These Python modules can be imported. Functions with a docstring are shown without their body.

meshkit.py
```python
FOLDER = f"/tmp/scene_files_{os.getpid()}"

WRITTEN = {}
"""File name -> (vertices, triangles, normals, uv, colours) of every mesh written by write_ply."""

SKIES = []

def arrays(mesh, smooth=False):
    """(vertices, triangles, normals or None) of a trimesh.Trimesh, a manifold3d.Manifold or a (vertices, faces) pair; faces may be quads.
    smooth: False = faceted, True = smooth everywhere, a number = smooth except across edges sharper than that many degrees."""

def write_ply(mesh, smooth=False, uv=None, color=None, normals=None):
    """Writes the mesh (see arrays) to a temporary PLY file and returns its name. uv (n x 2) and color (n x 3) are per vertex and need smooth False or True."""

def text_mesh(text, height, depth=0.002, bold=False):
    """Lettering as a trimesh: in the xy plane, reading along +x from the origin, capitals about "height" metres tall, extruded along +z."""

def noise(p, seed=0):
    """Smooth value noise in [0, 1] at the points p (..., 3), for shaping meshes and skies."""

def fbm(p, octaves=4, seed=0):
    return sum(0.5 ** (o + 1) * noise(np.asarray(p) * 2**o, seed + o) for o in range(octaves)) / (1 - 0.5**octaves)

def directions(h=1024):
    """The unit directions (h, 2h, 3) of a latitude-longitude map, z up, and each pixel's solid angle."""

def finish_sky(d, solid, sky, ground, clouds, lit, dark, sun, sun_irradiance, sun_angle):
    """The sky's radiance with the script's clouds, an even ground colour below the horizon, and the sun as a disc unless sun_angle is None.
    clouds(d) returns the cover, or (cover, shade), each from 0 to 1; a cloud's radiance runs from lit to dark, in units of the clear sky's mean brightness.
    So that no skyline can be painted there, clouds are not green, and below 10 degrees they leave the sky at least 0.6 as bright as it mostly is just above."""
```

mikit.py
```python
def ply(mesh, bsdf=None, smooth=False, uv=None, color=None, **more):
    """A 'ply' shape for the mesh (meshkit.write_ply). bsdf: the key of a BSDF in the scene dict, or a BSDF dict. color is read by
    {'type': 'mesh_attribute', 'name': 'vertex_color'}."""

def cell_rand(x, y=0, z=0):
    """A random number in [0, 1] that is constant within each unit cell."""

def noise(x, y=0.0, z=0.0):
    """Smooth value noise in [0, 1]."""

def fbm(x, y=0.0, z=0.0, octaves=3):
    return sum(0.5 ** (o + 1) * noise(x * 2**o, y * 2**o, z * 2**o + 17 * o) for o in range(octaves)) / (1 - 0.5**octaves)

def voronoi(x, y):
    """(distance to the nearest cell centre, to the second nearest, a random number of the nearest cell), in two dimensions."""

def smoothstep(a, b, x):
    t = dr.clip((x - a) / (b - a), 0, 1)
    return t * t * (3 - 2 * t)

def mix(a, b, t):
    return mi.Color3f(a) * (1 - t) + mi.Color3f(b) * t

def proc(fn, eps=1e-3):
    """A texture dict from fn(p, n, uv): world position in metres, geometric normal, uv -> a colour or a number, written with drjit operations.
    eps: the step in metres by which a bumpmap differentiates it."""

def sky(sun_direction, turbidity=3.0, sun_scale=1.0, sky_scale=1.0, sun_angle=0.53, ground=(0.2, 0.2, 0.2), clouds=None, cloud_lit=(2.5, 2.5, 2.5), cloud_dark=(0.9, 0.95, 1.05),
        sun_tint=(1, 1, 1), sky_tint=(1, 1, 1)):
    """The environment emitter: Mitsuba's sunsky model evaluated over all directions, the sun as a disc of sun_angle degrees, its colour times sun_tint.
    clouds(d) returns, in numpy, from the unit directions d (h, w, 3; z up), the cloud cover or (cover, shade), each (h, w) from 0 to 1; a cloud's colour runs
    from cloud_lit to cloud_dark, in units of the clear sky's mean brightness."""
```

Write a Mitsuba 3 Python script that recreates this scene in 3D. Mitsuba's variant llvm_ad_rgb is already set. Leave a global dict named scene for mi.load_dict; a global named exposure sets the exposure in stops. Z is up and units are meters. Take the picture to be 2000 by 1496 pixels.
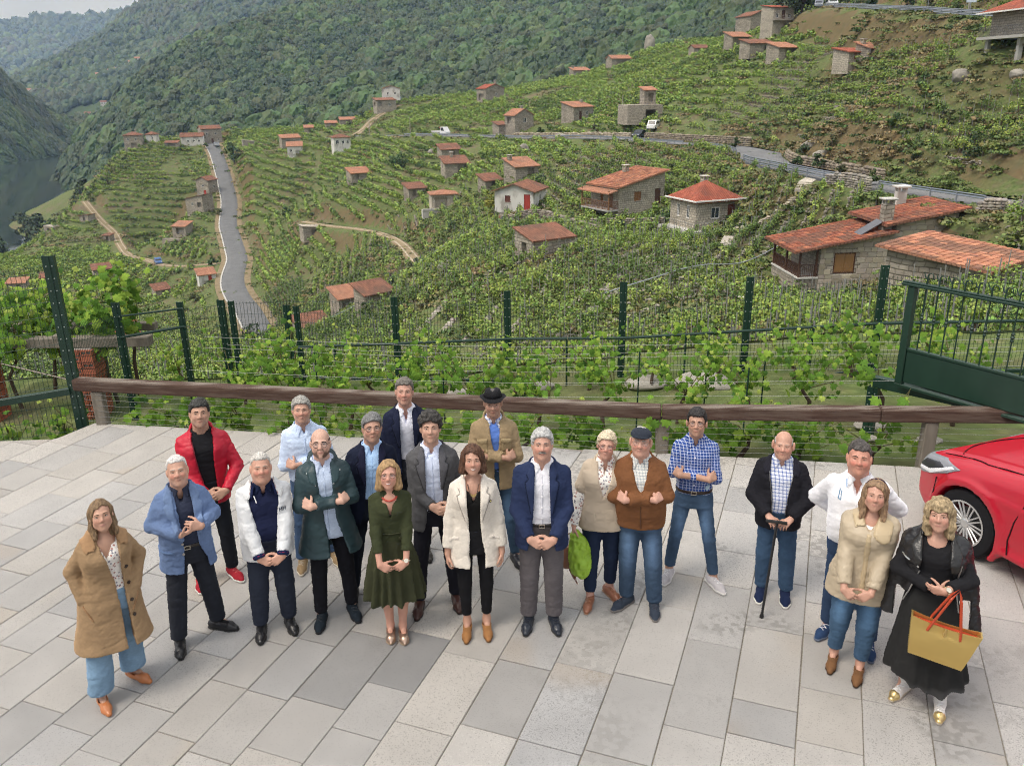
import math, random
import numpy as np, trimesh, mitsuba as mi, drjit as dr, mikit, meshkit
import manifold3d as m3
from scipy.interpolate import RBFInterpolator, PchipInterpolator
from scipy.ndimage import map_coordinates, gaussian_filter
T = mi.ScalarTransform4f
PI = math.pi
scene, labels = {}, {}

# ------------------------------------------------------------------ camera, sky, exposure
CAM_H, CAM_F, CAM_PITCH, CAM_ROLL = 4.25, 1633.27, math.radians(19.77), math.radians(0.898)
def camera_axes():
    cp, sp, c, s = math.cos(CAM_PITCH), math.sin(CAM_PITCH), math.cos(CAM_ROLL), math.sin(CAM_ROLL)
    r, fw, dn = np.array([1, 0, 0.]), np.array([0, cp, -sp]), np.array([0, -sp, -cp])
    return c * r + s * dn, -s * r + c * dn, fw
_r, _d, _f = camera_axes()
_m = np.eye(4); _m[:3, 0], _m[:3, 1], _m[:3, 2], _m[:3, 3] = -_r, -_d, _f, [0, 0, CAM_H]
HAZE = 0.00008
scene['camera'] = {'type': 'perspective', 'fov': 2 * math.degrees(math.atan(1000 / CAM_F)), 'fov_axis': 'x', 'near_clip': 0.1, 'far_clip': 20000.0,
                   'to_world': T(_m)}
def cloud_cover(d):
    n = meshkit.fbm(d * np.array([3.0, 3.0, 7.0]), 4, 5)
    return np.full(d.shape[:2], 1.0), np.clip((n - 0.35) * 0.9 + 0.95 * (1 - np.clip(d[..., 2], 0, 1)) ** 1.3 - 0.1, 0, 1)
scene['sky'] = mikit.sky([-0.42, -0.30, 0.80], turbidity=4, sun_scale=0.55, sun_tint=(0.90, 0.98, 1.12), sun_angle=26, clouds=cloud_cover, cloud_lit=(3.3, 3.35, 3.45), cloud_dark=(1.15, 1.22, 1.34))
exposure = 1.90

# ------------------------------------------------------------------ helpers
def numbered(name):
    if name not in USED: USED[name] = 0; return name
    USED[name] += 1
    return f'{name}_{USED[name]:03d}'
USED = {}
def put(name, shape, parent=None, label=None, cat=None, group=None, kind=None):
    """One entry of the scene: a thing, or a part (parent = key of its holder)."""
    key = numbered((parent + '__' if parent else '') + name)
    scene[key] = shape
    tag(key, label, cat, group, kind)
    return key
def tag(key, label=None, cat=None, group=None, kind=None):
    d = {k: v for k, v in dict(label=label, category=cat, group=group, kind=kind).items() if v}
    if d: labels[key] = {**labels.get(key, {}), **d}
    return key
def thing(name, label, cat, group=None):
    key = numbered(name)
    return tag(key, label, cat, group)
def pack(c):
    """Colours (n, 3) as one number each, which every material of the kind "vertex colour" unpacks: 7 bits a channel, square root coded."""
    q = np.round(np.sqrt(np.clip(c, 0, 1)) * 119) + 4
    return (q[..., 0] * 128 + q[..., 1]) * 128 + q[..., 2]
def unpack(p, n, uv):
    v = dr.floor(uv.x + 0.5)
    r = dr.floor(v / 16384.0); g = dr.floor((v - r * 16384.0) / 128.0); b = v - r * 16384.0 - g * 128.0
    sq = lambda q: dr.square(dr.clip((q - 4) / 119.0, 0, 1))
    return mi.Color3f(sq(r), sq(g), sq(b)) * uv.y
def cply(vf, mat, color, bright=1.0, smooth=False, **more):
    """A mesh whose colour is constant over each face (color: one, or one per vertex) and whose brightness may vary per vertex."""
    v, f = vf
    c = np.broadcast_to(np.asarray(color, float), (len(v), 3))
    uv = np.stack([pack(c), np.broadcast_to(np.asarray(bright, float), (len(v),))], 1)
    return mikit.ply((v, f), mat, smooth=smooth, uv=uv, **more)
def shp(mesh, mat='paint', color=None, smooth=False, to_world=None, jitter=0.0, uv=None, scale=8.0):
    """Mesh -> shape dict, coloured when color is given."""
    v, f, n = meshkit.arrays(mesh, False)
    more = {} if to_world is None else {'to_world': to_world}
    if smooth and smooth is not True:
        m = trimesh.graph.smooth_shade(trimesh.Trimesh(v, f, process=False), angle=np.radians(smooth), facet_minarea=None)
        v, f = np.array(m.vertices), np.array(m.faces); smooth = True
    if color is not None:
        return cply((v, f), mat, color, 1 + (meshkit.noise(v * scale, 1) - .5) * 2 * jitter if jitter else 1.0, bool(smooth), **more)
    if uv is not None and callable(uv): uv = uv(v)
    return mikit.ply((v, f), mat, smooth=bool(smooth), uv=uv, **more)
def at(x=0, y=0, z=0, rz=0, rx=0, ry=0, s=1):
    return T().translate([x, y, z]).rotate([0, 0, 1], rz).rotate([1, 0, 0], rx).rotate([0, 1, 0], ry).scale(s)
def box(x0, x1, y0, y1, z0, z1):
    m = trimesh.creation.box((x1 - x0, y1 - y0, z1 - z0)); m.apply_translation(((x0 + x1) / 2, (y0 + y1) / 2, (z0 + z1) / 2)); return m
def bevel_box(x0, x1, y0, y1, z0, z1, b=0.01):
    """A box with chamfered edges: hull of three shrunk boxes."""
    pts = []
    for k in range(3):
        s = [b, b, b]; s[k] = 0
        for i in (0, 1):
            for j in (0, 1):
                for l in (0, 1):
                    pts.append(((x0 + s[0], x1 - s[0])[i], (y0 + s[1], y1 - s[1])[j], (z0 + s[2], z1 - s[2])[l]))
    m = m3.Manifold.hull_points(np.array(pts))
    t = m.to_mesh(); return trimesh.Trimesh(t.vert_properties[:, :3], t.tri_verts, process=False)
def tube(pts, r, n=8, cap=True):
    """A tube along a polyline; r a number or one per point."""
    p = np.asarray(pts, float); r = np.broadcast_to(np.asarray(r, float), (len(p),))
    t = np.gradient(p, axis=0); t /= np.linalg.norm(t, axis=1, keepdims=True) + 1e-12
    up = np.array([0, 0, 1.0]) if abs(t[0, 2]) < 0.9 else np.array([1.0, 0, 0])
    a = np.cross(t, up); a /= np.linalg.norm(a, axis=1, keepdims=True) + 1e-12
    b = np.cross(t, a)
    th = np.arange(n) * 2 * PI / n
    v = (p[:, None] + r[:, None, None] * (np.cos(th)[None, :, None] * a[:, None] + np.sin(th)[None, :, None] * b[:, None])).reshape(-1, 3)
    f = []
    for i in range(len(p) - 1):
        for k in range(n):
            k2 = (k + 1) % n
            f += [(i * n + k, (i + 1) * n + k, (i + 1) * n + k2), (i * n + k, (i + 1) * n + k2, i * n + k2)]
    if cap:
        v = np.vstack([v, p[0], p[-1]]); c0, c1 = len(v) - 2, len(v) - 1
        for k in range(n):
            f += [(c0, k, (k + 1) % n), (c1, (len(p) - 1) * n + (k + 1) % n, (len(p) - 1) * n + k)]
    return trimesh.Trimesh(v, f, process=False)
def join(*ms):
    ms = [m for x in ms for m in (x if isinstance(x, (list, tuple)) else [x])]
    o, vs, fs = 0, [], []
    for m in ms:
        vs.append(np.asarray(m.vertices)); fs.append(np.asarray(m.faces) + o); o += len(m.vertices)
    return trimesh.Trimesh(np.vstack(vs), np.vstack(fs), process=False)
def moved(m, M):
    m = m.copy(); m.apply_transform(M); return m
def rotz(a):
    c, s = math.cos(a), math.sin(a); M = np.eye(4); M[:2, :2] = [[c, -s], [s, c]]; return M
def prism(poly, h, base=0.0):
    m = m3.Manifold.extrude(m3.CrossSection([np.asarray(poly, float)], m3.FillRule.EvenOdd), h).translate((0, 0, base))
    t = m.to_mesh(); return trimesh.Trimesh(t.vert_properties[:, :3], t.tri_verts, process=False)
def hull(pts):
    t = m3.Manifold.hull_points(np.asarray(pts, float)).to_mesh(); return trimesh.Trimesh(t.vert_properties[:, :3], t.tri_verts, process=False)
def lathe(prof, n=16):
    prof = np.asarray(prof, float)
    return trimesh.creation.revolve(prof, sections=n)

def m2t(m):
    t = m.to_mesh(); return trimesh.Trimesh(t.vert_properties[:, :3], t.tri_verts, process=False)
def mbox(x0, x1, y0, y1, z0, z1): return m3.Manifold.cube((x1 - x0, y1 - y0, z1 - z0)).translate((x0, y0, z0))

# ------------------------------------------------------------------ materials
VC = mikit.proc(unpack)
def rgbs(k): return {a: {'type': 'rgb', 'value': list(b)} if isinstance(b, tuple) else b for a, b in k.items()}
def mat(name, **k):
    k = rgbs(k)
    scene[name] = {'type': 'twosided', 'bsdf': {'type': 'principled', **k}}
def bumped(name, fn, depth, eps=2e-3, **k):
    k = rgbs(k)
    scene[name] = {'type': 'twosided', 'bsdf': {'type': 'bumpmap', 'arbitrary': mikit.proc(fn, eps), 'scale': depth, 'bsdf': {'type': 'principled', **k}}}
mat('paint', base_color=VC, roughness=0.55, specular=0.4)
mat('matte', base_color=VC, roughness=0.9, specular=0.2)
mat('gloss', base_color=VC, roughness=0.22, specular=0.5)
mat('metal', base_color=VC, roughness=0.35, metallic=0.9)
mat('leaf', base_color=VC, roughness=0.55, specular=0.3)
# ------------------------------------------------------------------ implicit surfaces: fields on a grid, meshed by surface nets
class Grid:
    def __init__(g, lo, hi, h):
        g.h = h; g.lo = np.asarray(lo, np.float32)
        g.n = np.ceil((np.asarray(hi) - g.lo) / h).astype(int) + 1
        g.ax = [(g.lo[k] + h * np.arange(g.n[k])).astype(np.float32) for k in range(3)]
    def full(g, v=1.0): return np.full(g.n, v, np.float32)
    @property
    def X(g): return g.ax[0][:, None, None]
    @property
    def Y(g): return g.ax[1][None, :, None]
    @property
    def Z(g): return g.ax[2][None, None, :]
    def window(g, lo, hi):
        a = np.clip(np.floor((np.asarray(lo) - g.lo) / g.h).astype(int), 0, g.n); b = np.clip(np.ceil((np.asarray(hi) - g.lo) / g.h).astype(int) + 1, 0, g.n)
        return tuple(slice(i, max(i, j)) for i, j in zip(a, b))
    def local(g, w): return g.ax[0][w[0]][:, None, None], g.ax[1][w[1]][None, :, None], g.ax[2][w[2]][None, None, :]
def smin(a, b, k):
    if k <= 0: return np.minimum(a, b)
    h = np.maximum(k - np.abs(a - b), 0) / k
    return np.minimum(a, b) - h * h * k * .25
def smax(a, b, k): return -smin(-a, -b, k)
def add_field(g, F, w, f, k): F[w] = smin(F[w], f, k)
PAD = .07
def cone(g, F, a, b, ra, rb, k=.01, pad=PAD, flat=None):
    """A rounded cone from a to b; flat = (direction, factor) squeezes it along a direction."""
    a, b = np.asarray(a, float), np.asarray(b, float); r = max(ra, rb) + pad
    w = g.window(np.minimum(a, b) - r, np.maximum(a, b) + r)
    x, y, z = g.local(w); d = b - a; L = d @ d + 1e-9
    t = np.clip(((x - a[0]) * d[0] + (y - a[1]) * d[1] + (z - a[2]) * d[2]) / L, 0, 1)
    ex, ey, ez = x - a[0] - t * d[0], y - a[1] - t * d[1], z - a[2] - t * d[2]
    if flat is not None:
        n, s = flat; n = np.asarray(n, float); q = ex * n[0] + ey * n[1] + ez * n[2]
        dist = np.sqrt(np.maximum(ex * ex + ey * ey + ez * ez + (s * s - 1) * q * q, 0))
    else: dist = np.sqrt(ex * ex + ey * ey + ez * ez)
    add_field(g, F, w, (dist - (ra + (rb - ra) * t)).astype(np.float32), k)
def ball(g, F, c, r, k=.01, pad=PAD, R=None, sub=False):
    """An ellipsoid (R: rotation, columns its axes); sub carves it out."""
    c = np.asarray(c, float); r = np.broadcast_to(np.asarray(r, float), (3,)); m = r.max() + pad
    w = g.window(c - m, c + m); x, y, z = g.local(w); x, y, z = x - c[0], y - c[1], z - c[2]
    if R is not None: x, y, z = (R[0, i] * x + R[1, i] * y + R[2, i] * z for i in range(3))
    q = np.sqrt((x / r[0]) ** 2 + (y / r[1]) ** 2 + (z / r[2]) ** 2); q2 = np.sqrt((x / r[0] ** 2) ** 2 + (y / r[1] ** 2) ** 2 + (z / r[2] ** 2) ** 2) + 1e-6
    f = (q * (q - 1) / q2).astype(np.float32)
    if sub: F[w] = smax(F[w], -f, k)
    else: add_field(g, F, w, f, k)
def nets(g, F, shift=0.0):
    """Surface nets: vertices and triangles of the zero surface of F - shift."""
    F = F - np.float32(shift); h = g.h
    F[0], F[-1], F[:, 0], F[:, -1], F[:, :, 0], F[:, :, -1] = (np.maximum(s, .001) for s in (F[0], F[-1], F[:, 0], F[:, -1], F[:, :, 0], F[:, :, -1]))
    S = F < 0
    c = [(i, j, k) for i in (0, 1) for j in (0, 1) for k in (0, 1)]
    n = np.array(F.shape) - 1
    cut = lambda A, o: A[o[0]:o[0] + n[0], o[1]:o[1] + n[1], o[2]:o[2] + n[2]]
    any_, all_ = cut(S, c[0]).copy(), cut(S, c[0]).copy()
    for o in c[1:]: any_ |= cut(S, o); all_ &= cut(S, o)
    idx = np.argwhere(any_ & ~all_)
    if len(idx) == 0: return np.zeros((0, 3)), np.zeros((0, 3), int)
    ids = np.full(n, -1, np.int32); ids[tuple(idx.T)] = np.arange(len(idx))
    val = {o: F[idx[:, 0] + o[0], idx[:, 1] + o[1], idx[:, 2] + o[2]] for o in c}
    acc, cnt = np.zeros((len(idx), 3)), np.zeros(len(idx))
    for o in c:
        for k in range(3):
            if o[k]: continue
            p = list(o); p[k] = 1; a, b = val[o], val[tuple(p)]
            m = (a < 0) != (b < 0); t = np.where(m, a / np.where(m, a - b, 1), 0)
            e = np.array(o, float)[None] + 0.0; e = np.repeat(e, len(idx), 0); e[:, k] = t
            acc[m] += e[m]; cnt[m] += 1
    V = g.lo + h * (idx + acc / cnt[:, None])
    faces = []
    for k in range(3):
        a, b = [q for q in range(3) if q != k]
        o1 = [0, 0, 0]; o1[k] = 1
        sl0 = [slice(0, n[q] + (q != k)) for q in range(3)]; sl1 = list(sl0); sl1[k] = slice(1, n[k] + 1)
        A, B = S[tuple(sl0)], S[tuple(sl1)]
        e = np.argwhere(A != B); e = e[(e[:, a] > 0) & (e[:, b] > 0) & (e[:, a] < n[a]) & (e[:, b] < n[b])]
        if not len(e): continue
        q = []
        for da, db in ((-1, -1), (0, -1), (0, 0), (-1, 0)):
            t = e.copy(); t[:, a] += da; t[:, b] += db; q.append(ids[tuple(t.T)])
        q = np.stack(q, 1); flip = A[tuple(e.T)] ^ (k == 1)
        q[~flip] = q[~flip][:, ::-1]
        faces.append(np.vstack([q[:, [0, 1, 2]], q[:, [0, 2, 3]]]))
    return V, np.vstack(faces)
def relax(V, F, it=2, lam=.5):
    """A little Laplacian smoothing (with a Taubin step back)."""
    e = np.vstack([F[:, [0, 1]], F[:, [1, 2]], F[:, [2, 0]]]); e = np.vstack([e, e[:, ::-1]])
    deg = np.bincount(e[:, 0], minlength=len(V))[:, None]
    for _ in range(it):
        for l in (lam, -lam * .9):
            s = np.stack([np.bincount(e[:, 0], weights=V[e[:, 1], k], minlength=len(V)) for k in range(3)], 1)
            V = V + l * (s / np.maximum(deg, 1) - V)
    return V
def normals_of(V, F):
    n = np.zeros_like(V); c = np.cross(V[F[:, 1]] - V[F[:, 0]], V[F[:, 2]] - V[F[:, 0]])
    for k in range(3): np.add.at(n, F[:, k], c)
    return n / np.maximum(np.linalg.norm(n, axis=1, keepdims=True), 1e-12)
def poly2d(px, pz, poly):
    """Signed distance (negative inside) to a polygon, over the outer product of two axes."""
    X, Z = np.broadcast_arrays(px, pz); P = np.asarray(poly, float)
    d = np.full(X.shape, 1e9); inside = np.zeros(X.shape, bool)
    for (x0, z0), (x1, z1) in zip(P, np.roll(P, -1, 0)):
        ex, ez = x1 - x0, z1 - z0; wx, wz = X - x0, Z - z0
        t = np.clip((wx * ex + wz * ez) / (ex * ex + ez * ez + 1e-12), 0, 1)
        d = np.minimum(d, (wx - t * ex) ** 2 + (wz - t * ez) ** 2)
        c = (z0 <= Z) != (z1 <= Z)
        inside ^= c & (X < x0 + (Z - z0) * ex / np.where(abs(ez) < 1e-12, 1e-12, ez))
    return np.where(inside, -np.sqrt(d), np.sqrt(d)).astype(np.float32)
# ------------------------------------------------------------------ the valley: ground, hills, river
def pts3(s): return np.array([[float(x) for x in t.split(',')] for t in s.split(';')])
NEAR = pts3('''-38.5,118,-32.2;-34,98,-28.0;-30,104,-28.6;-46,139,-38.5;12.8,40.0,-7.4;14.7,33.0,-5.4;16.7,29.0,-4.3;21.2,58.0,-11.6;26.0,60.0,-10.0;33.5,62.0,-7.0;27.0,52.0,-8.6;0,17,-4.5;-9,18,-5.0;8,17,-3.6;17,17,-3.0;9.4,42.0,-7.9;5.4,42.0,-9.3;0.0,45.0,-10.1;-4.8,50.0,-11.7;-11.5,60.0,-14.8;-21.6,75.0,-19.4;-30.7,80.0,-20.8;-33.6,70.0,-17.6;-34.5,60.0,-14.4;-44.4,70.0,-15.5;16.6,58.0,-9.6;9.5,60.0,-10.0;2.1,62.0,-10.3;-7.2,78.0,-13.9;-12.3,95.0,-17.8;-19.7,105.0,-22.8;-35.0,140.0,-31.6;-53.9,165.0,-37.9;-66.6,200.0,-37.4;-74.6,225.0,-36.1;-91.2,275.0,-31.7;-113.7,335.0,-21.9;-120.3,350.0,-19.0;-39.2,180.0,-27.2;-49.2,205.0,-27.2;-25.7,165.0,-23.3;-12.2,112.0,-18.6;-3.7,92.0,-12.1;3.1,73.0,-10.2;9.7,86.0,-11.2;0.3,112.0,-13.0;11.0,98.0,-11.6;19.3,84.0,-11.0;22.0,74.0,-9.3;28.7,84.0,-6.6;32.3,82.0,-5.1;36.2,70.0,-5.3;36.7,62.0,-4.9;31.4,104.0,-6.0;31.8,120.0,-5.5;29.4,128.0,-6.1;27.2,150.0,-5.8;26.4,175.0,-6.6;13.0,205.0,-8.3;-5.8,232.0,-9.4;-19.2,250.0,-9.7;-49.8,290.0,-12.0;-76.1,330.0,-14.5;-13.2,150.0,-17.7;-11.4,185.0,-13.1;1.9,152.0,-10.6;-37.7,215.0,-17.4;-71.3,285.0,-16.7;-53.3,275.0,-15.5;-74.0,305.0,-13.9;-105.3,335.0,-18.2;-130.5,350.0,-17.9;-125.8,362.0,-14.1;-147.8,345.0,-16.7;-143.2,352.0,-15.2;-158.1,330.0,-27.5;-149.1,300.0,-34.2;-116.7,272.0,-48.3;-102.3,290.0,-27.6;-97.6,270.0,-30.9;-111.2,285.0,-41.3;-128.1,270.0,-41.9;-137.8,250.0,-42.8;-147.3,240.0,-42.2;-124.2,200.0,-40.7;-111.7,200.0,-40.9;-106.3,215.0,-41.8;-82.6,195.0,-42.0;-70.8,192.0,-39.1;-57.3,130.0,-32.4;-58.9,110.0,-24.9;-54.8,195.0,-33.3;-41.9,170.0,-32.8;-31.2,145.0,-27.4;-67.1,250.0,-28.7;-61.0,260.0,-21.0;-186.8,340.0,-56.6;-185.8,300.0,-61.3;-185.9,370.0,-54.3;-195.3,430.0,-34.8;-172.2,440.0,-26.0;-140.7,440.0,-23.9;-99.3,430.0,-21.4;-81.0,372.0,-11.8;-66.1,362.0,-11.5;-47.3,352.0,-3.9;-28.4,347.0,-1.2;-7.0,333.0,-0.4;11.5,337.0,3.0;27.4,342.0,6.4;42.7,347.0,10.0;56.2,352.0,15.3;66.6,325.0,16.5;68.4,262.0,16.2;67.2,242.0,16.0;67.6,217.0,15.6;68.8,200.0,17.4;69.5,190.0,17.8;65.1,150.0,14.2;61.6,120.0,11.7;59.3,105.0,10.3;-58.3,430.0,-13.6;-8.7,410.0,-7.7;33.8,420.0,-1.0;69.0,430.0,9.3;89.3,340.0,13.2;82.3,240.0,22.2;73.2,185.0,22.6;77.3,145.0,19.8;50.1,102.0,6.9;57.1,142.0,11.1;54.6,142.0,5.8;55.0,178.0,7.8;55.9,200.0,9.4;56.4,220.0,11.8;59.4,270.0,10.8;44.5,108.0,1.3;46.5,88.0,1.7;44.4,125.0,-0.5;44.9,152.0,0.3;36.8,205.0,-0.7;17.9,222.0,-4.4;29.8,190.0,-3.2;1.1,245.0,-6.4;-23.2,280.0,-6.3;-49.8,312.0,-10.7;33.6,140.0,-3.9;36.6,122.0,-4.2;36.3,93.0,-3.5;38.9,76.0,-3.5;39.0,66.0,-3.0;46.5,80.0,-0.4;49.2,90.0,5.6''')
RIVER_Z = -63.5
near_rbf = RBFInterpolator(NEAR[:, :2], NEAR[:, 2], kernel='thin_plate_spline', smoothing=6.0)
ROADS = {
 'road': (2.5, [(-123,365,-17.6),(-120.1,353,-17.9),(-114,338.6,-20.6),(-105,315,-24.3),(-97.5,295,-28),(-91.5,278,-31.2),(-87.5,264,-33),(-83.5,250,-34.5),(-78.5,236.5,-35.8),(-73.5,223,-36.8),(-69.4,211.3,-37.2),(-67,202,-37.2),(-64.8,193,-37.3),(-62.1,184,-37.4),(-57.3,172,-37.5),(-52,161,-37.6),(-47.2,150,-37.8),(-42.4,139,-38)]),
 'terrace_road': (2.6, [(-84,345,-15.2),(-74,325,-14.4),(-50,291.1,-11.9),(-29.7,262.7,-10.4),(-19.1,249.2,-9.8),(-5.8,230.9,-9.3),(7.2,211.3,-8.6),(17.5,189.1,-7.4),(24.5,168,-6.6),(28,148,-5.9),(31,134,-5.4),(33.6,124,-5.2),(33.9,117,-5.2),(32.4,110,-5.4),(31.8,104,-5.5),(32.0,95,-5.3),(32.8,83,-5.1),(34.7,76,-5.1),(36.3,69,-5.0),(37.2,62,-4.8),(38,54,-4.6)]),
 'upper_road': (2.8, [(79,235,19.6),(72,205,18.6),(69.5,190,17.9),(67.3,168,16.2),(64.5,148,14.4),(62.8,130,12.8),(61.8,116,11.4),(60.5,100,10)]),
 'dirt_track': (1.3, [(-152,305,-33.6),(-148.6,299.8,-34.4),(-138.1,286.1,-38.2),(-131.1,278,-40.4),(-122,262,-42),(-112,245,-42),(-103,235.6,-41.6),(-94.8,225.5,-41),(-88,220.2,-40.4),(-79.6,216,-39.2),(-70,212,-38)]),
 'dirt_path': (1.1, [(-50.5,207.9,-27.3),(-39.5,187.9,-25.4),(-31.7,176,-24.2),(-24,159.7,-22.7),(-18.1,140,-21.1),(-14.8,125.4,-20.2),(-12,111.6,-18.6)]),
 'hill_path': (1.5, [(-54,306,-12.4),(-52,316.8,-10.8),(-51,325.5,-8.9),(-47.2,335.3,-5.9),(-40.8,347,-2.9)]),
}
def resample(p, step):
    p = np.asarray(p, float); s = np.r_[0, np.cumsum(np.linalg.norm(np.diff(p[:, :2], axis=0), axis=1))]
    t = np.linspace(0, s[-1], max(3, int(s[-1] / step) + 1))
    return np.stack([PchipInterpolator(s, p[:, k])(t) for k in range(3)], 1)
ROADS = {k: (w, resample(p, 1.5)) for k, (w, p) in ROADS.items()}
GX, GY, GS = np.arange(-270, 171, 1.5), np.arange(15, 470, 1.5), 1.5
def build_ground():
    X, Y = np.meshgrid(GX, GY)
    P = np.stack([X.ravel(), Y.ravel()], 1)
    cx, cy = np.arange(-273, 175, 6.0), np.arange(12, 476, 6.0)
    CX, CY = np.meshgrid(cx, cy)
    zc = near_rbf(np.stack([CX.ravel(), CY.ravel()], 1)).reshape(CX.shape)
    Z = map_coordinates(zc, [(Y - cy[0]) / 6.0, (X - cx[0]) / 6.0], order=3, mode='nearest')
    far = np.clip((Y - 40) / 120, 0.25, 1.0)
    Z += (meshkit.fbm(np.stack([X / 14, Y / 14, X * 0], -1), 3, 3) - 0.5) * 1.6 * far
    for name, (w, p) in ROADS.items():
        d = np.full(Z.shape, 1e9); zz = np.zeros(Z.shape)
        for q in p[::1]:
            i0, i1 = np.searchsorted(GY, [q[1] - 12, q[1] + 12]); j0, j1 = np.searchsorted(GX, [q[0] - 12, q[0] + 12])
            dd = np.hypot(X[i0:i1, j0:j1] - q[0], Y[i0:i1, j0:j1] - q[1]); s = d[i0:i1, j0:j1]; m = dd < s
            s[m] = dd[m]; zz[i0:i1, j0:j1][m] = q[2]
        t = np.clip((d - (w + 1.4)) / (4.5 if w > 2 else 2.5), 0, 1); t = t * t * (3 - 2 * t)
        m = d < 1e8
        Z[m] = (Z * t + (zz - 0.12) * (1 - t))[m]
    return X, Y, Z
GXX, GYY, GZ = build_ground()
def ground(x, y):
    return map_coordinates(GZ, [(np.asarray(y, float) - GY[0]) / GS, (np.asarray(x, float) - GX[0]) / GS], order=1, mode='nearest')
def g1(x, y): return float(ground(np.array([x]), np.array([y]))[0])
def grid_mesh(X, Y, Z, keep=None):
    h, w = X.shape; i = np.arange(h * w).reshape(h, w)
    a, b, c, d = i[:-1, :-1], i[:-1, 1:], i[1:, 1:], i[1:, :-1]
    f = np.stack([a, b, c, d], -1).reshape(-1, 4)
    if keep is not None: f = f[keep[:-1, :-1].ravel()]
    return trimesh.Trimesh(np.stack([X, Y, Z], -1).reshape(-1, 3), np.vstack([f[:, [0, 1, 2]], f[:, [0, 2, 3]]]), process=False)
def soil_color(p, n, uv):
    a = mikit.fbm(p.x / 9, p.y / 9, p.z / 9, 3); b = mikit.fbm(p.x * 1.1, p.y * 1.1, p.z * 1.1, 3); c = mikit.noise(p.x * 5, p.y * 5, p.z * 5)
    col = mikit.mix((0.10, 0.080, 0.052), (0.185, 0.145, 0.092), b)
    green = mikit.smoothstep(0.28, 0.52, a * 0.6 + b * 0.45)
    col = mikit.mix(col, mikit.mix((0.06, 0.092, 0.03), (0.125, 0.15, 0.055), c), green * (0.62 + .38 * mikit.smoothstep(.2, .6, mikit.noise(p.x * 2.3, p.y * 2.3, p.z * 2))))
    steep = mikit.smoothstep(0.80, 0.66, n.z)
    return mikit.mix(col, mikit.mix((0.17, 0.105, 0.06), (0.10, 0.09, 0.05), b), steep * 0.8)
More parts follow.
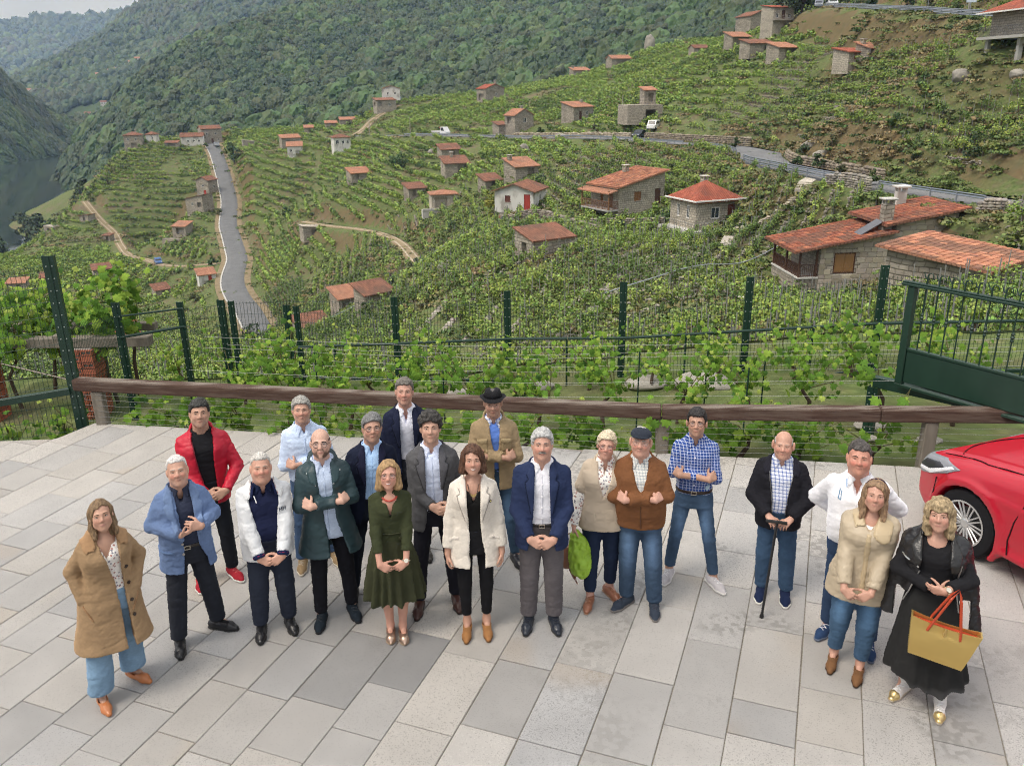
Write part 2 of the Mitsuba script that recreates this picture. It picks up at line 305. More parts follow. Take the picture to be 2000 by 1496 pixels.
bumped('soil', lambda p, n, uv: mikit.fbm(p.x * 2, p.y * 2, p.z * 2, 3), 0.25, 0.02, base_color=mikit.proc(soil_color), roughness=0.95, specular=0.15)
put('ground', shp(grid_mesh(GXX, GYY, GZ), 'soil', smooth=True), kind='structure', label='terraced vineyard slope falling from the terrace to the river')

def asphalt(p, n, uv):
    b = mikit.fbm(p.x * 0.8, p.y * 0.8, 0, 3); c = mikit.noise(p.x * 6, p.y * 6)
    return mikit.mix((0.10, 0.102, 0.106), (0.155, 0.157, 0.16), b * 0.7 + c * 0.3)
def dirt(p, n, uv):
    b = mikit.fbm(p.x * 1.3, p.y * 1.3, 0, 3)
    rut = mikit.smoothstep(0.10, 0.0, abs(abs(uv.y - 0.5) - 0.26))
    return mikit.mix(mikit.mix((0.16, 0.125, 0.07), (0.25, 0.20, 0.135), b), (0.36, 0.31, 0.24), rut * 0.9)
mat('asphalt', base_color=mikit.proc(asphalt), roughness=0.85, specular=0.3)
mat('dirt', base_color=mikit.proc(dirt), roughness=0.95, specular=0.1)
mat('concrete', base_color=mikit.proc(lambda p, n, uv: mikit.mix((0.34, 0.33, 0.31), (0.46, 0.45, 0.42), mikit.fbm(p.x * 2, p.y * 2, p.z * 2, 3))), roughness=0.9, specular=0.2)
def ribbon(p, hw, dz, cross=5, crown=0.0):
    t = np.gradient(p[:, :2], axis=0); t /= np.linalg.norm(t, axis=1, keepdims=True)
    nrm = np.stack([t[:, 1], -t[:, 0]], 1)
    s = np.linspace(-1, 1, cross); drop = np.zeros(cross)
    if crown: s = np.r_[-1 - .25 / hw, s, 1 + .25 / hw]; drop = np.r_[.7, drop, .7]
    q = p[:, None, :2] + nrm[:, None] * (s * hw)[None, :, None]
    z = np.broadcast_to(p[:, 2:3], q.shape[:2]) + dz + crown * np.maximum(0, 1 - s ** 2) - drop
    h, w = q.shape[:2]; i = np.arange(h * w).reshape(h, w)
    f = np.stack([i[:-1, :-1], i[:-1, 1:], i[1:, 1:], i[1:, :-1]], -1).reshape(-1, 4)
    uv = np.stack([np.broadcast_to(np.arange(h)[:, None], (h, w)), np.broadcast_to((s + 1) / 2, (h, w))], -1).reshape(-1, 2)
    return (np.concatenate([q, z[..., None]], -1).reshape(-1, 3), f), uv
for name, (w, p) in ROADS.items():
    me, uv = ribbon(p, w, 0.05 if w > 2 else 0.03, crown=0.04)
    key = {'terrace_road': 'road', 'upper_road': 'road', 'dirt_path': 'dirt_track', 'hill_path': 'dirt_track'}.get(name, name)
    put(key, mikit.ply(me, 'asphalt' if w > 2 else 'dirt', smooth=True, uv=uv), kind='structure')
put('road_verge', mikit.ply(ribbon(ROADS['road'][1] + np.array([0, 0, 0.0]), 3.9, 0.015, 3)[0], 'dirt', uv=np.zeros((len(ROADS['road'][1]) * 3, 2)) + [0, 0.5]), kind='structure')

# hills across the river, each one sheet
HILLS = {'hill': ('''-96,480,-21;-154,480,-26;-12,480,-7;59,490,10;98,480,28;124,430,32;121,330,27;-77,1000,90;106,900,97;199,700,75;221,560,65;25,720,43;-56,700,24;-155,800,28;-145,640,-0;-201,680,-4;-208,600,-22;-244,600,-25;125,620,55;-270,1150,105;-310,1080,71;-330,1050,60;-364,1000,38;-374,960,26;-381,900,10;-375,850,-4;-370,800,-15;-366,760,-25;-360,725,-34;-357,700,-44;-359,690,-52;-371,690,-63;-303,610,-54;-274,600,-38;-315,600,-65;-342,1350,82;-393,1250,31;-460,1150,-7;-464,1000,-43;-446,880,-72;-434,800,-88;-200,1250,126;8,1150,136;172,1000,127''', (-480, 330, 420, 1420), 9.0), 'hill_b': ('''-884,2300,217;-923,2250,185;-957,2150,131;-976,2100,109;-1007,2000,72;-1040,1900,34;-738,1900,117;-564,1700,113;-452,1650,125;-436,1700,139;-387,1800,190;-195,1900,244;-718,1700,52;-547,1500,53;-680,1450,-9;-597,1400,10;-774,1500,-16;-614,1300,-32;-936,1750,19;-456,1400,34;-365,1500,74;-1119,2500,116;-1237,2300,-14;-1045,2700,192''', (-1350, -120, 1150, 2900), 22.0),
         'hill_c': ('''-450,735,-76;-600,715,-78;-800,715,-76;-430,820,-74;-395,900,-76;-568,1000,19;-561,1020,9;-554,1040,-7;-551,1080,-25;-553,1150,-39;-472,800,-65;-486,880,-64;-509,1000,-60;-558,1150,-54;-510,880,-31;-533,1000,-37;-603,900,61;-551,780,-57;-597,800,-4;-887,1300,25;-722,1300,-23;-668,1350,-67''', (-1000, -455, 700, 1450), 11.0), 'hill_d': ('''-2994,4500,359;-2485,4500,384;-2334,4500,386;-2133,4500,386;-1936,4400,387;-1675,4300,384;-1169,4300,407;-1922,3400,89;-1717,3600,147;-1447,3700,166;-2241,3300,92;-2397,3900,228;-2002,4000,259;-996,3600,193;-1549,4000,273;-2898,5200,326;-1943,5000,301''', (-3400, -300, 3300, 5400), 45.0)}
def hill_color(p, n, uv):
    a = mikit.fbm(p.x / 30, p.y / 30, p.z / 30, 3)
    return mikit.mix((0.03, 0.05, 0.022), (0.06, 0.085, 0.035), a)
mat('hillside', base_color=mikit.proc(hill_color), roughness=0.95, specular=0.1)
HILL_GRID = {}
for k, (s, (x0, x1, y0, y1), st) in HILLS.items():
    P = pts3(s)
    X, Y = np.meshgrid(np.arange(x0, x1 + st, st), np.arange(y0, y1 + st, st))
    Z = RBFInterpolator(P[:, :2], P[:, 2], kernel='thin_plate_spline', smoothing=20.0)(np.stack([X.ravel(), Y.ravel()], 1)).reshape(X.shape)
    Z -= {'hill': 9, 'hill_b': 14, 'hill_c': 8, 'hill_d': 75}[k]
    Z += (meshkit.fbm(np.stack([X / (st * 6), Y / (st * 6), X * 0], -1), 3, 9) - 0.5) * st * 1.1
    HILL_GRID[k] = (X, Y, Z, st)
    put('hill', shp(grid_mesh(X, Y, np.maximum(Z, RIVER_Z - 4)), 'hillside', smooth=True), kind='structure')
bumped('river_water', lambda p, n, uv: mikit.fbm(p.x * 0.25, p.y * 0.25, 0, 3), 0.012, 0.05, base_color=(0.012, 0.018, 0.015), roughness=0.03, specular=0.5)
put('river', shp(trimesh.Trimesh([[-4000, 100, RIVER_Z], [500, 100, RIVER_Z], [500, 5600, RIVER_Z], [-4000, 5600, RIVER_Z]], [[0, 1, 2], [0, 2, 3]]), 'river_water'), kind='structure')

# ------------------------------------------------------------------ forest: crowns of leaf clumps, one object per hill
rng = np.random.default_rng(11)
def crown(seed, sub=2, tall=1.0, lump=0.55):
    m = trimesh.creation.icosphere(subdivisions=sub, radius=1.0)
    v = np.array(m.vertices)
    n = meshkit.fbm(v * 1.7 + seed * 3.1, 3, seed) - 0.5
    n2 = meshkit.noise(v * 4.5 + seed, seed + 7) - 0.5 + .8 * (meshkit.noise(v * 11 + seed, seed + 9) - .5)
    v *= (1 + lump * 1.6 * n + 0.46 * n2)[:, None]
    v[:, 2] = v[:, 2] * tall
    return v, np.array(m.faces)
GREENS = [(0.040, 0.070, 0.024), (0.028, 0.054, 0.022), (0.056, 0.092, 0.028), (0.046, 0.066, 0.030)]
def in_view(x, y, z, pad=90, far=1e9):
    q = np.stack([x, y, np.asarray(z, float) - CAM_H], -1) @ np.stack(camera_axes(), 1)
    u, v = 1000 + CAM_F * q[..., 0] / np.maximum(q[..., 2], .1), 748 + CAM_F * q[..., 1] / np.maximum(q[..., 2], .1)
    return (q[..., 2] > 1) & (u > -pad) & (u < 2000 + pad) & (v > -pad) & (v < 1496 + pad)
def cluster(seed, n, R, size, sub, base):
    """A patch of n tree crowns within R metres, coloured crown by crown."""
    r = np.random.default_rng(seed); vs, fs, cs, bs, o = [], [], [], [], 0
    for i in range(n):
        a, d = 2.39996 * i + seed, R * math.sqrt((i + .5) / n)
        v, f = crown(seed * 31 + i, sub, r.uniform(1.0, 1.4), 0.55)
        s = size * r.lognormal(0, .26)
        v = v * s + [d * math.cos(a) + r.normal(0, R * .08), d * math.sin(a) + r.normal(0, R * .08), s * .7]
        c = np.array(base) * r.uniform(.7, 1.35) * np.array([r.uniform(.85, 1.2), 1, r.uniform(.85, 1.15)])
        cs.append(np.broadcast_to(np.clip(c, .004, 1), v.shape)); bs.append(.85 + .3 * meshkit.noise(v * .9, 3)); vs.append(v); fs.append(f + o); o += len(v)
    return cply((np.vstack(vs), np.vstack(fs)), 'leaf', np.vstack(cs), np.concatenate(bs))
def forest(grid, R, n_in, size, sub, keep, seed, label, colors=GREENS, zmin=RIVER_Z + 1.5):
    X, Y, Z, st = grid
    r = np.random.default_rng(seed)
    sp = R * 1.62
    gx, gy = np.meshgrid(np.arange(X[0, 0], X[0, -1], sp), np.arange(Y[0, 0], Y[-1, 0], sp))
    x = (gx + r.uniform(-.25, .25, gx.shape) * sp).ravel(); y = (gy + r.uniform(-.25, .25, gx.shape) * sp).ravel()
    smp = lambda A: map_coordinates(A, [(y - Y[0, 0]) / st, (x - X[0, 0]) / st], order=1, mode='nearest')
    dzy, dzx = np.gradient(Z, st)
    z, sx, sy = smp(Z), smp(dzx), smp(dzy)
    m = (z > zmin) & keep(x, y, z, r) & in_view(x, y, z + size, 120) & ((-sx * (0 - x) - sy * (0 - y) + (CAM_H - z)) > -0.12 * np.hypot(x, y))
    x, y, z, sx, sy = x[m], y[m], z[m], sx[m], sy[m]
    tone = np.clip(meshkit.fbm(np.stack([x / (R * 6), y / (R * 6), x * 0], 1), 3, 8) * 2.2 - .6 + r.normal(0, .18, len(x)), 0, .999)
    gid = [[f'crowns_{seed}_{i}_{k}' for k in range(3)] for i in range(len(colors))]
    for i, c in enumerate(colors):
        for k in range(3): scene[gid[i][k]] = {'type': 'shapegroup', 'patch': cluster(seed * 100 + i * 3 + k, n_in, R, size, sub, c)}
    key = numbered('forest'); tag(key, label, kind='stuff')
    for j in range(len(x)):
        a = r.uniform(0, 2 * PI); c, s = math.cos(a), math.sin(a)
        A = np.array([[c, -s, 0, x[j]], [s, c, 0, y[j]], [sx[j] * c + sy[j] * s, -sx[j] * s + sy[j] * c, 1, z[j]], [0, 0, 0, 1.0]])
        scene[f'{key}__{j + 1:03d}'] = {'type': 'instance', 'to_world': T(A), 'g': {'type': 'ref', 'id': gid[int(tone[j] * len(colors))][r.integers(3)]}}
    return len(x)
def cleared(spots):
    def keep(x, y, z, r):
        m = np.ones(len(x), bool)
        for (cx, cy, rx, ry) in spots: m &= ((x - cx) / rx) ** 2 + ((y - cy) / ry) ** 2 > 1
        return m
    return keep
nt = [forest(HILL_GRID['hill'], 11.5, 14, 3.3, 2, cleared([(-170, 640, 20, 34)]), 1, 'dense broadleaf forest covering the hill behind the vineyards'),
      forest(HILL_GRID['hill_b'], 26, 24, 5.2, 1, cleared([(-690, 1345, 75, 120), (-520, 1700, 60, 25), (-610, 1480, 70, 30)]), 2, 'hazy forest on the second hill with pale clearings'),
      forest(HILL_GRID['hill_c'], 12, 14, 3.5, 2, cleared([]), 3, 'dark forest on the hill at the left above the river'),
      forest(HILL_GRID['hill_d'], 60, 22, 13, 1, cleared([]), 4, 'blue hazy forest on the farthest ridge')]
print('tree patches', nt)
# ------------------------------------------------------------------ houses of the vineyard
def wall_uv(p, n):
    l = dr.sqrt(n.x * n.x + n.y * n.y) + 1e-4
    return (p.x * -n.y + p.y * n.x) / l, p.z
def stone_blocks(p, n, sx, sz):
    a, z = wall_uv(p, n)
    z = z + 0.10 * (mikit.noise(a * 1.3, z * 0.6) - 0.5)
    row = dr.floor(z / sz)
    s = sx * (0.7 + 0.6 * mikit.cell_rand(row, 7, 1))
    u = a / s + mikit.cell_rand(row, 3, 5) * 7 + 0.25 * (mikit.noise(a * 0.9, z * 2.0, 3.0) - 0.5)
    fu, fz = u - dr.floor(u), z / sz - row
    edge = dr.minimum(dr.minimum(fu, 1 - fu) * s, dr.minimum(fz, 1 - fz) * sz)
    return edge, mikit.cell_rand(dr.floor(u), row, 2)
def stone_color(sx, sz, lo, hi, joint):
    def fn(p, n, uv):
        e, r = stone_blocks(p, n, sx, sz)
        c = mikit.mix(lo, hi, r * 0.75 + 0.25 * mikit.fbm(p.x * 3, p.y * 3, p.z * 3, 2))
        stain = mikit.smoothstep(0.5, 0.8, mikit.fbm(p.x * 0.7, p.y * 0.7, p.z * 0.9, 3))
        return mikit.mix(joint, c, mikit.smoothstep(0.008, 0.035, e)) * (1 - 0.3 * stain)
    return mikit.proc(fn)
bumped('stone_wall', lambda p, n, uv: mikit.smoothstep(0, 0.06, stone_blocks(p, n, 0.5, 0.3)[0]) + 0.3 * mikit.fbm(p.x * 4, p.y * 4, p.z * 4, 2), 0.05, 0.01,
       base_color=stone_color(0.5, 0.3, (0.28, 0.25, 0.21), (0.46, 0.415, 0.345), (0.21, 0.185, 0.155)), roughness=0.95, specular=0.15)
bumped('pale_stone', lambda p, n, uv: mikit.smoothstep(0, 0.05, stone_blocks(p, n, 0.34, 0.26)[0]) + 0.3 * mikit.fbm(p.x * 4, p.y * 4, p.z * 4, 2), 0.04, 0.01,
       base_color=stone_color(0.34, 0.26, (0.37, 0.335, 0.275), (0.55, 0.50, 0.42), (0.26, 0.23, 0.19)), roughness=0.95, specular=0.15)
def plaster(p, n, uv):
    a = mikit.fbm(p.x * 1.2, p.y * 1.2, p.z * 0.6, 4)
    return mikit.mix((0.60, 0.59, 0.56), (0.36, 0.34, 0.31), mikit.smoothstep(0.48, 0.72, a))
mat('plaster', base_color=mikit.proc(plaster), roughness=0.9, specular=0.2)
def tile_uv(p, n):
    l = dr.sqrt(n.x * n.x + n.y * n.y) + 1e-4
    a = (p.x * -n.y + p.y * n.x) / l
    s = -p.z / (l + 0.05)
    return a / 0.26, s / 0.36
def tile_color(lo, hi, grime):
    def fn(p, n, uv):
        a, s = tile_uv(p, n)
        r = mikit.cell_rand(dr.floor(a), dr.floor(s), 3)
        c = mikit.mix(lo, hi, r)
        g = mikit.smoothstep(0.45, 0.75, mikit.fbm(p.x * 0.8, p.y * 0.8, p.z * 0.8, 4))
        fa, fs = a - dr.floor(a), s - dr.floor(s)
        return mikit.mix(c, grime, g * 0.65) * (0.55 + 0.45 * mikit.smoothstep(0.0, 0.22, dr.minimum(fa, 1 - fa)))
    return mikit.proc(fn)
def tile_bump(p, n, uv):
    a, s = tile_uv(p, n)
    return dr.sqrt(dr.maximum(0.0, 1 - dr.square(2 * (a - dr.floor(a)) - 1))) + 0.4 * (s - dr.floor(s))
for nm, lo, hi, gr in (('tile_orange', (0.32, 0.15, 0.095), (0.43, 0.215, 0.14), (0.24, 0.15, 0.11)), ('tile_brown', (0.17, 0.085, 0.06), (0.29, 0.135, 0.09), (0.13, 0.09, 0.07)),
                       ('tile_red', (0.27, 0.075, 0.05), (0.38, 0.12, 0.075), (0.17, 0.075, 0.055))):
    bumped(nm, tile_bump, 0.06, 0.01, base_color=tile_color(lo, hi, gr), roughness=0.9, specular=0.2)
FACES = {'f': (0, -1), 'b': (0, 1), 'l': (-1, 0), 'r': (1, 0)}
def opening_box(w, d, face, x, z0, ow, oh, depth):
    """The box of an opening cut into one face; x along the face from its centre."""
    if face in 'fb':
        y = -d / 2 if face == 'f' else d / 2
        return (x - ow / 2, x + ow / 2, y - depth, y + depth, z0, z0 + oh)
    X = -w / 2 if face == 'l' else w / 2
    return (X - depth, X + depth, x - ow / 2, x + ow / 2, z0, z0 + oh)
DARK, WOOD, DWOOD, WHITE, GREY = (0.03, 0.03, 0.035), (0.22, 0.115, 0.055), (0.085, 0.045, 0.03), (0.72, 0.71, 0.68), (0.30, 0.30, 0.30)
RED, BLUE, GREEN = (0.36, 0.05, 0.04), (0.05, 0.09, 0.2), (0.02, 0.06, 0.03)
FOOT, NEARBY = [], []
def roof_solids(w, d, h, kind, rise, over, t, axis):
    big = mbox(-w / 2 - over, w / 2 + over, -d / 2 - over, d / 2 + over, -8, h + 20)
    pl = []
    if kind == 'mono':           # rises towards +axis
        L = w if axis in 'lr' else d
        s = rise / L
        v = {'r': (-s, 0), 'l': (s, 0), 'b': (0, -s), 'f': (0, s)}[axis]
        pl = [(v[0], v[1], 1.0, h + rise / 2)]
    elif kind == 'gable':
        L = w if axis in 'lr' else d
        s = rise / (L / 2)
        pl = [(s, 0, 1.0, h + rise), (-s, 0, 1.0, h + rise)] if axis in 'lr' else [(0, s, 1.0, h + rise), (0, -s, 1.0, h + rise)]
    else:
        sx, sy = rise / (w / 2), rise / (d / 2)
        s = min(sx, sy) if kind == 'hip' else None
        pl = [(sx, 0, 1.0, h + rise), (-sx, 0, 1.0, h + rise), (0, sy, 1.0, h + rise), (0, -sy, 1.0, h + rise)]
    def cut(m, off):
        for a, b, c, o in pl:
            n = np.array([a, b, c]); l = np.linalg.norm(n); m = m.trim_by_plane(tuple(-n / l), -(o / l + off))
        return m
    return cut, cut(big, t) - cut(big, 0.0), pl
def house(name, label, x, y, w, d, h, yaw=0, roof='gable', axis='f', rise=1.0, tile='tile_brown', wall='stone_wall', openings=(), chimney=None, z=None, over=0.3, sink=1.2, base_h=None, group=None, cat='house', extra=None):
    key = thing(name, label, cat, group)
    if z is None: fx_, fy_ = x + math.sin(math.radians(yaw)) * d / 2, y - math.cos(math.radians(yaw)) * d / 2; z = .4 * g1(x, y) + .6 * g1(fx_, fy_)
    FOOT.append((x, y, max(w, d) / 2 + 0.8)); NEARBY.append((x, y, label))
    M = at(x, y, z, yaw)
    cut, rs, pl = roof_solids(w, d, h, roof, rise, over, 0.13, axis)
    body = cut(mbox(-w / 2, w / 2, -d / 2, d / 2, -sink, h + 8), -0.004)
    for (face, ox, z0, ow, oh, kind, col) in openings:
        b = opening_box(w, d, face, ox, z0, ow, oh, 0.14 if kind != 'dark' else 0.6)
        body = body - mbox(*b)
    put('wall', shp(m2t(body), wall, to_world=M), key)
    put('roof', shp(m2t(rs), tile, to_world=M), key)
    for (face, ox, z0, ow, oh, kind, col) in openings:
        if kind == 'dark':
            continue
        b = list(opening_box(w, d, face, ox, z0, ow, oh, 0.135))
        ax = 1 if face in 'fb' else 0
        sgn = -1 if face in 'fl' else 1
        mid = (b[2 * ax] + b[2 * ax + 1]) / 2
        inn = mid - sgn * 0.12
        fr = 0.07
        def slab(x0, x1, z0_, z1_, dep0, dep1):
            q = [0] * 6; q[2 * ax], q[2 * ax + 1] = sorted((mid + sgn * dep0, mid + sgn * dep1)); o = 1 - ax
            q[2 * o], q[2 * o + 1], q[4], q[5] = x0, x1, z0_, z1_
            return box(*q)
        o = 1 - ax; x0, x1, za, zb = b[2 * o], b[2 * o + 1], z0, z0 + oh
        if kind == 'door':
            dk = put('door', shp(join(slab(x0, x1, za, zb, -0.132, -0.07), *[slab(x0 + (x1 - x0) * i / 3 + .03, x0 + (x1 - x0) * (i + 1) / 3 - .03, za + .1, zb - .1, -0.07, -0.05) for i in range(3)]), 'paint', col, to_world=M), key)
        else:
            wk = put('window', shp(join(slab(x0, x1, zb - fr, zb, -0.132, -.04), slab(x0, x1, za, za + fr, -0.132, -.04), slab(x0, x0 + fr, za + fr, zb - fr, -0.132, -.04), slab(x1 - fr, x1, za + fr, zb - fr, -0.132, -.04),
                                   slab((x0 + x1) / 2 - .025, (x0 + x1) / 2 + .025, za + fr, zb - fr, -.132, -.05)), 'paint', WHITE if kind == 'window' else col, to_world=M), key)
            put('pane' if kind == 'window' else 'shutter', shp(slab(x0 + fr, x1 - fr, za + fr, zb - fr, -0.13, -0.085), 'gloss' if kind == 'window' else 'paint', (0.04, 0.05, 0.06) if kind == 'window' else col, to_world=M), wk)
            put('sill', shp(slab(x0 - .08, x1 + .08, za - .07, za - .003, -.13, .06), 'paint', (0.38, 0.36, 0.32), to_world=M), wk)
    if chimney:
        cx, cy, ch = chimney
        zt = min(o - a * cx - b * cy for a, b, c, o in pl)
        ck = put('chimney', shp(box(cx - .3, cx + .3, cy - .3, cy + .3, zt - .3, zt + ch), wall, to_world=M), key)
        put('chimney_cap', shp(join(bevel_box(cx - .42, cx + .42, cy - .42, cy + .42, zt + ch + .25, zt + ch + .36, .03), *[box(cx + a - .06, cx + a + .06, cy + b - .06, cy + b + .06, zt + ch + .002, zt + ch + .25) for a in (-.24, .24) for b in (-.24, .24)]), 'matte', (0.42, 0.40, 0.36), to_world=M), ck)
    return key, M, z
W_, D_ = (lambda f, x, z0=1.0, w=.8, h=.9, c=WHITE, k='window': (f, x, z0, w, h, k, c)), (lambda f, x, c=DWOOD, w=.9, h=2.0, z0=.02: (f, x, z0, w, h, 'door', c))
SH = lambda f, x, z0=1.0, w=.9, h=1.0, c=WOOD: (f, x, z0, w, h, 'shutter', c)
OP = lambda f, x, z0, w, h: (f, x, z0, w, h, 'dark', DARK)
HS = 'vineyard_house'; SD = 'stone_shed'
# far spur beside the road
house(HS, 'small two storey house at the left tip of the spur, nearest the river', -147.4, 343, 6.4, 5.5, 4.6, 12, 'hip', rise=1.2, openings=[W_('f', -1.6, 2.6), W_('f', 1.2, 2.6), OP('f', .2, .1, 1.8, 1.7)], chimney=(1, 0.5, .9))
house(SD, 'tiny pale hut just right of the leftmost spur house', -142, 348.1, 4, 3.6, 2.8, 0, 'hip', rise=.9, wall='plaster', tile='tile_brown', openings=[W_('f', 0.6)], cat='shed')
house(HS, 'white gabled house low on the spur at the end of the grey road', -128.1, 353.6, 8.6, 5.5, 3.2, 14, 'gable', 'f', 1.3, 'tile_brown', 'plaster', [W_('l', 0, .9, 1, 1.2), W_('f', -1.5), W_('f', .6), W_('f', 2.6)])
house(HS, 'two storey stone house topping the spur with a reddish brown roof', -123.7, 362, 8, 6.5, 5.8, 32, 'gable', 'f', 1.2, 'tile_brown', openings=[W_('f', -2, 3.4), W_('f', 1.6, 3.4), D_('f', 0), W_('f', 2.4, .9), W_('r', 0, 3.2)])
house(SD, 'low dark roofed shed under the terraces of the spur', -134.3, 347.5, 5, 3, 1.5, 5, 'mono', 'b', .6, 'tile_brown', openings=[OP('f', 0, .1, 3, 1.2)], cat='shed')
house(HS, 'tall narrow gabled house standing left of the grey road', -101.8, 288.4, 4.8, 5, 5.2, -18, 'gable', 'l', 1.1, 'tile_brown', openings=[W_('f', .2, 3.0), D_('f', .8, RED), W_('r', .5, 2.6)])
house(HS, 'stone house with a sloping brown roof left of the road bend', -96.6, 265.2, 6.4, 5, 4.2, -20, 'mono', 'r', 1.2, 'tile_brown', openings=[W_('f', -.8, 2.2), OP('f', 1.8, 1.6, 1.4, 1.6)])
kk, M_, z_ = house(HS, 'stone hut with a bright orange roof on a walled terrace', -96.0, 247, 4.4, 4, 3.0, -14, 'mono', 'b', .9, 'tile_orange', openings=[OP('f', .4, .6, 2.6, 1.9), W_('l', 0, 1.2)])
put('terrace_wall', shp(join(box(-4.2, 3.0, -4.6, -2.1, -2.4, -.3), box(-4.6, -2.3, -4.8, -2.6, -4.0, -2.0)), 'stone_wall', to_world=M_), kk)
house(SD, 'low shed beside the upper end of the dirt track', -143.6, 287.7, 4.2, 3, 1.6, -25, 'mono', 'r', .6, 'tile_brown', openings=[OP('f', 0, .1, 1, 1.3)], cat='shed')
house(SD, 'roofless looking stone ruin on the slope near the river', -157.1, 289, 4.2, 3, 1.6, -20, 'mono', 'l', .3, 'stone_wall', openings=[OP('f', 0, .1, 1.6, 1.2)], cat='ruin', over=0.05)
house(SD, 'tiny flat roofed hut below the dirt track', -128.8, 269.2, 2.6, 2.2, 1.7, -15, 'mono', 'b', .3, 'tile_brown', openings=[OP('f', .3, .1, .9, 1.3)], cat='shed')
house(SD, 'open fronted stone shed with a grey roof above the dirt path', -44.8, 188.8, 4.1, 3.4, 1.9, 28, 'mono', 'l', .5, 'stone_wall', openings=[OP('r', 0, .1, 2.2, 1.6), OP('f', .6, .1, 1.6, 1.5)], cat='shed', over=.25)
house(HS, 'long low stone house on the terraces left of centre', -74.6, 297.3, 6.4, 3.4, 2.6, 28, 'mono', 'b', .9, 'tile_orange', openings=[OP('f', -1, .1, .9, 1.7), W_('f', 1.2)])
house(HS, 'white fronted cottage with a small orange roof', -69.5, 282.3, 4.8, 4, 3.0, 12, 'mono', 'b', 1.1, 'tile_orange', 'plaster', [OP('f', .9, .1, 1.4, 1.7), W_('f', -1.2, 1.2)])
house(HS, 'two storey white house with ivy at its foot', -52.2, 271, 5.2, 4.6, 4.6, 22, 'hip', rise=.9, tile='tile_brown', wall='plaster', openings=[W_('f', -1.5, 2.6, 1, 1.2), W_('f', .2, 2.6, .8, 1.1), W_('f', 1.7, 2.6, .8, 1.1)])
house(SD, 'ruined stone hut behind the big roadside tree', -97.8, 327, 4.2, 3, 1.8, 24, 'mono', 'l', .6, 'stone_wall', openings=[OP('f', .3, .1, 1.2, 1.4)], cat='ruin', over=.1)
house(SD, 'isolated orange mono pitch roof among the central vines', -37.1, 211.8, 5.0, 3.6, 1.7, 30, 'mono', 'b', 1.0, 'tile_orange', openings=[OP('f', -1, .1, .9, 1.4)], cat='shed')
for (x, y, w, lab) in ((-80.5, 353, 3.6, 'leftmost of three small orange roofs on the crest'), (-71, 352, 5, 'middle one of three small orange roofs on the crest'), (-62.4, 341, 6, 'rightmost of three small orange roofs on the crest')):
    house(SD, lab, x, y, w, 3.4, 1.9, 14, 'mono', 'b', .8, 'tile_orange', openings=[OP('f', .3, .1, 1, 1.5)], cat='shed')
house(HS, 'white house with a bright orange roof topping the crest', -45.5, 345.5, 7, 5, 3.2, 8, 'gable', 'l', 1.0, 'tile_orange', 'plaster', [W_('f', -1.2), W_('f', 1.6)], z=-0.6)
house(HS, 'stone house with a flat brown roof beside the hill path', -47.2, 338, 7.6, 6, 4.2, 22, 'mono', 'b', .7, 'tile_brown', openings=[OP('l', 0, 2.0, 3.4, 1.6), W_('f', 1.2, 2.2), OP('f', -2.6, 2.0, 1.6, 1.6)])
house(HS, 'stone gabled house with a tall chimney on the crest', -5.7, 295.5, 7.4, 5.5, 3.8, 35, 'gable', 'l', 1.3, 'tile_red', openings=[W_('f', .6, 1.6), OP('l', 0, .2, 3, 2.0)], chimney=(2.6, 1, 1.9))
house(HS, 'stone gabled house with an arched window above the middle road', 2.9, 230.1, 5.6, 5.4, 4.2, 30, 'gable', 'l', 1.5, 'tile_orange', openings=[W_('f', .2, 2.4, .9, 1.2), OP('l', .4, 2, 2.2, 1.7)], chimney=(2.1, 2.2, 1.5))
house(SD, 'stone lean to at the left of the arched window house', -1.9, 232.2, 3.2, 3.4, 3.0, 30, 'mono', 'b', .7, 'tile_brown', openings=[W_('f', .3, 1.5, .6, .7)], cat='shed')
house(HS, 'long stone house with a red roof above the roadside wall', 17.4, 219.9, 6.6, 4.6, 2.9, 38, 'mono', 'b', 1.1, 'tile_orange', openings=[W_('f', 1.2), D_('f', -1)], chimney=(2.4, 1.2, .5))
kk, M_, z_ = house(HS, 'small tower hut above a vine covered garage by the road', 30.0, 189, 2.6, 2.6, 2.6, 14, 'mono', 'b', .6, 'tile_orange', openings=[OP('f', .2, .3, 1.2, 1.7)], sink=.2, z=-0.4)
put('garage_wall', shp(m2t(mbox(-6.2, 1.6, -4.4, 1.3, -4.2, -.21) - mbox(-2.2, .2, -4.6, -2, -4.4, -1.2)), 'stone_wall', to_world=M_), kk)
house(SD, 'low shed with a long orange roof on the upper crest', 26.2, 322.5, 6.6, 3.6, 1.9, 22, 'mono', 'b', 1.0, 'tile_orange', openings=[OP('f', 0, .1, 1, 1.4)], chimney=(-2.6, .4, .7), cat='shed')
house(HS, 'cottage with a wide orange roof near the standing rock', 38.8, 312.2, 7.2, 5, 2.4, 18, 'gable', 'f', 1.1, 'tile_orange', openings=[OP('f', .5, .1, 4, 1.9)])
house(SD, 'grey roofed shed far up on the bare terraces', 60.3, 283, 5, 3.5, 1.9, 20, 'gable', 'f', .9, 'tile_brown', openings=[OP('f', .4, .1, 1, 1.4)], cat='shed')
house(HS, 'stone gabled house with a chimney below the upper forest', 66.9, 245.5, 7.0, 6.5, 4.0, 22, 'gable', 'l', 1.3, 'tile_brown', openings=[W_('f', .6, 2.0, .9, 1.1, WHITE)], chimney=(2.1, 1.5, .8))
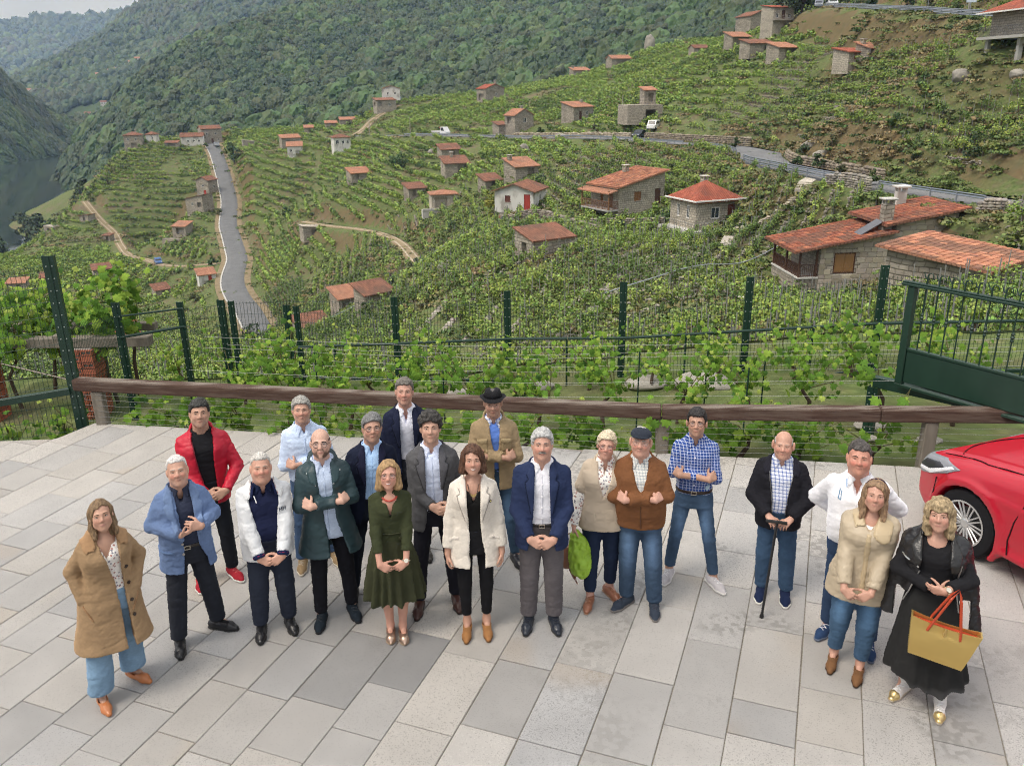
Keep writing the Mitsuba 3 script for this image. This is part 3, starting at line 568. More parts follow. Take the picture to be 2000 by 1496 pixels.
kk, M_, z_ = house(HS, 'white two storey house over a stone undercroft by the dark tree', 62.4, 209.5, 5.4, 4.8, 5.6, 18, 'mono', 'b', .7, 'tile_red', 'pale_stone', [OP('f', 1.2, .1, 2.0, 2.3), D_('f', 0, DWOOD, .9, 1.9, 3.2), W_('f', -1.7, 3.5), W_('f', 1.6, 3.5)])
put('balcony', shp(join(box(-2.9, 2.9, -3.4, -2.41, 2.85, 3.02), *[box(-2.85 + i * .38, -2.81 + i * .38, -3.36, -3.32, 3.02, 3.9) for i in range(16)], box(-2.9, 2.9, -3.38, -3.3, 3.9, 3.96)), 'matte', (0.3, 0.27, 0.24), to_world=M_), kk)
house(SD, 'open orange roofed shelter on white posts', 56.4, 220.3, 5.6, 3.4, 1.7, 24, 'mono', 'b', 1.1, 'tile_orange', openings=[OP('f', -1.2, .05, 2.2, 1.5), OP('f', 1.4, .05, 2.2, 1.5)], cat='shed')
house(SD, 'long brown roofed stone shed on the upper right slope', 55.2, 198.1, 6.8, 3.6, 1.9, 22, 'mono', 'b', .9, 'tile_brown', openings=[OP('f', 1.0, .1, 1, 1.5)], cat='shed')
house(SD, 'shed with an orange roof and dark open front on the right slope', 54.7, 178.3, 5, 3.6, 1.8, 26, 'mono', 'b', 1.0, 'tile_orange', openings=[OP('f', .6, .05, 3, 1.6)], cat='shed')
house(HS, 'stone hut with two small windows and a red roof', 53.0, 137.8, 4.4, 3.2, 1.9, 26, 'mono', 'b', .6, 'tile_red', 'pale_stone', [SH('f', -.9, .9, .5, .9), SH('f', .5, .9, .5, .9)])
house(SD, 'small orange roof above the hut with two windows', 55.4, 136.4, 3.4, 3, 1.6, 24, 'mono', 'b', .9, 'tile_orange', openings=[OP('f', 0, .05, 1.6, 1.3)], chimney=(-1.2, .6, .5), cat='shed', z=6.6)
# middle slope
house(SD, 'upper of two brown roofed huts beside the curved grass path', -14, 203.9, 4.7, 3.4, 1.9, 22, 'mono', 'b', 1.0, 'tile_brown', openings=[OP('f', .6, .1, .9, 1.4)], cat='shed')
house(SD, 'lower of two brown roofed huts, with a chimney', -11.4, 182.2, 5.2, 4, 2.1, 18, 'mono', 'b', 1.1, 'tile_brown', openings=[OP('f', 1.2, .1, 2, 1.7)], chimney=(-.3, 1.4, .8), cat='shed')
house(HS, 'orange roofed cottage up behind the white house', 2.1, 145.9, 4.6, 3.8, 2.0, 32, 'mono', 'b', 1.1, 'tile_orange', openings=[OP('f', .8, .1, 1.4, 1.6)], chimney=(-1.7, .9, .7))
house(SD, 'dark stone shed with a brown roof left of the pavilion', -19.6, 177, 3.8, 3, 1.7, 28, 'mono', 'b', .8, 'tile_brown', openings=[OP('f', -.7, .1, .8, 1.3)], cat='shed')
kk, M_, z_ = house(HS, 'pavilion with a flat red roof and white terrace', -12, 154, 4.6, 4, 2.5, 12, 'hip', rise=.5, tile='tile_orange', wall='pale_stone', openings=[OP('f', -.6, .1, 2.2, 1.9), W_('r', 0, 1.0)])
put('terrace', shp(join(box(-4.2, 3.6, -4.0, -2.01, -1.4, .02), box(-4.2, 3.6, -4.1, -3.9, .02, .35)), 'concrete', to_world=M_), kk)
house(SD, 'long low brown roof half hidden by a yellow green bush', -3.3, 148.4, 3.4, 2.6, 1.3, 32, 'mono', 'b', .8, 'tile_brown', openings=[OP('f', 0, .05, .8, 1.1)], cat='shed')
house(SD, 'long shed with an orange roof and red door behind the fence', -21.5, 108.6, 4.2, 3.0, 1.9, 36, 'mono', 'b', .9, 'tile_orange', openings=[OP('f', -1.2, .05, 1, 1.4), D_('f', .6, RED, .7, 1.3)], cat='shed')
house(SD, 'mossy brown shed roof right of the orange one behind the fence', -14.1, 84, 3.3, 2.2, 1.5, 42, 'mono', 'b', .7, 'tile_brown', openings=[OP('f', .4, .05, .7, 1.2)], cat='shed')
house(SD, 'small tilted red roofed hut low on the left slope', -82.5, 193.6, 3.4, 2.8, 1.5, 40, 'mono', 'b', .9, 'tile_brown', openings=[OP('f', .3, .05, 1, 1.2)], cat='shed')
house(SD, 'white walled hut with a red roof near the bottom of the grey road', -70.7, 191.6, 3.8, 3, 1.8, 30, 'mono', 'b', .9, 'tile_orange', 'plaster', [D_('f', .6, RED, .8, 1.5)], cat='shed')
house(SD, 'hut with a bush at its corner right of the tall left post', -107, 216.7, 4.4, 3, 1.5, 32, 'mono', 'b', .9, 'tile_brown', openings=[OP('f', .6, .05, 1, 1.2)], cat='shed')
house(SD, 'leftmost orange roofed hut seen through the wire mesh', -116.9, 195.4, 4, 3, 1.9, 10, 'mono', 'b', .6, 'tile_orange', openings=[OP('f', .6, .05, 1, 1.4)], cat='shed')
house(SD, 'brown roofed hut beside the tall left fence post', -113.1, 202.5, 3.8, 3, 1.9, 24, 'mono', 'b', .7, 'tile_brown', openings=[OP('f', .6, .05, 1, 1.4)], cat='shed')
house(SD, 'wide brown roof with a white chimney pipe below the road', -26.6, 107.5, 4.2, 3.2, 1.5, 34, 'mono', 'b', .8, 'tile_brown', openings=[OP('f', .2, .05, 1, 1.2)], cat='shed')
house(SD, 'red tiled roof low behind the brick pillar', -33.3, 68, 3.0, 2.6, 1.5, 30, 'mono', 'b', .7, 'tile_red', openings=[OP('f', .2, .05, 1, 1.2)], cat='shed')
house(SD, 'stone shed with a mossy grey brown roof in the near vines', 3.1, 74.2, 4.4, 3.0, 1.5, 32, 'mono', 'b', .75, 'tile_brown', openings=[OP('l', 0, .05, .8, 1.2)], cat='shed', over=.15)
# hamlets on the second hill and sheds in the forest
for i, (u, v, w) in enumerate(((-690, 1320, 12), (-672, 1345, 10), (-655, 1372, 9), (-640, 1400, 9), (-665, 1300, 13), (-655, 1285, 12))):
    house('hamlet_house', ['white house in the pale clearing, leftmost', 'white house in the pale clearing, second from the left', 'white house high in the pale clearing', 'white house at the right edge of the pale clearing', 'large white house at the foot of the pale clearing', 'red roofed house at the foot of the pale clearing'][i],
          u, v, w, 9, 6, 20, 'gable', 'f', 2.2, 'tile_orange' if i == 5 else 'tile_brown', 'plaster', [W_('f', 2, 3, 1.4, 1.5), W_('f', -2, 3, 1.4, 1.5)], z=float(map_coordinates(HILL_GRID['hill_b'][2], [[(v - 1150) / 22], [(u + 1350) / 22]], order=1)[0]) + .5, sink=6)
for i, (u, v, w) in enumerate(((-770, 1690, 16), (-752, 1700, 14), (-735, 1690, 12), (-705, 1690, 15), (-698, 1700, 13), (-930, 1720, 16))):
    house('hamlet_house', ['upper hamlet house under the ridge, leftmost', 'upper hamlet house under the ridge, second from the left', 'upper hamlet house under the ridge, third from the left', 'upper hamlet house under the ridge, fourth from the left', 'upper hamlet house under the ridge, rightmost', 'lone reddish house far left on the second hill'][i],
          u, v, w, 10, 8, 25, 'gable', 'f', 2.6, 'tile_orange', 'plaster', [W_('f', 2, 3, 1.6, 1.7), W_('f', -2, 3, 1.6, 1.7)], z=float(map_coordinates(HILL_GRID['hill_b'][2], [[(v - 1150) / 22], [(u + 1350) / 22]], order=1)[0]) + 3, sink=8)
# ------------------------------------------------------------------ the nearer houses, tile by tile and stone by stone
def roof_tiles(key, M, x0, x1, y0, y1, zf, axis, tw=0.25, tl=0.38, cols=((0.35, 0.15, 0.09), (0.44, 0.20, 0.12), (0.28, 0.12, 0.08)), seed=1, parts=0, grime=0.25):
    """Rows of barrel tiles on a mono pitch plane z = zf(x, y); the slope runs along axis 0 (x) or 1 (y); the nearest become parts."""
    r = np.random.default_rng(seed)
    a0, a1, s0, s1 = (y0, y1, x0, x1) if axis == 0 else (x0, x1, y0, y1)
    na, ns = int((a1 - a0) / tw), int((s1 - s0) / tl)
    th = np.linspace(0, PI, 5)
    ring = np.stack([np.cos(th) * tw * .52, np.sin(th) * tw * .36], 1)
    pieces = []
    for i in range(na):
        for j in range(ns):
            A, S = a0 + (i + .5) * tw, s0 + j * tl
            e = r.normal(0, .006, 3); v = []
            for ss, lift in ((S - .03, 0.012), (S + tl + .03, 0.04)):
                if zf(0, 0) is None: pass
                for q in ring:
                    p = (ss, A + q[0] + e[0]) if axis == 0 else (A + q[0] + e[0], ss)
                    low = zf(*((S, A) if axis == 0 else (A, S))) < zf(*((S + tl, A) if axis == 0 else (A, S + tl)))
                    v.append((p[0], p[1], zf(*p) + q[1] * (1.05 if (ss < S) == low else .9) + (0.035 if (ss < S) == low else 0.0) + e[1]))
            f = [(k, k + 1, k + 6) for k in range(4)] + [(k, k + 6, k + 5) for k in range(4)]
            f += [(0, 2, 1), (0, 4, 2), (2, 4, 3)]
            c = np.array(cols[r.integers(len(cols))]) * r.uniform(.75, 1.2)
            g = meshkit.fbm(np.array([[A * .9, S * .9, seed]]), 3, seed)[0]
            c = c * (1 - grime) + np.array((0.10, 0.08, 0.065)) * grime if g > .52 else c
            pieces.append((trimesh.Trimesh(v, f, process=False), c, S, A))
    if parts:
        pieces.sort(key=lambda t: t[2] if axis == 1 else t[2])
    for m, c, *_ in pieces[:parts]:
        put('tile', shp(m, 'matte', c, to_world=M), key)
    rest = pieces[parts:]
    if rest:
        me = join([m for m, *_ in rest]); col = np.repeat([c for _, c, *_ in rest], 10, axis=0)
        put('tile_field', cply((np.asarray(me.vertices), np.asarray(me.faces)), 'matte', col, to_world=M), key, kind='stuff')
def railing(x0, y0, x1, y1, z0, hgt, M, key, name, col, step=.12, top=.06, r=.018):
    L = math.hypot(x1 - x0, y1 - y0); n = max(2, int(L / step)); ms = []
    for i in range(n + 1):
        t = i / n; x, y = x0 + (x1 - x0) * t, y0 + (y1 - y0) * t
        ms.append(box(x - r, x + r, y - r, y + r, z0, z0 + hgt))
    for z in (z0 + .08, z0 + hgt):
        ms.append(tube([(x0, y0, z), (x1, y1, z)], top / 2, 6))
    put(name, shp(join(ms), 'paint', col, to_world=M), key)
BROWN = (0.10, 0.055, 0.035)
# orange roofed stone house with a corner balcony
kC, MC, zC = house('stone_house', 'stone house with an orange roof, brown shutters and a wooden corner balcony', 14.6, 105.0, 7.0, 5.6, 2.5, 30, 'mono', 'r', 1.5, 'tile_orange', 'pale_stone',
                   [SH('f', -.6, .75, 1.05, 1.1), D_('f', 2.5, DWOOD, .9, 2.0), SH('l', .5, .6, .6, 1.2), D_('l', -1.3, WOOD, .85, 2.0)], chimney=(1.2, 2.0, .7), z=-10.2, sink=3.5, over=.45)
roof_tiles(kC + '__roof', MC, -3.95, 3.95, -3.25, 3.25, lambda x, y: 2.5 + .75 + x * 1.5 / 7 + .13, 0, .27, .42, seed=3)
put('balcony', shp(join(box(-5.0, -3.51, -2.9, 2.8, -.2, -.02)), 'concrete', to_world=MC), kC)
railing(-4.93, -2.85, -4.93, 2.7, -.02, .95, MC, kC + '__balcony', 'railing', (0.2, 0.09, 0.05), .16)
railing(-4.93, -2.85, -3.55, -2.85, -.02, .95, MC, kC + '__balcony', 'railing', (0.2, 0.09, 0.05), .16)
put('balcony_post', shp(box(-4.98, -4.86, -2.9, -2.78, -.02, 2.25), 'paint', WOOD, to_world=MC), kC)
put('balcony_post', shp(box(-4.98, -4.86, 2.6, 2.72, -.02, 2.25), 'paint', WOOD, to_world=MC), kC)
put('balcony_roof', shp(hull([(x, y, 2.38 + x * .214 + .62 + dz) for x in (-5.3, -3.9) for y in (-3.25, 3.25) for dz in (0.0, .12)]), 'tile_orange', to_world=MC), kC)
put('pergola', shp(join([tube([(-1 + i * .9, -2.9, -2.4), (-1 + i * .9, -4.8, -2.4)], .05, 5) for i in range(5)] + [tube([(-1 + i * 1.8, -4.7, -4.6), (-1 + i * 1.8, -4.7, -2.4)], .09, 6) for i in range(3)]), 'matte', (0.16, 0.1, 0.07), to_world=MC), kC)
# red hip roofed stone house on a platform
kB, MB, zB = house('stone_house', 'pale stone house with a red hipped roof and white window bars', 20.6, 89.2, 5.3, 4.8, 2.65, 22, 'hip', 'f', 1.55, 'tile_red', 'pale_stone',
                   [W_('f', -.3, .7, 1.05, 1.15), D_('f', 1.65, (0.13, 0.045, 0.03), .9, 2.05), W_('l', -.9, .7, .55, 1.3), W_('l', .9, .7, .55, 1.3)], chimney=(.9, 1.6, 1.1), z=-10.0, sink=.3, over=.4)
put('platform', shp(join(box(-4.0, 3.0, -3.6, 2.6, -.62, -.31)), 'concrete', to_world=MB), kB)
put('pillar', shp(lathe([(0, -4.0), (.75, -4.0), (.55, -.63), (0, -.63)], 10), 'stone_wall', to_world=MB @ T().translate([-2.9, -2.6, 0])), kB)
put('undercroft', shp(box(-2.4, 2.6, -2.2, 2.5, -4, -.63), 'stone_wall', to_world=MB), kB)
railing(-3.95, -3.55, 2.9, -3.55, -.31, .9, MB, kB + '__platform', 'railing', (0.3, 0.3, 0.3), .9, .03, .015)
railing(-3.95, -3.55, -3.95, 2.5, -.31, .9, MB, kB + '__platform', 'railing', (0.3, 0.3, 0.3), .9, .03, .015)
put('gutter', shp(join(box(-3.15, 3.15, -2.92, -2.8, 2.52, 2.66), box(-3.17, -3.05, -2.8, 2.8, 2.52, 2.66)), 'paint', WHITE, to_world=MB), kB)
# old white house
kD, MD, zD = house('old_white_house', 'weathered white plaster house with a red door and hanging ivy', 1.6, 118.4, 5.6, 5.6, 2.5, -20, 'gable', 'r', .9, 'tile_brown', 'plaster',
                   [SH('f', -.9, 1.0, .8, .9, (0.13, 0.05, 0.04)), D_('f', 1.9, RED, .9, 2.1), W_('r', .3, .9)], z=-12.2, sink=.4, over=.4)
put('cellar', shp(box(-2.7, 2.7, -2.75, 2.7, -2.8, -.41), 'stone_wall', to_world=MD), kD)
put('cellar_door', shp(box(-2.5, -1.7, -2.84, -2.755, -2.3, -.9), 'paint', RED, to_world=MD), kD)
put('stair', shp(join([box(1.3 + i * .0, 2.7, -3.6 - i * .28, -2.79 - i * .28, -.62 - i * .2 - .25, -.45 - i * .2) for i in range(7)]), 'concrete', to_world=MD), kD)
put('porch', shp(join(tube([(-3.4, -3.4, -1.6), (.6, -3.4, -1.5)], .06, 5), *[tube([(-3.3 + i * 1.3, -3.4, -3.4), (-3.3 + i * 1.3, -3.4, -1.5)], .06, 5) for i in range(4)]), 'matte', (0.2, 0.17, 0.14), to_world=MD), kD)
# large stone house with a stepped red roof and veranda
kA = thing('large_stone_house', 'large stone house with a stepped red roof, veranda, solar panel and wide brown shutters', 'house')
NEARBY.append((27, 61, 'large stone house with the stepped roof')); FOOT.append((27, 63, 7.2)); FOOT.append((23, 62, 4.5)); FOOT.append((31, 63, 4.5))
MA = at(21.0, 60.0, -9.6, 3)
zl = lambda x, y: 2.05 + x * .178
W1 = m2t((mbox(1.5, 11.4, 0, 5.4, -3.0, 9).trim_by_plane((.178, 0, -1), -2.05 + .01) - mbox(2.55, 4.15, -.2, .16, .35, 1.85)))
put('wall', shp(W1, 'stone_wall', to_world=MA), kA)
put('veranda_base', shp(m2t(mbox(0, 1.49, 0, 5.4, -3.0, 0) - mbox(1.0, 1.4, -.3, .3, -.9, -.7)), 'stone_wall', to_world=MA), kA)
put('veranda_floor', shp(box(-.08, 1.49, -.08, 5.4, .004, .12), 'paint', (0.55, 0.53, 0.5), to_world=MA), kA)
for (x, y) in ((.06, .06), (.06, 2.6), (.06, 5.2), (1.3, .06)):
    put('veranda_post', shp(box(x - .07, x + .07, y - .07, y + .07, .12, 2.05 + .178 * x), 'paint', DWOOD, to_world=MA), kA)
railing(.06, .06, .06, 5.2, .12, .9, MA, kA, 'veranda_railing', DWOOD, .13)
railing(.06, .06, 1.45, .06, .12, .9, MA, kA, 'veranda_railing', DWOOD, .13)
put('roof', shp(hull([(x, y, zl(x, y) + dz) for x in (-.6, 6.9) for y in (-.55, 5.9) for dz in (0.01, .14)]), 'tile_brown', to_world=MA), kA)
put('upper_roof', shp(hull([(x, y, zl(x, y) + .62 + dz) for x in (5.9, 12.0) for y in (-.5, 5.9) for dz in (0.0, .14)]), 'tile_brown', to_world=MA), kA)
put('upper_wall', shp(hull([(x, y, zl(x, y) + dz) for x in (6.92, 11.4) for y in (0.0, 5.4) for dz in (0.012, .615)]), 'stone_wall', to_world=MA), kA)
TC = ((0.27, 0.095, 0.06), (0.34, 0.13, 0.075), (0.21, 0.08, 0.055))
roof_tiles(kA + '__roof', MA, -.55, 6.9, -.55, 5.85, lambda x, y: zl(x, y) + .14, 0, .25, .4, TC, 5, grime=.5)
roof_tiles(kA + '__upper_roof', MA, 5.95, 12.0, -.5, 5.85, lambda x, y: zl(x, y) + .76, 0, .25, .4, TC, 6, grime=.4)
put('chimney', shp(join(bevel_box(6.0, 6.75, .3, .95, 2.9, 5.2, .03)), 'stone_wall', to_world=MA), kA)
put('chimney_cap', shp(join(bevel_box(5.85, 6.9, .15, 1.1, 5.5, 5.62, .03), *[box(6.37 + a - .07, 6.37 + a + .07, .62 + b - .07, .62 + b + .07, 5.2, 5.5) for a in (-.28, .28) for b in (-.22, .22)]), 'concrete', to_world=MA), kA + '__chimney')
put('rear_chimney', shp(join(box(9.1, 9.8, 4.6, 5.2, 4, 5.5), bevel_box(8.9, 10, 4.4, 5.4, 5.8, 5.95, .03), *[box(9.45 + a - .07, 9.45 + a + .07, 4.9 + b - .07, 4.9 + b + .07, 5.5, 5.8) for a in (-.28, .28) for b in (-.22, .22)]), 'plaster', to_world=MA), kA)
put('solar_panel', shp(hull([(4.4, .25, 3.05), (6.0, .25, 4.0), (4.4, 1.3, 3.1), (6.0, 1.3, 4.05), (4.42, .25, 3.0), (6.02, .25, 3.95), (4.42, 1.3, 3.05), (6.02, 1.3, 4.0)]), 'gloss', (0.09, 0.09, 0.11), to_world=MA), kA)
wk = put('window', shp(join(box(2.55, 2.63, .0, .12, .35, 1.85), box(4.07, 4.15, .0, .12, .35, 1.85), box(2.63, 4.07, .0, .12, .35, .43), box(2.63, 4.07, .0, .12, 1.77, 1.85)), 'paint', DWOOD, to_world=MA), kA)
for x in (2.64, 3.36):
    put('shutter', shp(join(box(x, x + .7, .03, .09, .435, 1.765), *[box(x + .05, x + .65, .01, .03, .5 + i * .2, .64 + i * .2) for i in range(6)]), 'paint', (0.27, 0.15, 0.065), to_world=MA), wk)
r_ = np.random.default_rng(77)      # blocks of the long front wall
z0 = -2.9
while z0 < 4.6:
    hh = r_.uniform(.30, .42); x0 = 1.5 + r_.uniform(-.3, 0)
    while x0 < 11.4:
        ww = r_.uniform(.4, .85); a, b = max(x0, 1.52) + .015, min(x0 + ww, 11.38) - .015
        top = min(z0 + hh - .025, 2.03 + a * .178 + (.6 if a > 6.95 else 0))
        if b - a > .12 and top - z0 > .1 and not (b > 2.5 and a < 4.2 and top > .3 and z0 < 1.9):
            c = np.array((0.40, 0.36, 0.295)) * r_.uniform(.75, 1.22) * np.array([1, r_.uniform(.96, 1.02), r_.uniform(.9, 1.05)])
            put('stone', shp(bevel_box(a, b, -.035 - r_.uniform(0, .02), .05, z0, top, .022), 'matte', c, to_world=MA), kA + '__wall')
        x0 += ww
    z0 += hh
# near tiled roof at the right
kE = thing('tiled_shed', 'low shed with a mossy orange tiled roof at the right, nearest the terrace', 'shed')
FOOT.append((25.8, 46.0, 5.5))
ME = at(26.2, 42.9, -7.9, 40)
zt = lambda x, y: 2.75 + y * .10
put('wall', shp(m2t(mbox(-2.4, 2.9, .4, 5.6, -2, 7).trim_by_plane((0, .10, -1), -2.745) - mbox(-.2, .9, .2, .6, .0, 1.9) - mbox(-2.6, -2.2, 1.5, 3.2, .9, 2.0)), 'stone_wall', to_world=ME), kE)
put('roof', shp(hull([(x, y, zt(x, y) + dz) for x in (-2.9, 3.4) for y in (-.1, 6.1) for dz in (0, .10)]), 'tile_orange', to_world=ME), kE)
roof_tiles(kE + '__roof', ME, -2.85, 3.4, -.12, 6.1, lambda x, y: zt(x, y) + .10, 1, .25, .36, ((0.40, 0.18, 0.11), (0.47, 0.225, 0.14), (0.33, 0.15, 0.10)), 9, parts=290, grime=.55)
# house on stilts at the top right
kF = thing('stilt_house', 'stone house on tall concrete stilts at the upper right edge', 'house')
NEARBY.append((50, 91, 'stone house on stilts')); FOOT.append((50, 91, 6))
MF = at(50.2, 88.2, 7.75, 6)
put('wall', shp(m2t(mbox(.9, 9, .0, 6, .15, 2.45) - mbox(2.9, 3.8, -.2, .14, .75, 2.05)), 'pale_stone', to_world=MF), kF)
put('shutter', shp(join(box(2.92, 3.34, .0, .08, .77, 2.03), box(3.36, 3.78, .0, .08, .77, 2.03)), 'paint', WOOD, to_world=MF), kF)
put('platform', shp(box(-.4, 9.2, -.9, 6.2, -.12, .148), 'concrete', to_world=MF), kF)
for (x, y) in ((.4, .3), (.4, 5.2), (5, .3), (8.5, .3), (5, 5.2)):
    put('stilt', shp(box(x - .22, x + .22, y - .22, y + .22, -4.2, -.122), 'concrete', to_world=MF), kF)
put('roof', shp(hull([(-.5, -.7, 2.46), (9.5, -.7, 2.46), (9.5, 6.6, 2.46), (-.5, 6.6, 2.46), (2.3, 3, 3.9), (8, 3, 3.9)]), 'tile_red', to_world=MF), kF)
put('roof_edge', shp(join(box(-.55, 9.5, -.78, -.71, 2.36, 2.5), box(-.6, -.53, -.7, 6.6, 2.36, 2.5)), 'paint', WHITE, to_world=MF), kF)
railing(-.35, -.85, 9.1, -.85, .15, .95, MF, kF + '__platform', 'railing', (0.1, 0.1, 0.1), 1.0, .03, .02)
railing(-.35, -.85, -.35, 6.0, .15, .95, MF, kF + '__platform', 'railing', (0.1, 0.1, 0.1), .14, .03, .012)
put('brick_panel', shp(box(5.3, 6.5, .1, .35, -3.4, -1.6), 'paint', (0.4, 0.12, 0.08), to_world=MF), kF)
# ------------------------------------------------------------------ vineyards: rows of vines along the contours
VG = ((0.20, 0.295, 0.06), (0.15, 0.24, 0.052), (0.25, 0.335, 0.074), (0.115, 0.185, 0.046))
def leaf_cloud(r, n, size, rad, cen, col, two=True):
    """n folded leaves scattered in an ellipsoid: vertices, faces, colours."""
    d = r.normal(size=(n, 3)); d /= np.linalg.norm(d, axis=1, keepdims=True)
    p = d * (r.uniform(.25, 1, (n, 1)) ** .5) * rad * r.uniform(.75, 1.15, (n, 1)) + cen
    nr = d * .6 + r.normal(0, .5, (n, 3)) + [0, 0, .55]; nr /= np.linalg.norm(nr, axis=1, keepdims=True)
    t = np.cross(nr, r.normal(size=(n, 3))); t /= np.linalg.norm(t, axis=1, keepdims=True)
    b = np.cross(nr, t); s = size * r.uniform(.6, 1.25, (n, 1))
    droop = nr * -.22 * s
    v = np.stack([p + t * s, p + b * s * .8 + droop, p - t * s * .85, p - b * s * .8 + droop], 1).reshape(-1, 3)
    k = np.arange(n)[:, None] * 4
    f = np.vstack([k + [0, 1, 2], k + [0, 2, 3]])
    c = np.array(col) * r.uniform(.6, 1.4, (n, 1)) * np.stack([r.uniform(.85, 1.25, n), np.ones(n), r.uniform(.8, 1.2, n)], 1)
    return v, f, np.repeat(c, 4, axis=0)
def merge(parts):
    o, V, F, C = 0, [], [], []
    for v, f, c in parts: V.append(v); F.append(f + o); C.append(np.broadcast_to(c, v.shape)); o += len(v)
    return np.vstack(V), np.vstack(F), np.clip(np.vstack(C), .004, 1)
def solid(m, c): return np.asarray(m.vertices), np.asarray(m.faces), np.broadcast_to(np.asarray(c, float), (len(m.vertices), 3))
for a_, b_, rr_ in (((31.2, 87.0), (27.7, 80.5), 1.1), ((22.2, 83), (19.2, 74.5), 1.0), ((15.3, 53.6), (9.8, 45.3), .8), ((21.9, 80.5), (26.8, 79.8), .9)):
    for t_ in np.linspace(0, 1, 9): FOOT.append((a_[0] + (b_[0] - a_[0]) * t_, a_[1] + (b_[1] - a_[1]) * t_, rr_))
def vine_parts(seed, n, size, col, big=1.0):
    r = np.random.default_rng(seed)
    a = merge([leaf_cloud(r, n // 3, size, np.array([.44, .23, .34]) * r.uniform(.8, 1.2) * big, np.array([r.normal(0, .3), r.normal(0, .1), r.uniform(.55, 1.05)]), np.array(col) * r.uniform(.85, 1.15)) for _ in range(3)])
    tr = tube([(0, 0, -.3), (r.normal(0, .05), r.normal(0, .05), .3), (r.normal(0, .1), 0, .7)], [.05, .04, .03], 5)
    st = tube([(.12, 0, -.3), (.12 + r.normal(0, .04), r.normal(0, .04), r.uniform(1.2, 1.75))], .022, 4)
    return a, tr, st
Zs = gaussian_filter(GZ, 4.0)
dZy, dZx = np.gradient(Zs, GS); dZx0, dZy0 = dZx, dZy
samp = lambda A, x, y: map_coordinates(A, [(y - GY[0]) / GS, (x - GX[0]) / GS], order=1, mode='nearest')
def road_dist(x, y):
    d = np.full(x.shape, 1e9)
    for w, p in ROADS.values():
        q = p[::2]
        for i in range(0, len(x), 20000):
            s = slice(i, i + 20000)
            d[s] = np.minimum(d[s], np.sqrt(((x[s, None] - q[None, :, 0]) ** 2 + (y[s, None] - q[None, :, 1]) ** 2).min(1)) - w)
    return d
def visible(x, y, z, lift):
    ok = np.ones(len(x), bool)
    for t in np.linspace(.08, .975, 48):
        zz = CAM_H * (1 - t) + (z + lift) * t
        yy = y * t
        ok &= (yy < 16) | (ground(x * t, yy) < zz + .25)
    return ok
r = np.random.default_rng(21)
zc = np.array([(cx + r.uniform(-14, 14), cy + r.uniform(-12, 12)) for cy in np.arange(22, 400, 34) for cx in np.arange(-220, 130, 38)])
zn = len(zc)
zslope = np.hypot(samp(dZx, zc[:, 0], zc[:, 1]), samp(dZy, zc[:, 0], zc[:, 1]))
zslope = np.clip(zslope, .10, .7)
zdir = r.uniform(-.45, .45, zn) + np.where(r.random(zn) < .15, PI / 2, 0)     # the row normal's turn away from the fall line
zbare = r.random(zn)
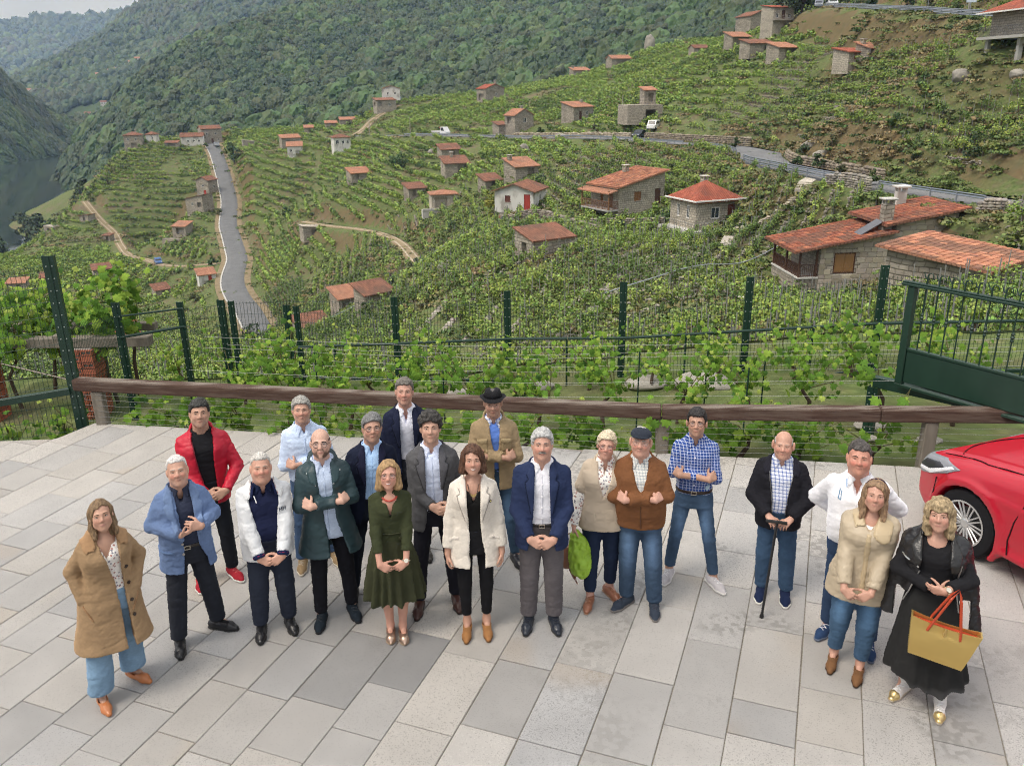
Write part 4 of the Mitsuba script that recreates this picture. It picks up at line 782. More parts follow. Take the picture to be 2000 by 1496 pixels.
def rows(y0, y1, spacing, along, count):
    y = np.sqrt(r.uniform(y0 ** 2, y1 ** 2, count)); x = r.uniform(-.66, .66, count) * y + 0
    z = ground(x, y)
    m = in_view(x, y, z, 80) & (x > GX[0] + 3) & (x < GX[-1] - 3) & visible(x, y, z, 1.1)
    x, y = x[m], y[m]
    from scipy.spatial import cKDTree
    tree = cKDTree(zc)
    dd, ii = tree.query(np.stack([x, y], 1), k=2)
    zone = ii[:, 0]
    fall = np.arctan2(samp(dZy, zc[:, 0], zc[:, 1]), samp(dZx, zc[:, 0], zc[:, 1])) + zdir
    lin = zslope < .14
    for _ in range(4):
        gz, gx_, gy_ = samp(Zs, x, y), samp(dZx, x, y), samp(dZy, x, y)
        ph = np.where(lin[zone], ((x - zc[zone, 0]) * np.cos(fall[zone]) + (y - zc[zone, 1]) * np.sin(fall[zone])) / spacing, gz / (spacing * zslope[zone]) + 0.25 * (zone % 4))
        px = np.where(lin[zone], np.cos(fall[zone]) / spacing, gx_ / (spacing * zslope[zone]))
        py = np.where(lin[zone], np.sin(fall[zone]) / spacing, gy_ / (spacing * zslope[zone]))
        e = (ph - np.round(ph)) / np.maximum(px ** 2 + py ** 2, .02)
        x, y = x - np.clip(e * px, -1, 1), y - np.clip(e * py, -1, 1)
    ang = np.arctan2(py, px) + PI / 2
    res = np.abs(ph - np.round(ph))
    dd, ii = tree.query(np.stack([x, y], 1), k=2)
    cellx, celly = np.floor(x / along).astype(int), np.floor(y / along).astype(int)
    _, first = np.unique(np.stack([cellx, celly, np.round(ph).astype(int), zone], 1), axis=0, return_index=True)
    k = np.zeros(len(x), bool); k[first] = True
    # thin pairs that are too close
    k &= (res < .12) & (dd[:, 1] - dd[:, 0] > 1.6) & (road_dist(x, y) > 1.6 + .9 * (y0 > 100)) & (y > y0) & (y < y1)
    sl = np.hypot(samp(dZx, x, y), samp(dZy, x, y))
    bare = meshkit.fbm(np.stack([x / 16, y / 16, x * 0], 1), 3, 6)
    k &= (sl < .78) & (bare < .66 + .1 * (zbare[zone] > .25) + .1 * (x > 26)) & (r.random(len(x)) > .06)
    for (fx, fy, fr) in FOOT: k &= (x - fx) ** 2 + (y - fy) ** 2 > fr ** 2
    # the scrub bank above the bend and the cut slope under the upper road stay unplanted
    for nm, ya, yb, o0, o1 in (('upper_road', 95, 215, 0, 8), ('terrace_road', 72, 124, -6.5, 0)):
        q = ROADS[nm][1]; q = q[(q[:, 1] > ya) & (q[:, 1] < yb)]; tq = np.gradient(q[:, :2], axis=0); tq /= np.linalg.norm(tq, axis=1, keepdims=True)
        from scipy.spatial import cKDTree
        dq, iq = cKDTree(q[:, :2]).query(np.stack([x, y], 1)); sd = (x - q[iq, 0]) * tq[iq, 1] - (y - q[iq, 1]) * tq[iq, 0]
        k &= ~((dq < 8) & (sd > o0) & (sd < o1) & (iq > 0) & (iq < len(q) - 1))
    q = ROADS['road'][1]; dq, iq = cKDTree(q[:, :2]).query(np.stack([x, y], 1)); k &= ~((dq < 6.5) & (y < q[iq, 1] + 1) & (y < 250))
    k &= ~((x > 35) & (y > 60) & (y < 118) & (samp(GZ, x, y) < -2.6) & (x - 33 < 12))
    return x[k], y[k], ang[k], zone[k]
def matrix_at(x, y, z, a, s, lean=0.0):
    c, q = math.cos(a) * s, math.sin(a) * s
    return T(np.array([[c, -q, 0, x], [q, c, 0, y], [0, 0, s, z], [0, 0, 0, 1.0]]))
LODS = [(17, 88, 1.75, .95, 40000, 75, .085), (88, 170, 2.1, .95, 100000, 54, .12), (170, 372, 2.5, 1.0, 320000, 32, .22)]
near_vines = []
for li, (y0, y1, sp, al, cnt, n, size) in enumerate(LODS):
    x, y, a, zone = rows(y0, y1, sp, al, cnt)
    z = ground(x, y)
    kinds = []
    for i, c in enumerate(VG):
        for k in range(3):
            vp, tr, st = vine_parts(li * 50 + i * 7 + k, n, size, c, (1.0, 1.18, 1.32)[li])
            kinds.append((vp, tr, st))
            whole = merge([vp, solid(tr, (0.09, 0.065, 0.045)), solid(st, (0.22, 0.22, 0.21))] if li < 2 and (k or i > 1) else [vp])
            scene[f'vine_kind_{li}_{i}_{k}'] = {'type': 'shapegroup', 'vine': cply(whole[:2], 'leaf', whole[2])}
    tone = np.clip((meshkit.fbm(np.stack([x / 11, y / 11, x * 0], 1), 2, 31) - .5) * 2.4 + .42 + r.normal(0, .16, len(x)) + .15 * (zbare[zone] - .5), 0, .999)
    order = np.argsort(x ** 2 + y ** 2)
    rest_key = None
    for o, j in enumerate(order):
        s, rot = r.uniform(.75, 1.3), a[j] + r.normal(0, .12) + PI * (r.random() < .5)
        i, k = int(tone[j] * 4), int(r.integers(3))
        M = matrix_at(x[j], y[j], z[j] - .02, rot, s)
        if li == 0 and o < 300:
            if (i, k) not in near_kind if 'near_kind' in globals() else True:
                near_kind = globals().setdefault('near_kind', {})
                vp, tr, st = kinds[i * 3 + k]
                near_kind[(i, k)] = (cply(vp[:2], 'leaf', vp[2]), shp(tr, 'matte', (0.09, 0.065, 0.045)), shp(st, 'matte', (0.22, 0.22, 0.21)))
            key = thing('slope_vine', 'staked grape vine in the terraced rows just below the fence', 'vine', 'vines on the slope below the fence')
            for nm, d in zip(('foliage', 'trunk', 'stake'), near_kind[(i, k)]): put(nm, {**d, 'to_world': M}, key)
        else:
            if rest_key is None: rest_key = tag(numbered('vineyard'), ['leafy vine rows on the terraces beyond the nearest ones', 'vine rows around the houses of the middle slope', 'distant striped vineyards on the spur and the far hillside'][li], kind='stuff'); nn = 0
            nn += 1
            scene[f'{rest_key}__{nn:03d}'] = {'type': 'instance', 'to_world': M, 'g': {'type': 'ref', 'id': f'vine_kind_{li}_{i}_{k}'}}
    print('vines', li, len(x))
    # low dry stone kerbs holding the terraces
    if li < 2:
        wx, wy = x + np.cos(a - PI / 2) * .75, y + np.sin(a - PI / 2) * .75
        gx_, gy_ = samp(dZx, x, y), samp(dZy, x, y)
        sg = np.sign(gx_ * np.cos(a - PI / 2) + gy_ * np.sin(a - PI / 2))
        wx, wy = x - sg * np.cos(a - PI / 2) * .7, y - sg * np.sin(a - PI / 2) * .7
        m = meshkit.fbm(np.stack([x / 13, y / 13, x * 0], 1), 2, 55) > (.47 if li == 0 else .55)
        ks = []
        for k in range(4):
            rr = np.random.default_rng(900 + k); st = []
            for q in range(9):
                v = np.array(trimesh.creation.icosphere(subdivisions=0).vertices) * rr.uniform(.75, 1.2, (12, 1))
                v = v * [rr.uniform(.10, .20), rr.uniform(.08, .13), rr.uniform(.06, .10)] + [rr.uniform(-.65, .65), rr.normal(0, .06), rr.choice([0, .14, .28])]
                st.append((v, np.array(trimesh.creation.icosphere(subdivisions=0).faces), np.array((0.27, 0.245, 0.21)) * rr.uniform(.6, 1.25)))
            w = merge(st); scene[f'stones_{li}_{k}'] = {'type': 'shapegroup', 'stones': cply(w[:2], 'matte', w[2])}
        wk = tag(numbered('terrace_stones'), 'dry stone edging of the vine terraces', kind='stuff')
        for c, j in enumerate(np.nonzero(m)[0]):
            scene[f'{wk}__{c + 1:03d}'] = {'type': 'instance', 'to_world': matrix_at(wx[j], wy[j], ground(wx[j:j+1], wy[j:j+1])[0] - .05, a[j], r.uniform(.9, 1.25)), 'g': {'type': 'ref', 'id': f'stones_{li}_{r.integers(4)}'}}
# ------------------------------------------------------------------ trees, bushes, walls, guard rails, steps and rocks of the slope
def tree(name, label, x, y, hgt, rad, col, n=700, size=.28, z=None, trunk=.35, group=None, cat='tree', clumps=11, seed=0):
    r = np.random.default_rng(seed + int(abs(x) * 7 + y)); z = g1(x, y) if z is None else z
    k = thing(name, label, cat, group); M = at(x, y, z, float(r.uniform(0, 360)))
    th = hgt * trunk; limbs = [tube([(0, 0, -.4), (r.normal(0, .1), r.normal(0, .1), th * .6), (r.normal(0, .15), 0, th), (r.normal(0, .2), r.normal(0, .2), hgt * .7)], [hgt * .035, hgt * .028, hgt * .022, hgt * .010], 7)]
    ps = []
    for i in range(clumps):
        a = 2.4 * i + r.normal(0, .3); t = r.uniform(0, 1); rr = rad * (math.sin(math.pi * (.18 + .72 * t)) ** .8) * r.uniform(.35, .8)
        c = np.array([rr * math.cos(a), rr * math.sin(a), th * .8 + (hgt - th * .9) * t])
        limbs.append(tube([(0, 0, th * .8 + .3 * (c[2] - th * .8)), c * [.5, .5, .9] + [0, 0, c[2] * .05], c], [hgt * .014, hgt * .009, hgt * .004], 5))
        s = rad * r.uniform(.38, .58); ps.append(leaf_cloud(r, n // clumps, size, np.array([s, s, s * .72]), c, np.array(col) * r.uniform(.75, 1.25)))
    put('trunk', shp(join(limbs), 'matte', (0.075, 0.06, 0.048), to_world=M), k)
    w = merge(ps); put('crown', cply(w[:2], 'leaf', w[2], to_world=M), k)
    return k
tree('dark_tree', 'large dark tree by the upper road beside the white two storey house', 67.2, 207, 8.5, 5.2, (.035, .06, .022), 1500, .42, trunk=.2, clumps=16)
tree('roadside_tree', 'single round tree at the top of the grey road', -101.5, 320, 7.5, 3.6, (.045, .085, .028), 700, .40)
tree('pine_tree', 'dark pine like tree behind the left gate frame', -33.2, 103, 4.8, 3.0, (.032, .06, .026), 900, .24, trunk=.15)
tree('palm_bush', 'spreading dark green bush among the central vines', -26, 205.5, 3.2, 2.6, (.05, .095, .03), 420, .3, trunk=.15, cat='bush')
tree('yellow_bush', 'yellow green bush beside the weathered white house', -1.9, 119.6, 3.6, 2.2, (.17, .18, .03), 520, .22, trunk=.15, cat='bush')
BT_ = ((-182, 330, 12), (-192, 345, 15), (-203, 360, 14), (-214, 380, 15), (-224, 395, 16), (-196, 318, 9), (-210, 340, 11), (-236, 410, 14), (-186, 352, 12), (-176, 352, 10), (-222, 360, 12), (-240, 380, 13), (-170, 340, 8))
BANK = [['first', 'second', 'third', 'fourth', 'fifth', 'sixth', 'seventh', 'eighth', 'ninth', 'tenth', 'eleventh', 'twelfth', 'last'][k] for k in np.argsort(np.argsort([x / y for x, y, _ in BT_]))]
for i, (x, y, h_) in enumerate(BT_):
    tree('bank_tree', f'dark tree on the river bank, {BANK[i]} counting from the left', x, y, h_, h_ * .42, (.034, .058, .024), 420, .75, z=max(g1(x, y), -64) - .5, trunk=.2, group='trees on the river bank', clumps=9)
rb_ = np.random.default_rng(8)
spots = [(-160, 322, 3), (-166, 330, 4), (-158, 310, 3), (-172, 322, 4), (-163, 300, 3), (-176, 318, 5), (-168, 308, 4), (-182, 310, 4), (-8.6, 122, 2.6), (-4.6, 111.5, 1.9), (-77.8, 301, 3), (27.5, 70.2, 1.6), (17.4, 94.5, 1.8), (-142.7, 320, 4), (-146, 312, 5), (-148.5, 322, 5), (-150, 305, 4), (-152, 314, 4), (-146, 330, 4), (26.1, 85.3, 1.8), (-74.5, 207, 2.4), (32.9, 77.5, 1.7), (34.2, 95, 1.6), (34.7, 90, 1.5), (33.6, 100, 1.4), (-117, 268, 2.5), (-113, 262, 3), (-68, 176, 2.2), (-60, 228, 2.6), (-110, 336, 3), (36.9, 108, 1.6), (38, 102, 1.9), (41, 92, 1.8), (39.5, 84, 1.6), (42, 78, 2), (43.5, 86, 1.6), (45, 96, 1.5), (40, 116, 1.8), (33, 126, 1.4), (20, 201, 1.8), (8, 217, 2.2), (25, 183, 1.6), (-56, 338, 3), (-60, 330, 2.4), (-66, 345, 3), (47, 106, 1.5), (-13, 92, 1.6), (-12, 100, 1.8), (-11.5, 106, 1.6), (-14, 79, 1.4), (22, 116, 1.6), (16, 122, 1.8), (5, 136, 1.6), (-98, 268, 2.2), (66, 150, 2.2), (64, 138, 2), (62, 125, 1.8), (70, 178, 2.4), (66, 165, 2), (-90, 262, 2), (-130, 345, 2.5), (-120, 345, 2.2), (12, 90.5, 1.4), (24.8, 92, 1.5), (19, 57, 1.3), (17.5, 62.5, 1.3), (20.5, 55.5, 1.2), (23.5, 55, 1.1)]
SEEN = {}
for i, (x, y, h_) in enumerate(spots):
    c = [(.05, .09, .028), (.07, .11, .032), (.04, .07, .026), (.085, .10, .04)][i % 4]
    nx, ny, nl = min(NEARBY, key=lambda t: (t[0] - x) ** 2 + (t[1] - y) ** 2); dx, dy = x - nx, y - ny
    side = ('right of' if dx > 0 else 'left of') if abs(dx) > abs(dy) else ('behind' if dy > 0 else 'below')
    lb = ' '.join(f"{['dark green', 'bright green', 'blackish', 'olive'][i % 4]} shrub {side} the {nl}".replace(',', '').split()[:15]); SEEN[lb] = SEEN.get(lb, 0) + 1
    if SEEN[lb] > 1: lb = lb.replace(' shrub', [' tall shrub', ' low shrub', ' wide shrub', ' round shrub', ' small shrub'][min(SEEN[lb] - 2, 4)], 1)
    tree('shrub', lb, x, y, h_, h_ * .55, c, 200 if y < 130 else 110, .16 if y < 130 else .34, trunk=.12, group='shrubs on the slope', cat='shrub', clumps=6)
# trees scattered behind the crest
for i, (x, y, h_) in enumerate(((78, 262, 7), (84, 250, 8), (74, 280, 6), (88, 236, 8), (92, 226, 9), (98, 240, 9), (-95, 420, 9), (80, 216, 6))):
    tree('crest_tree', f'broadleaf tree rising behind the upper crest, number {i + 1}' if False else ['broadleaf tree behind the crest right of the chimney house', 'broadleaf tree behind the crest beside the van', 'small broadleaf tree behind the crest nearest the chimney house', 'broadleaf tree behind the upper road, left one', 'taller broadleaf tree behind the upper road', 'broadleaf tree farthest right behind the upper road', 'broadleaf tree behind the spur terraces', 'small broadleaf tree just right of the silver van'][i], x, y, h_, h_ * .45, (.045, .075, .028), 420, .5, trunk=.2, group='trees behind the crest')
# guard rails: posts and a folded beam
def guard_rail(label, pts, h0=.55, beams=1, step=3.2):
    k = thing('guard_rail', label, 'guard rail')
    p = resample(np.array(pts, float), 1.2)
    for b in range(beams):
        z0 = h0 - .38 * b; sec = [(0, -.15), (.05, -.10), (.0, 0), (.05, .10), (0, .15)]
        t = np.gradient(p[:, :2], axis=0); t /= np.linalg.norm(t, axis=1, keepdims=True); n = np.stack([t[:, 1], -t[:, 0]], 1)
        v = np.concatenate([np.c_[p[:, :2] + n * (o + s), p[:, 2] + z0 + dz] for s in (0, -.02) for o, dz in sec]).reshape(10, len(p), 3)
        f = []; L = len(p); idx = lambda a, i: a * L + i
        for a in range(4):
            for i in range(L - 1): f += [(idx(a, i), idx(a + 1, i), idx(a + 1, i + 1)), (idx(a, i), idx(a + 1, i + 1), idx(a, i + 1)), (idx(a + 5, i), idx(a + 6, i + 1), idx(a + 6, i)), (idx(a + 5, i), idx(a + 5, i + 1), idx(a + 6, i + 1))]
        put('beam', shp(trimesh.Trimesh(v.reshape(-1, 3), f, process=False), 'metal', (.34, .37, .42)), k)
    q = resample(np.array(pts, float), step)
    for x, y, z in q: put('post', shp(box(x - .05, x + .05, y - .05, y + .05, z - .8, z + h0 + .12), 'paint', (.22, .24, .27)), k)
def offset_path(name, y0, y1, off, dz=0):
    w, p = ROADS[name]; t = np.gradient(p[:, :2], axis=0); t /= np.linalg.norm(t, axis=1, keepdims=True); n = np.stack([t[:, 1], -t[:, 0]], 1)
    m = (p[:, 1] > y0) & (p[:, 1] < y1); return np.c_[p[m, :2] + n[m] * off, p[m, 2] + dz]
guard_rail('long grey guard rail along the middle road left of the bend', offset_path('terrace_road', 136, 262, 2.9))
guard_rail('guard rail curving round the road bend', offset_path('terrace_road', 112, 130, 3.2))
guard_rail('double guard rail of the near road above the stone stairs', offset_path('terrace_road', 78, 107, 2.9), .85, 2)
guard_rail('guard rail of the near road behind the large stone house', offset_path('terrace_road', 60, 75, 2.9), .7)
guard_rail('guard rail along the upper road at the top right', offset_path('upper_road', 104, 192, 3.1), .6, 2)
# white edge kerb of the grey road
me, uv = ribbon(offset_path('road', 150, 352, 2.62, -.02), .16, .14); put('road_kerb', mikit.ply(me, 'concrete', smooth=True, uv=uv), kind='structure')
# dry stone walls
def stone_wall(label, pts, hgt, col=(0.27, 0.24, 0.20), stone=.32, seed=0, thick=.45):
    r = np.random.default_rng(seed + 40); k = thing('dry_stone_wall', label, 'wall'); p = resample(np.array(pts, float), stone * .8); st = []
    ico = trimesh.creation.icosphere(subdivisions=1); V0, F0 = np.array(ico.vertices), np.array(ico.faces)
    t = np.gradient(p[:, :2], axis=0); ang = np.arctan2(t[:, 1], t[:, 0]); rows_ = max(1, int(hgt / (stone * .62)))
    for j in range(rows_):
        for i in range(len(p)):
            if j == rows_ - 1 and r.random() < .3: continue
            s = stone * r.uniform(.7, 1.25); v = V0 * (1 + .35 * (meshkit.noise(V0 * 1.7 + r.uniform(0, 50), 3) - .5))[:, None] * [s * .62, thick * .6, s * .40]
            c, q = math.cos(ang[i]), math.sin(ang[i]); v = np.stack([v[:, 0] * c - v[:, 1] * q, v[:, 0] * q + v[:, 1] * c, v[:, 2]], 1)
            v += [p[i, 0] + r.normal(0, .04), p[i, 1] + r.normal(0, .04), p[i, 2] + (j + .35) * stone * .62]; st.append((v, F0, np.array(col) * r.uniform(.6, 1.3) * np.array([1, r.uniform(.95, 1.02), r.uniform(.88, 1.05)])))
    w = merge(st); put('stones', cply(w[:2], 'matte', w[2]), k, kind='stuff')
def on_ground(xy, dz=0): return [(x, y, g1(x, y) + dz) for x, y in xy]
stone_wall('pale retaining wall above the middle road by the arched window house', offset_path('terrace_road', 176, 224, -3.1, -.1), 1.5, (.36, .32, .25), .5, 1)
stone_wall('mossy retaining wall above the road left of the bend', offset_path('terrace_road', 128, 172, -3.4, -.1), 1.5, (.24, .21, .165), .45, 2)
stone_wall('rough rock wall at the foot of the bank inside the bend', offset_path('terrace_road', 82, 112, -3.2, -.1), 1.3, (.25, .215, .17), .45, 3)
stone_wall('terrace wall below the weathered white house', on_ground([(-1, 111), (3, 109.2), (6.5, 99), (9.7, 88.5)], -.2), 1.3, (.25, .225, .19), .34, 4)
stone_wall('dry stone wall below the balcony house', on_ground([(9.5, 97), (13, 96), (17, 93.5)], -.2), 1.2, (.26, .235, .195), .32, 5)
stone_wall('long pale wall with a footpath beside the stone stairs', on_ground([(21.9, 80.5), (24.3, 79.6), (26.8, 79.8)], -.1), .7, (.40, .36, .29), .26, 6)
stone_wall('ruined stone wall beside the road above the large house', on_ground([(29.6, 79.5), (31.0, 78), (31.5, 74.5)], -.1), 1.5, (.30, .28, .25), .32, 7)
stone_wall('stone wall at the right edge above the tiled shed', on_ground([(33.5, 60), (36.5, 58.5), (39, 57)], -.1), 1.2, (.30, .275, .24), .34, 8)
stone_wall('ridge of tumbled stones at the left end of the near rows', on_ground([(-10, 115), (-10.4, 104), (-10.2, 92), (-10, 86)], -.1), .7, (.30, .28, .25), .34, 9)
r9 = np.random.default_rng(9)
for i, (x, y) in enumerate(((-9, 66), (-6.5, 62), (-4, 60), (-1.5, 57), (1, 55), (3.5, 53.5), (6.5, 55.5), (9, 51), (-7.5, 72), (-2, 68), (3, 64), (8, 62), (12.5, 58))):
    gx_, gy_ = (float(map_coordinates(A, [[(y - GY[0]) / GS], [(x - GX[0]) / GS]], order=1)[0]) for A in (dZx0, dZy0)); d = unit2 = np.array([-gy_, gx_]) / (math.hypot(gx_, gy_) + 1e-6)
    L = r9.uniform(4, 7); q = [(x + d[0] * s * L, y + d[1] * s * L) for s in (-1, -.4, .3, 1)]
    stone_wall(['low dry stone line between the near vine rows', 'short dry stone line between the near vine rows'][i % 2], on_ground(q, -.12), .42, (.32, .295, .26), .28, 20 + i); tag(list(labels)[-2] if False else f'dry_stone_wall_{USED["dry_stone_wall"]:03d}', group='dry stone lines in the near vineyard')
# stone stairs
def stairs(label, a, b, n, w, col=(.36, .33, .28)):
    k = thing('stone_stairs', label, 'stairs'); a, b = np.array(a), np.array(b); d = b - a; yaw = math.degrees(math.atan2(d[1], d[0])) + 90; L = np.hypot(d[0], d[1]) / n
    for i in range(n):
        x, y = a[0] + d[0] * (i + .5) / n, a[1] + d[1] * (i + .5) / n; z = max(g1(x, y), a[2] + d[2] * (i + .5) / n - .4)
        put('step', shp(bevel_box(-w / 2, w / 2, -L * .52, L * .52, -.3, .10, .02), 'matte', np.array(col) * r9.uniform(.85, 1.15), to_world=at(x, y, z, yaw)), k)
stairs('long stone stairs climbing to the near road', (31.2, 87.0, -5.6), (27.7, 80.5, -7.2), 14, 1.3)
stairs('narrow stone stairs beside the red hipped roof house', (22.2, 83.0, -9.7), (19.2, 74.5, -10), 13, 1.0)
stairs('whitish stone steps crossing the near vine rows', (15.3, 53.6, -8.8), (9.8, 45.3, -8.4), 17, .62, (.52, .49, .43))
for i, (a, b, lab) in enumerate((((-7.7, 108.3), (-18.5, 83.7), 'long grey hose line running down the near left rows'), ((24.5, 70.6), (6.1, 52.7), 'long grey pipe running across the near vine rows'))):
    P_ = [(a[0] + (b[0] - a[0]) * t, a[1] + (b[1] - a[1]) * t) for t in np.linspace(0, 1, 24)]; put('water_pipe', shp(tube([(x, y, g1(x, y) + 1.15) for x, y in P_], .035, 6), 'paint', (.33, .36, .40)), label=lab, cat='pipe')
# boulders and the standing rock
for i, (x, y, s, h_, lab) in enumerate(((55.5, 349, 2.2, 4.2, 'tall pale rock standing on the crest against the forest'), (44.5, 117.7, .8, .5, 'grey boulder in the vines above the bend'), (49.7, 86.6, .7, .5, 'grey boulder at the right edge below the stilt house'), (38.6, 111, 1.1, .7, 'rocky outcrop at the inside of the bend'), (37.4, 103, 1.0, .6, 'brown rock outcrop right of the bend'), (47, 92, 1.0, .8, 'pale boulder among the right hand vines'), (3.4, 186, 1.3, 1.2, 'pale boulder below the middle road'), (-19, 214, 1.0, .9, 'small boulder beside the spreading bush'), (12, 196, 1.4, .9, 'flat rock under the middle road'), (-6.5, 84, .9, .7, 'grey rock in the near left rows'))):
    m = trimesh.creation.icosphere(subdivisions=3); v = np.array(m.vertices); v = v * (1 + .55 * (meshkit.fbm(v * 1.3 + i * 4, 3, i) - .5))[:, None] * [s, s * .8, h_]
    put('rock', shp(trimesh.Trimesh(v + [x, y, g1(x, y) + h_ * .35], m.faces), 'matte', (.27, .25, .22), smooth=35, jitter=.4, scale=1.5), label=lab, cat='rock')
# slim utility poles
for x, y, lab in ((26.5, 203, 'grey pole beside the long stone house'), (-30, 268, 'grey pole beside the middle road, left of the truck'), (-46, 290, 'pole beside the middle road under the crest sheds'), (66, 130, 'sign post on the verge of the upper road')):
    put('utility_pole', shp(tube([(x, y, g1(x, y) - .3), (x, y, g1(x, y) + 5.5)], [.12, .08], 7), 'matte', (.30, .28, .25)), label=lab, cat='pole')
for x, y, z, w, col, lab in ((67.2, 176, 1.7, 1.0, (.05, .16, .45), 'blue round traffic sign by the upper road'), (62.9, 136, 1.9, .9, (.45, .55, .66), 'pale blue triangular sign by the upper road'), (60.6, 119, 1.7, 1.3, (.55, .64, .72), 'pale rectangular sign on the upper road verge')):
    k = thing('road_sign', lab, 'sign'); zz = g1(x, y); put('pole', shp(tube([(x, y, zz - .2), (x, y, zz + z + .6)], .04, 6), 'metal', (.5, .5, .5)), k)
    m = trimesh.creation.cylinder(w * .35, .03, sections=24) if 'round' in lab else prism([(-w * .45, -.35), (w * .45, -.35), (0, .5)] if 'tri' in lab else [(-w / 2, -.6), (w / 2, -.6), (w / 2, .6), (-w / 2, .6)], .03)
    m.apply_transform(trimesh.transformations.rotation_matrix(PI / 2, [1, 0, 0])); m.apply_translation((x, y - .06, zz + z + .5)); put('panel', shp(m, 'paint', col), k)
# weeds and tufts that cover the soil
kinds_ = []
rt_ = np.random.default_rng(71)
for i, c in enumerate(((.10, .15, .04), (.13, .18, .05), (.15, .155, .065), (.07, .11, .033), (.19, .165, .085))):
    for q in range(2):
        w = merge([leaf_cloud(rt_, 14, .17, np.array([.5, .5, .11]), np.array([rt_.normal(0, .6), rt_.normal(0, .6), .10]), np.array(c) * rt_.uniform(.8, 1.2)) for _ in range(4)])
        scene[f'tuft_{i}_{q}'] = {'type': 'shapegroup', 'tuft': cply(w[:2], 'leaf', w[2])}; kinds_.append(f'tuft_{i}_{q}')
y = np.sqrt(rt_.uniform(17 ** 2, 372 ** 2, 60000)); y = np.where(rt_.random(60000) < .6, rt_.uniform(17, 150, 60000), y); x = rt_.uniform(-.66, .66, 60000) * y
z = ground(x, y); m = in_view(x, y, z, 60) & (x > GX[0] + 3) & (x < GX[-1] - 3); x, y = x[m], y[m]
z = ground(x, y); m = visible(x, y, z, .3) & (road_dist(x, y) > .6) & (meshkit.fbm(np.stack([x / 7, y / 7, x * 0], 1), 3, 77) > .36); x, y = x[m][:16000], y[m][:16000]
tk = tag(numbered('ground_cover'), 'weeds, grass tufts and dry stalks covering the soil between the vines', kind='stuff')
tn = meshkit.fbm(np.stack([x / 18, y / 18, x * 0], 1), 2, 78)
for i in range(len(x)):
    s = rt_.uniform(.5, 1.0) * (1 + y[i] / 260); scene[f'{tk}__{i + 1:03d}'] = {'type': 'instance', 'to_world': matrix_at(x[i], y[i], ground(x[i:i+1], y[i:i+1])[0], rt_.uniform(0, 6.28), s), 'g': {'type': 'ref', 'id': kinds_[int(np.clip(tn[i] * 8 - 1.5 + rt_.normal(0, 1), 0, 4.99)) * 2 + rt_.integers(2)]}}
print('tufts', len(x))
# ------------------------------------------------------------------ the terrace, its slabs and its rail
def granite(p, n, uv):
    t, w = uv.x, uv.y                      # per slab: lightness and warmth
    q = mikit.fbm(p.x * 3, p.y * 3, w * 50, 3)
    sp = mikit.noise(p.x * 140, p.y * 140, w * 9); s2 = mikit.noise(p.x * 210, p.y * 210, w * 3)
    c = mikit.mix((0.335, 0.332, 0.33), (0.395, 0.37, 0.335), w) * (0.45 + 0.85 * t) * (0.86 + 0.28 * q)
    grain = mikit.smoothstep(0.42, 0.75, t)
    c = c * (1 - (0.10 + 0.24 * grain) * mikit.smoothstep(0.58, 0.86, sp)) * (1 + 0.22 * grain * mikit.smoothstep(0.6, 0.9, s2))
    lich = mikit.smoothstep(0.60, 0.74, mikit.fbm(p.x * 1.7 + 3, p.y * 1.7, 2.0, 4)) * mikit.smoothstep(0.35, 0.7, mikit.noise(p.x * 30, p.y * 30))
    c = mikit.mix(c, (0.17, 0.165, 0.155), lich * 0.55 * mikit.smoothstep(-1.0, 2.0, p.x + 0.4 * p.y - 2.0))
    rust = mikit.smoothstep(0.66, 0.80, mikit.fbm(p.x * 0.9 + 9, p.y * 0.9 + 4, w * 20, 3))
    return mikit.mix(c, (0.34, 0.255, 0.16), rust * 0.28)
bumped('granite', lambda p, n, uv: mikit.noise(p.x * 80, p.y * 80, p.z) * 0.5 + mikit.fbm(p.x * 6, p.y * 6, 0, 2), 0.004, 1e-3, base_color=mikit.proc(granite), roughness=0.75, specular=0.3)
mat('joint', base_color=mikit.proc(lambda p, n, uv: mikit.mix((0.13, 0.115, 0.095), (0.27, 0.24, 0.20), mikit.fbm(p.x * 5, p.y * 5, 0, 3))), roughness=0.95)
from shapely.geometry import Polygon, box as sbox
TERR = Polygon([(-9.5, 2.0), (9.5, 2.0), (9.5, 7.93), (-5.65, 10.49), (-5.92, 9.95), (-9.5, 9.8)])
put('terrace', shp(prism(np.array(TERR.exterior.coords)[:-1], .45, -.462), 'joint', smooth=False), kind='structure', label='paved stone terrace with slanting rows of granite slabs')
PHI = math.radians(20.625); dA, dB = np.array([math.sin(PHI), math.cos(PHI)]), np.array([math.cos(PHI), -math.sin(PHI)])
TJ = [-9.9, -9.5, -9.08, -8.7, -8.26, -7.84, -7.4, -7.0, -6.6, -6.2, -5.98, -5.6, -5.21, -4.8, -4.42, -4.04, -3.70, -3.34, -2.89, -2.50, -2.05, -1.615, -1.16, -.70, -.275, .18, .61, 1.05, 1.49, 1.92, 2.36, 2.8, 3.24, 3.68, 4.1, 4.55, 5.0, 5.42, 5.86, 6.3]
FIX = {-2.05: [4.30, 5.05], -1.615: [4.30, 5.16], -2.89: [4.47, 5.14], -4.42: [3.71], -5.6: [4.11], -.275: [5.2, 6.13], -.70: [4.77], -3.34: [4.15, 4.98]}
SPECIAL = {(-2.89, 4.47): (.20, .05), (-3.34, 4.15): (.28, .12), (-1.615, 4.30): (.62, .0), (-5.21, 0): (.4, .3)}
r = np.random.default_rng(5)
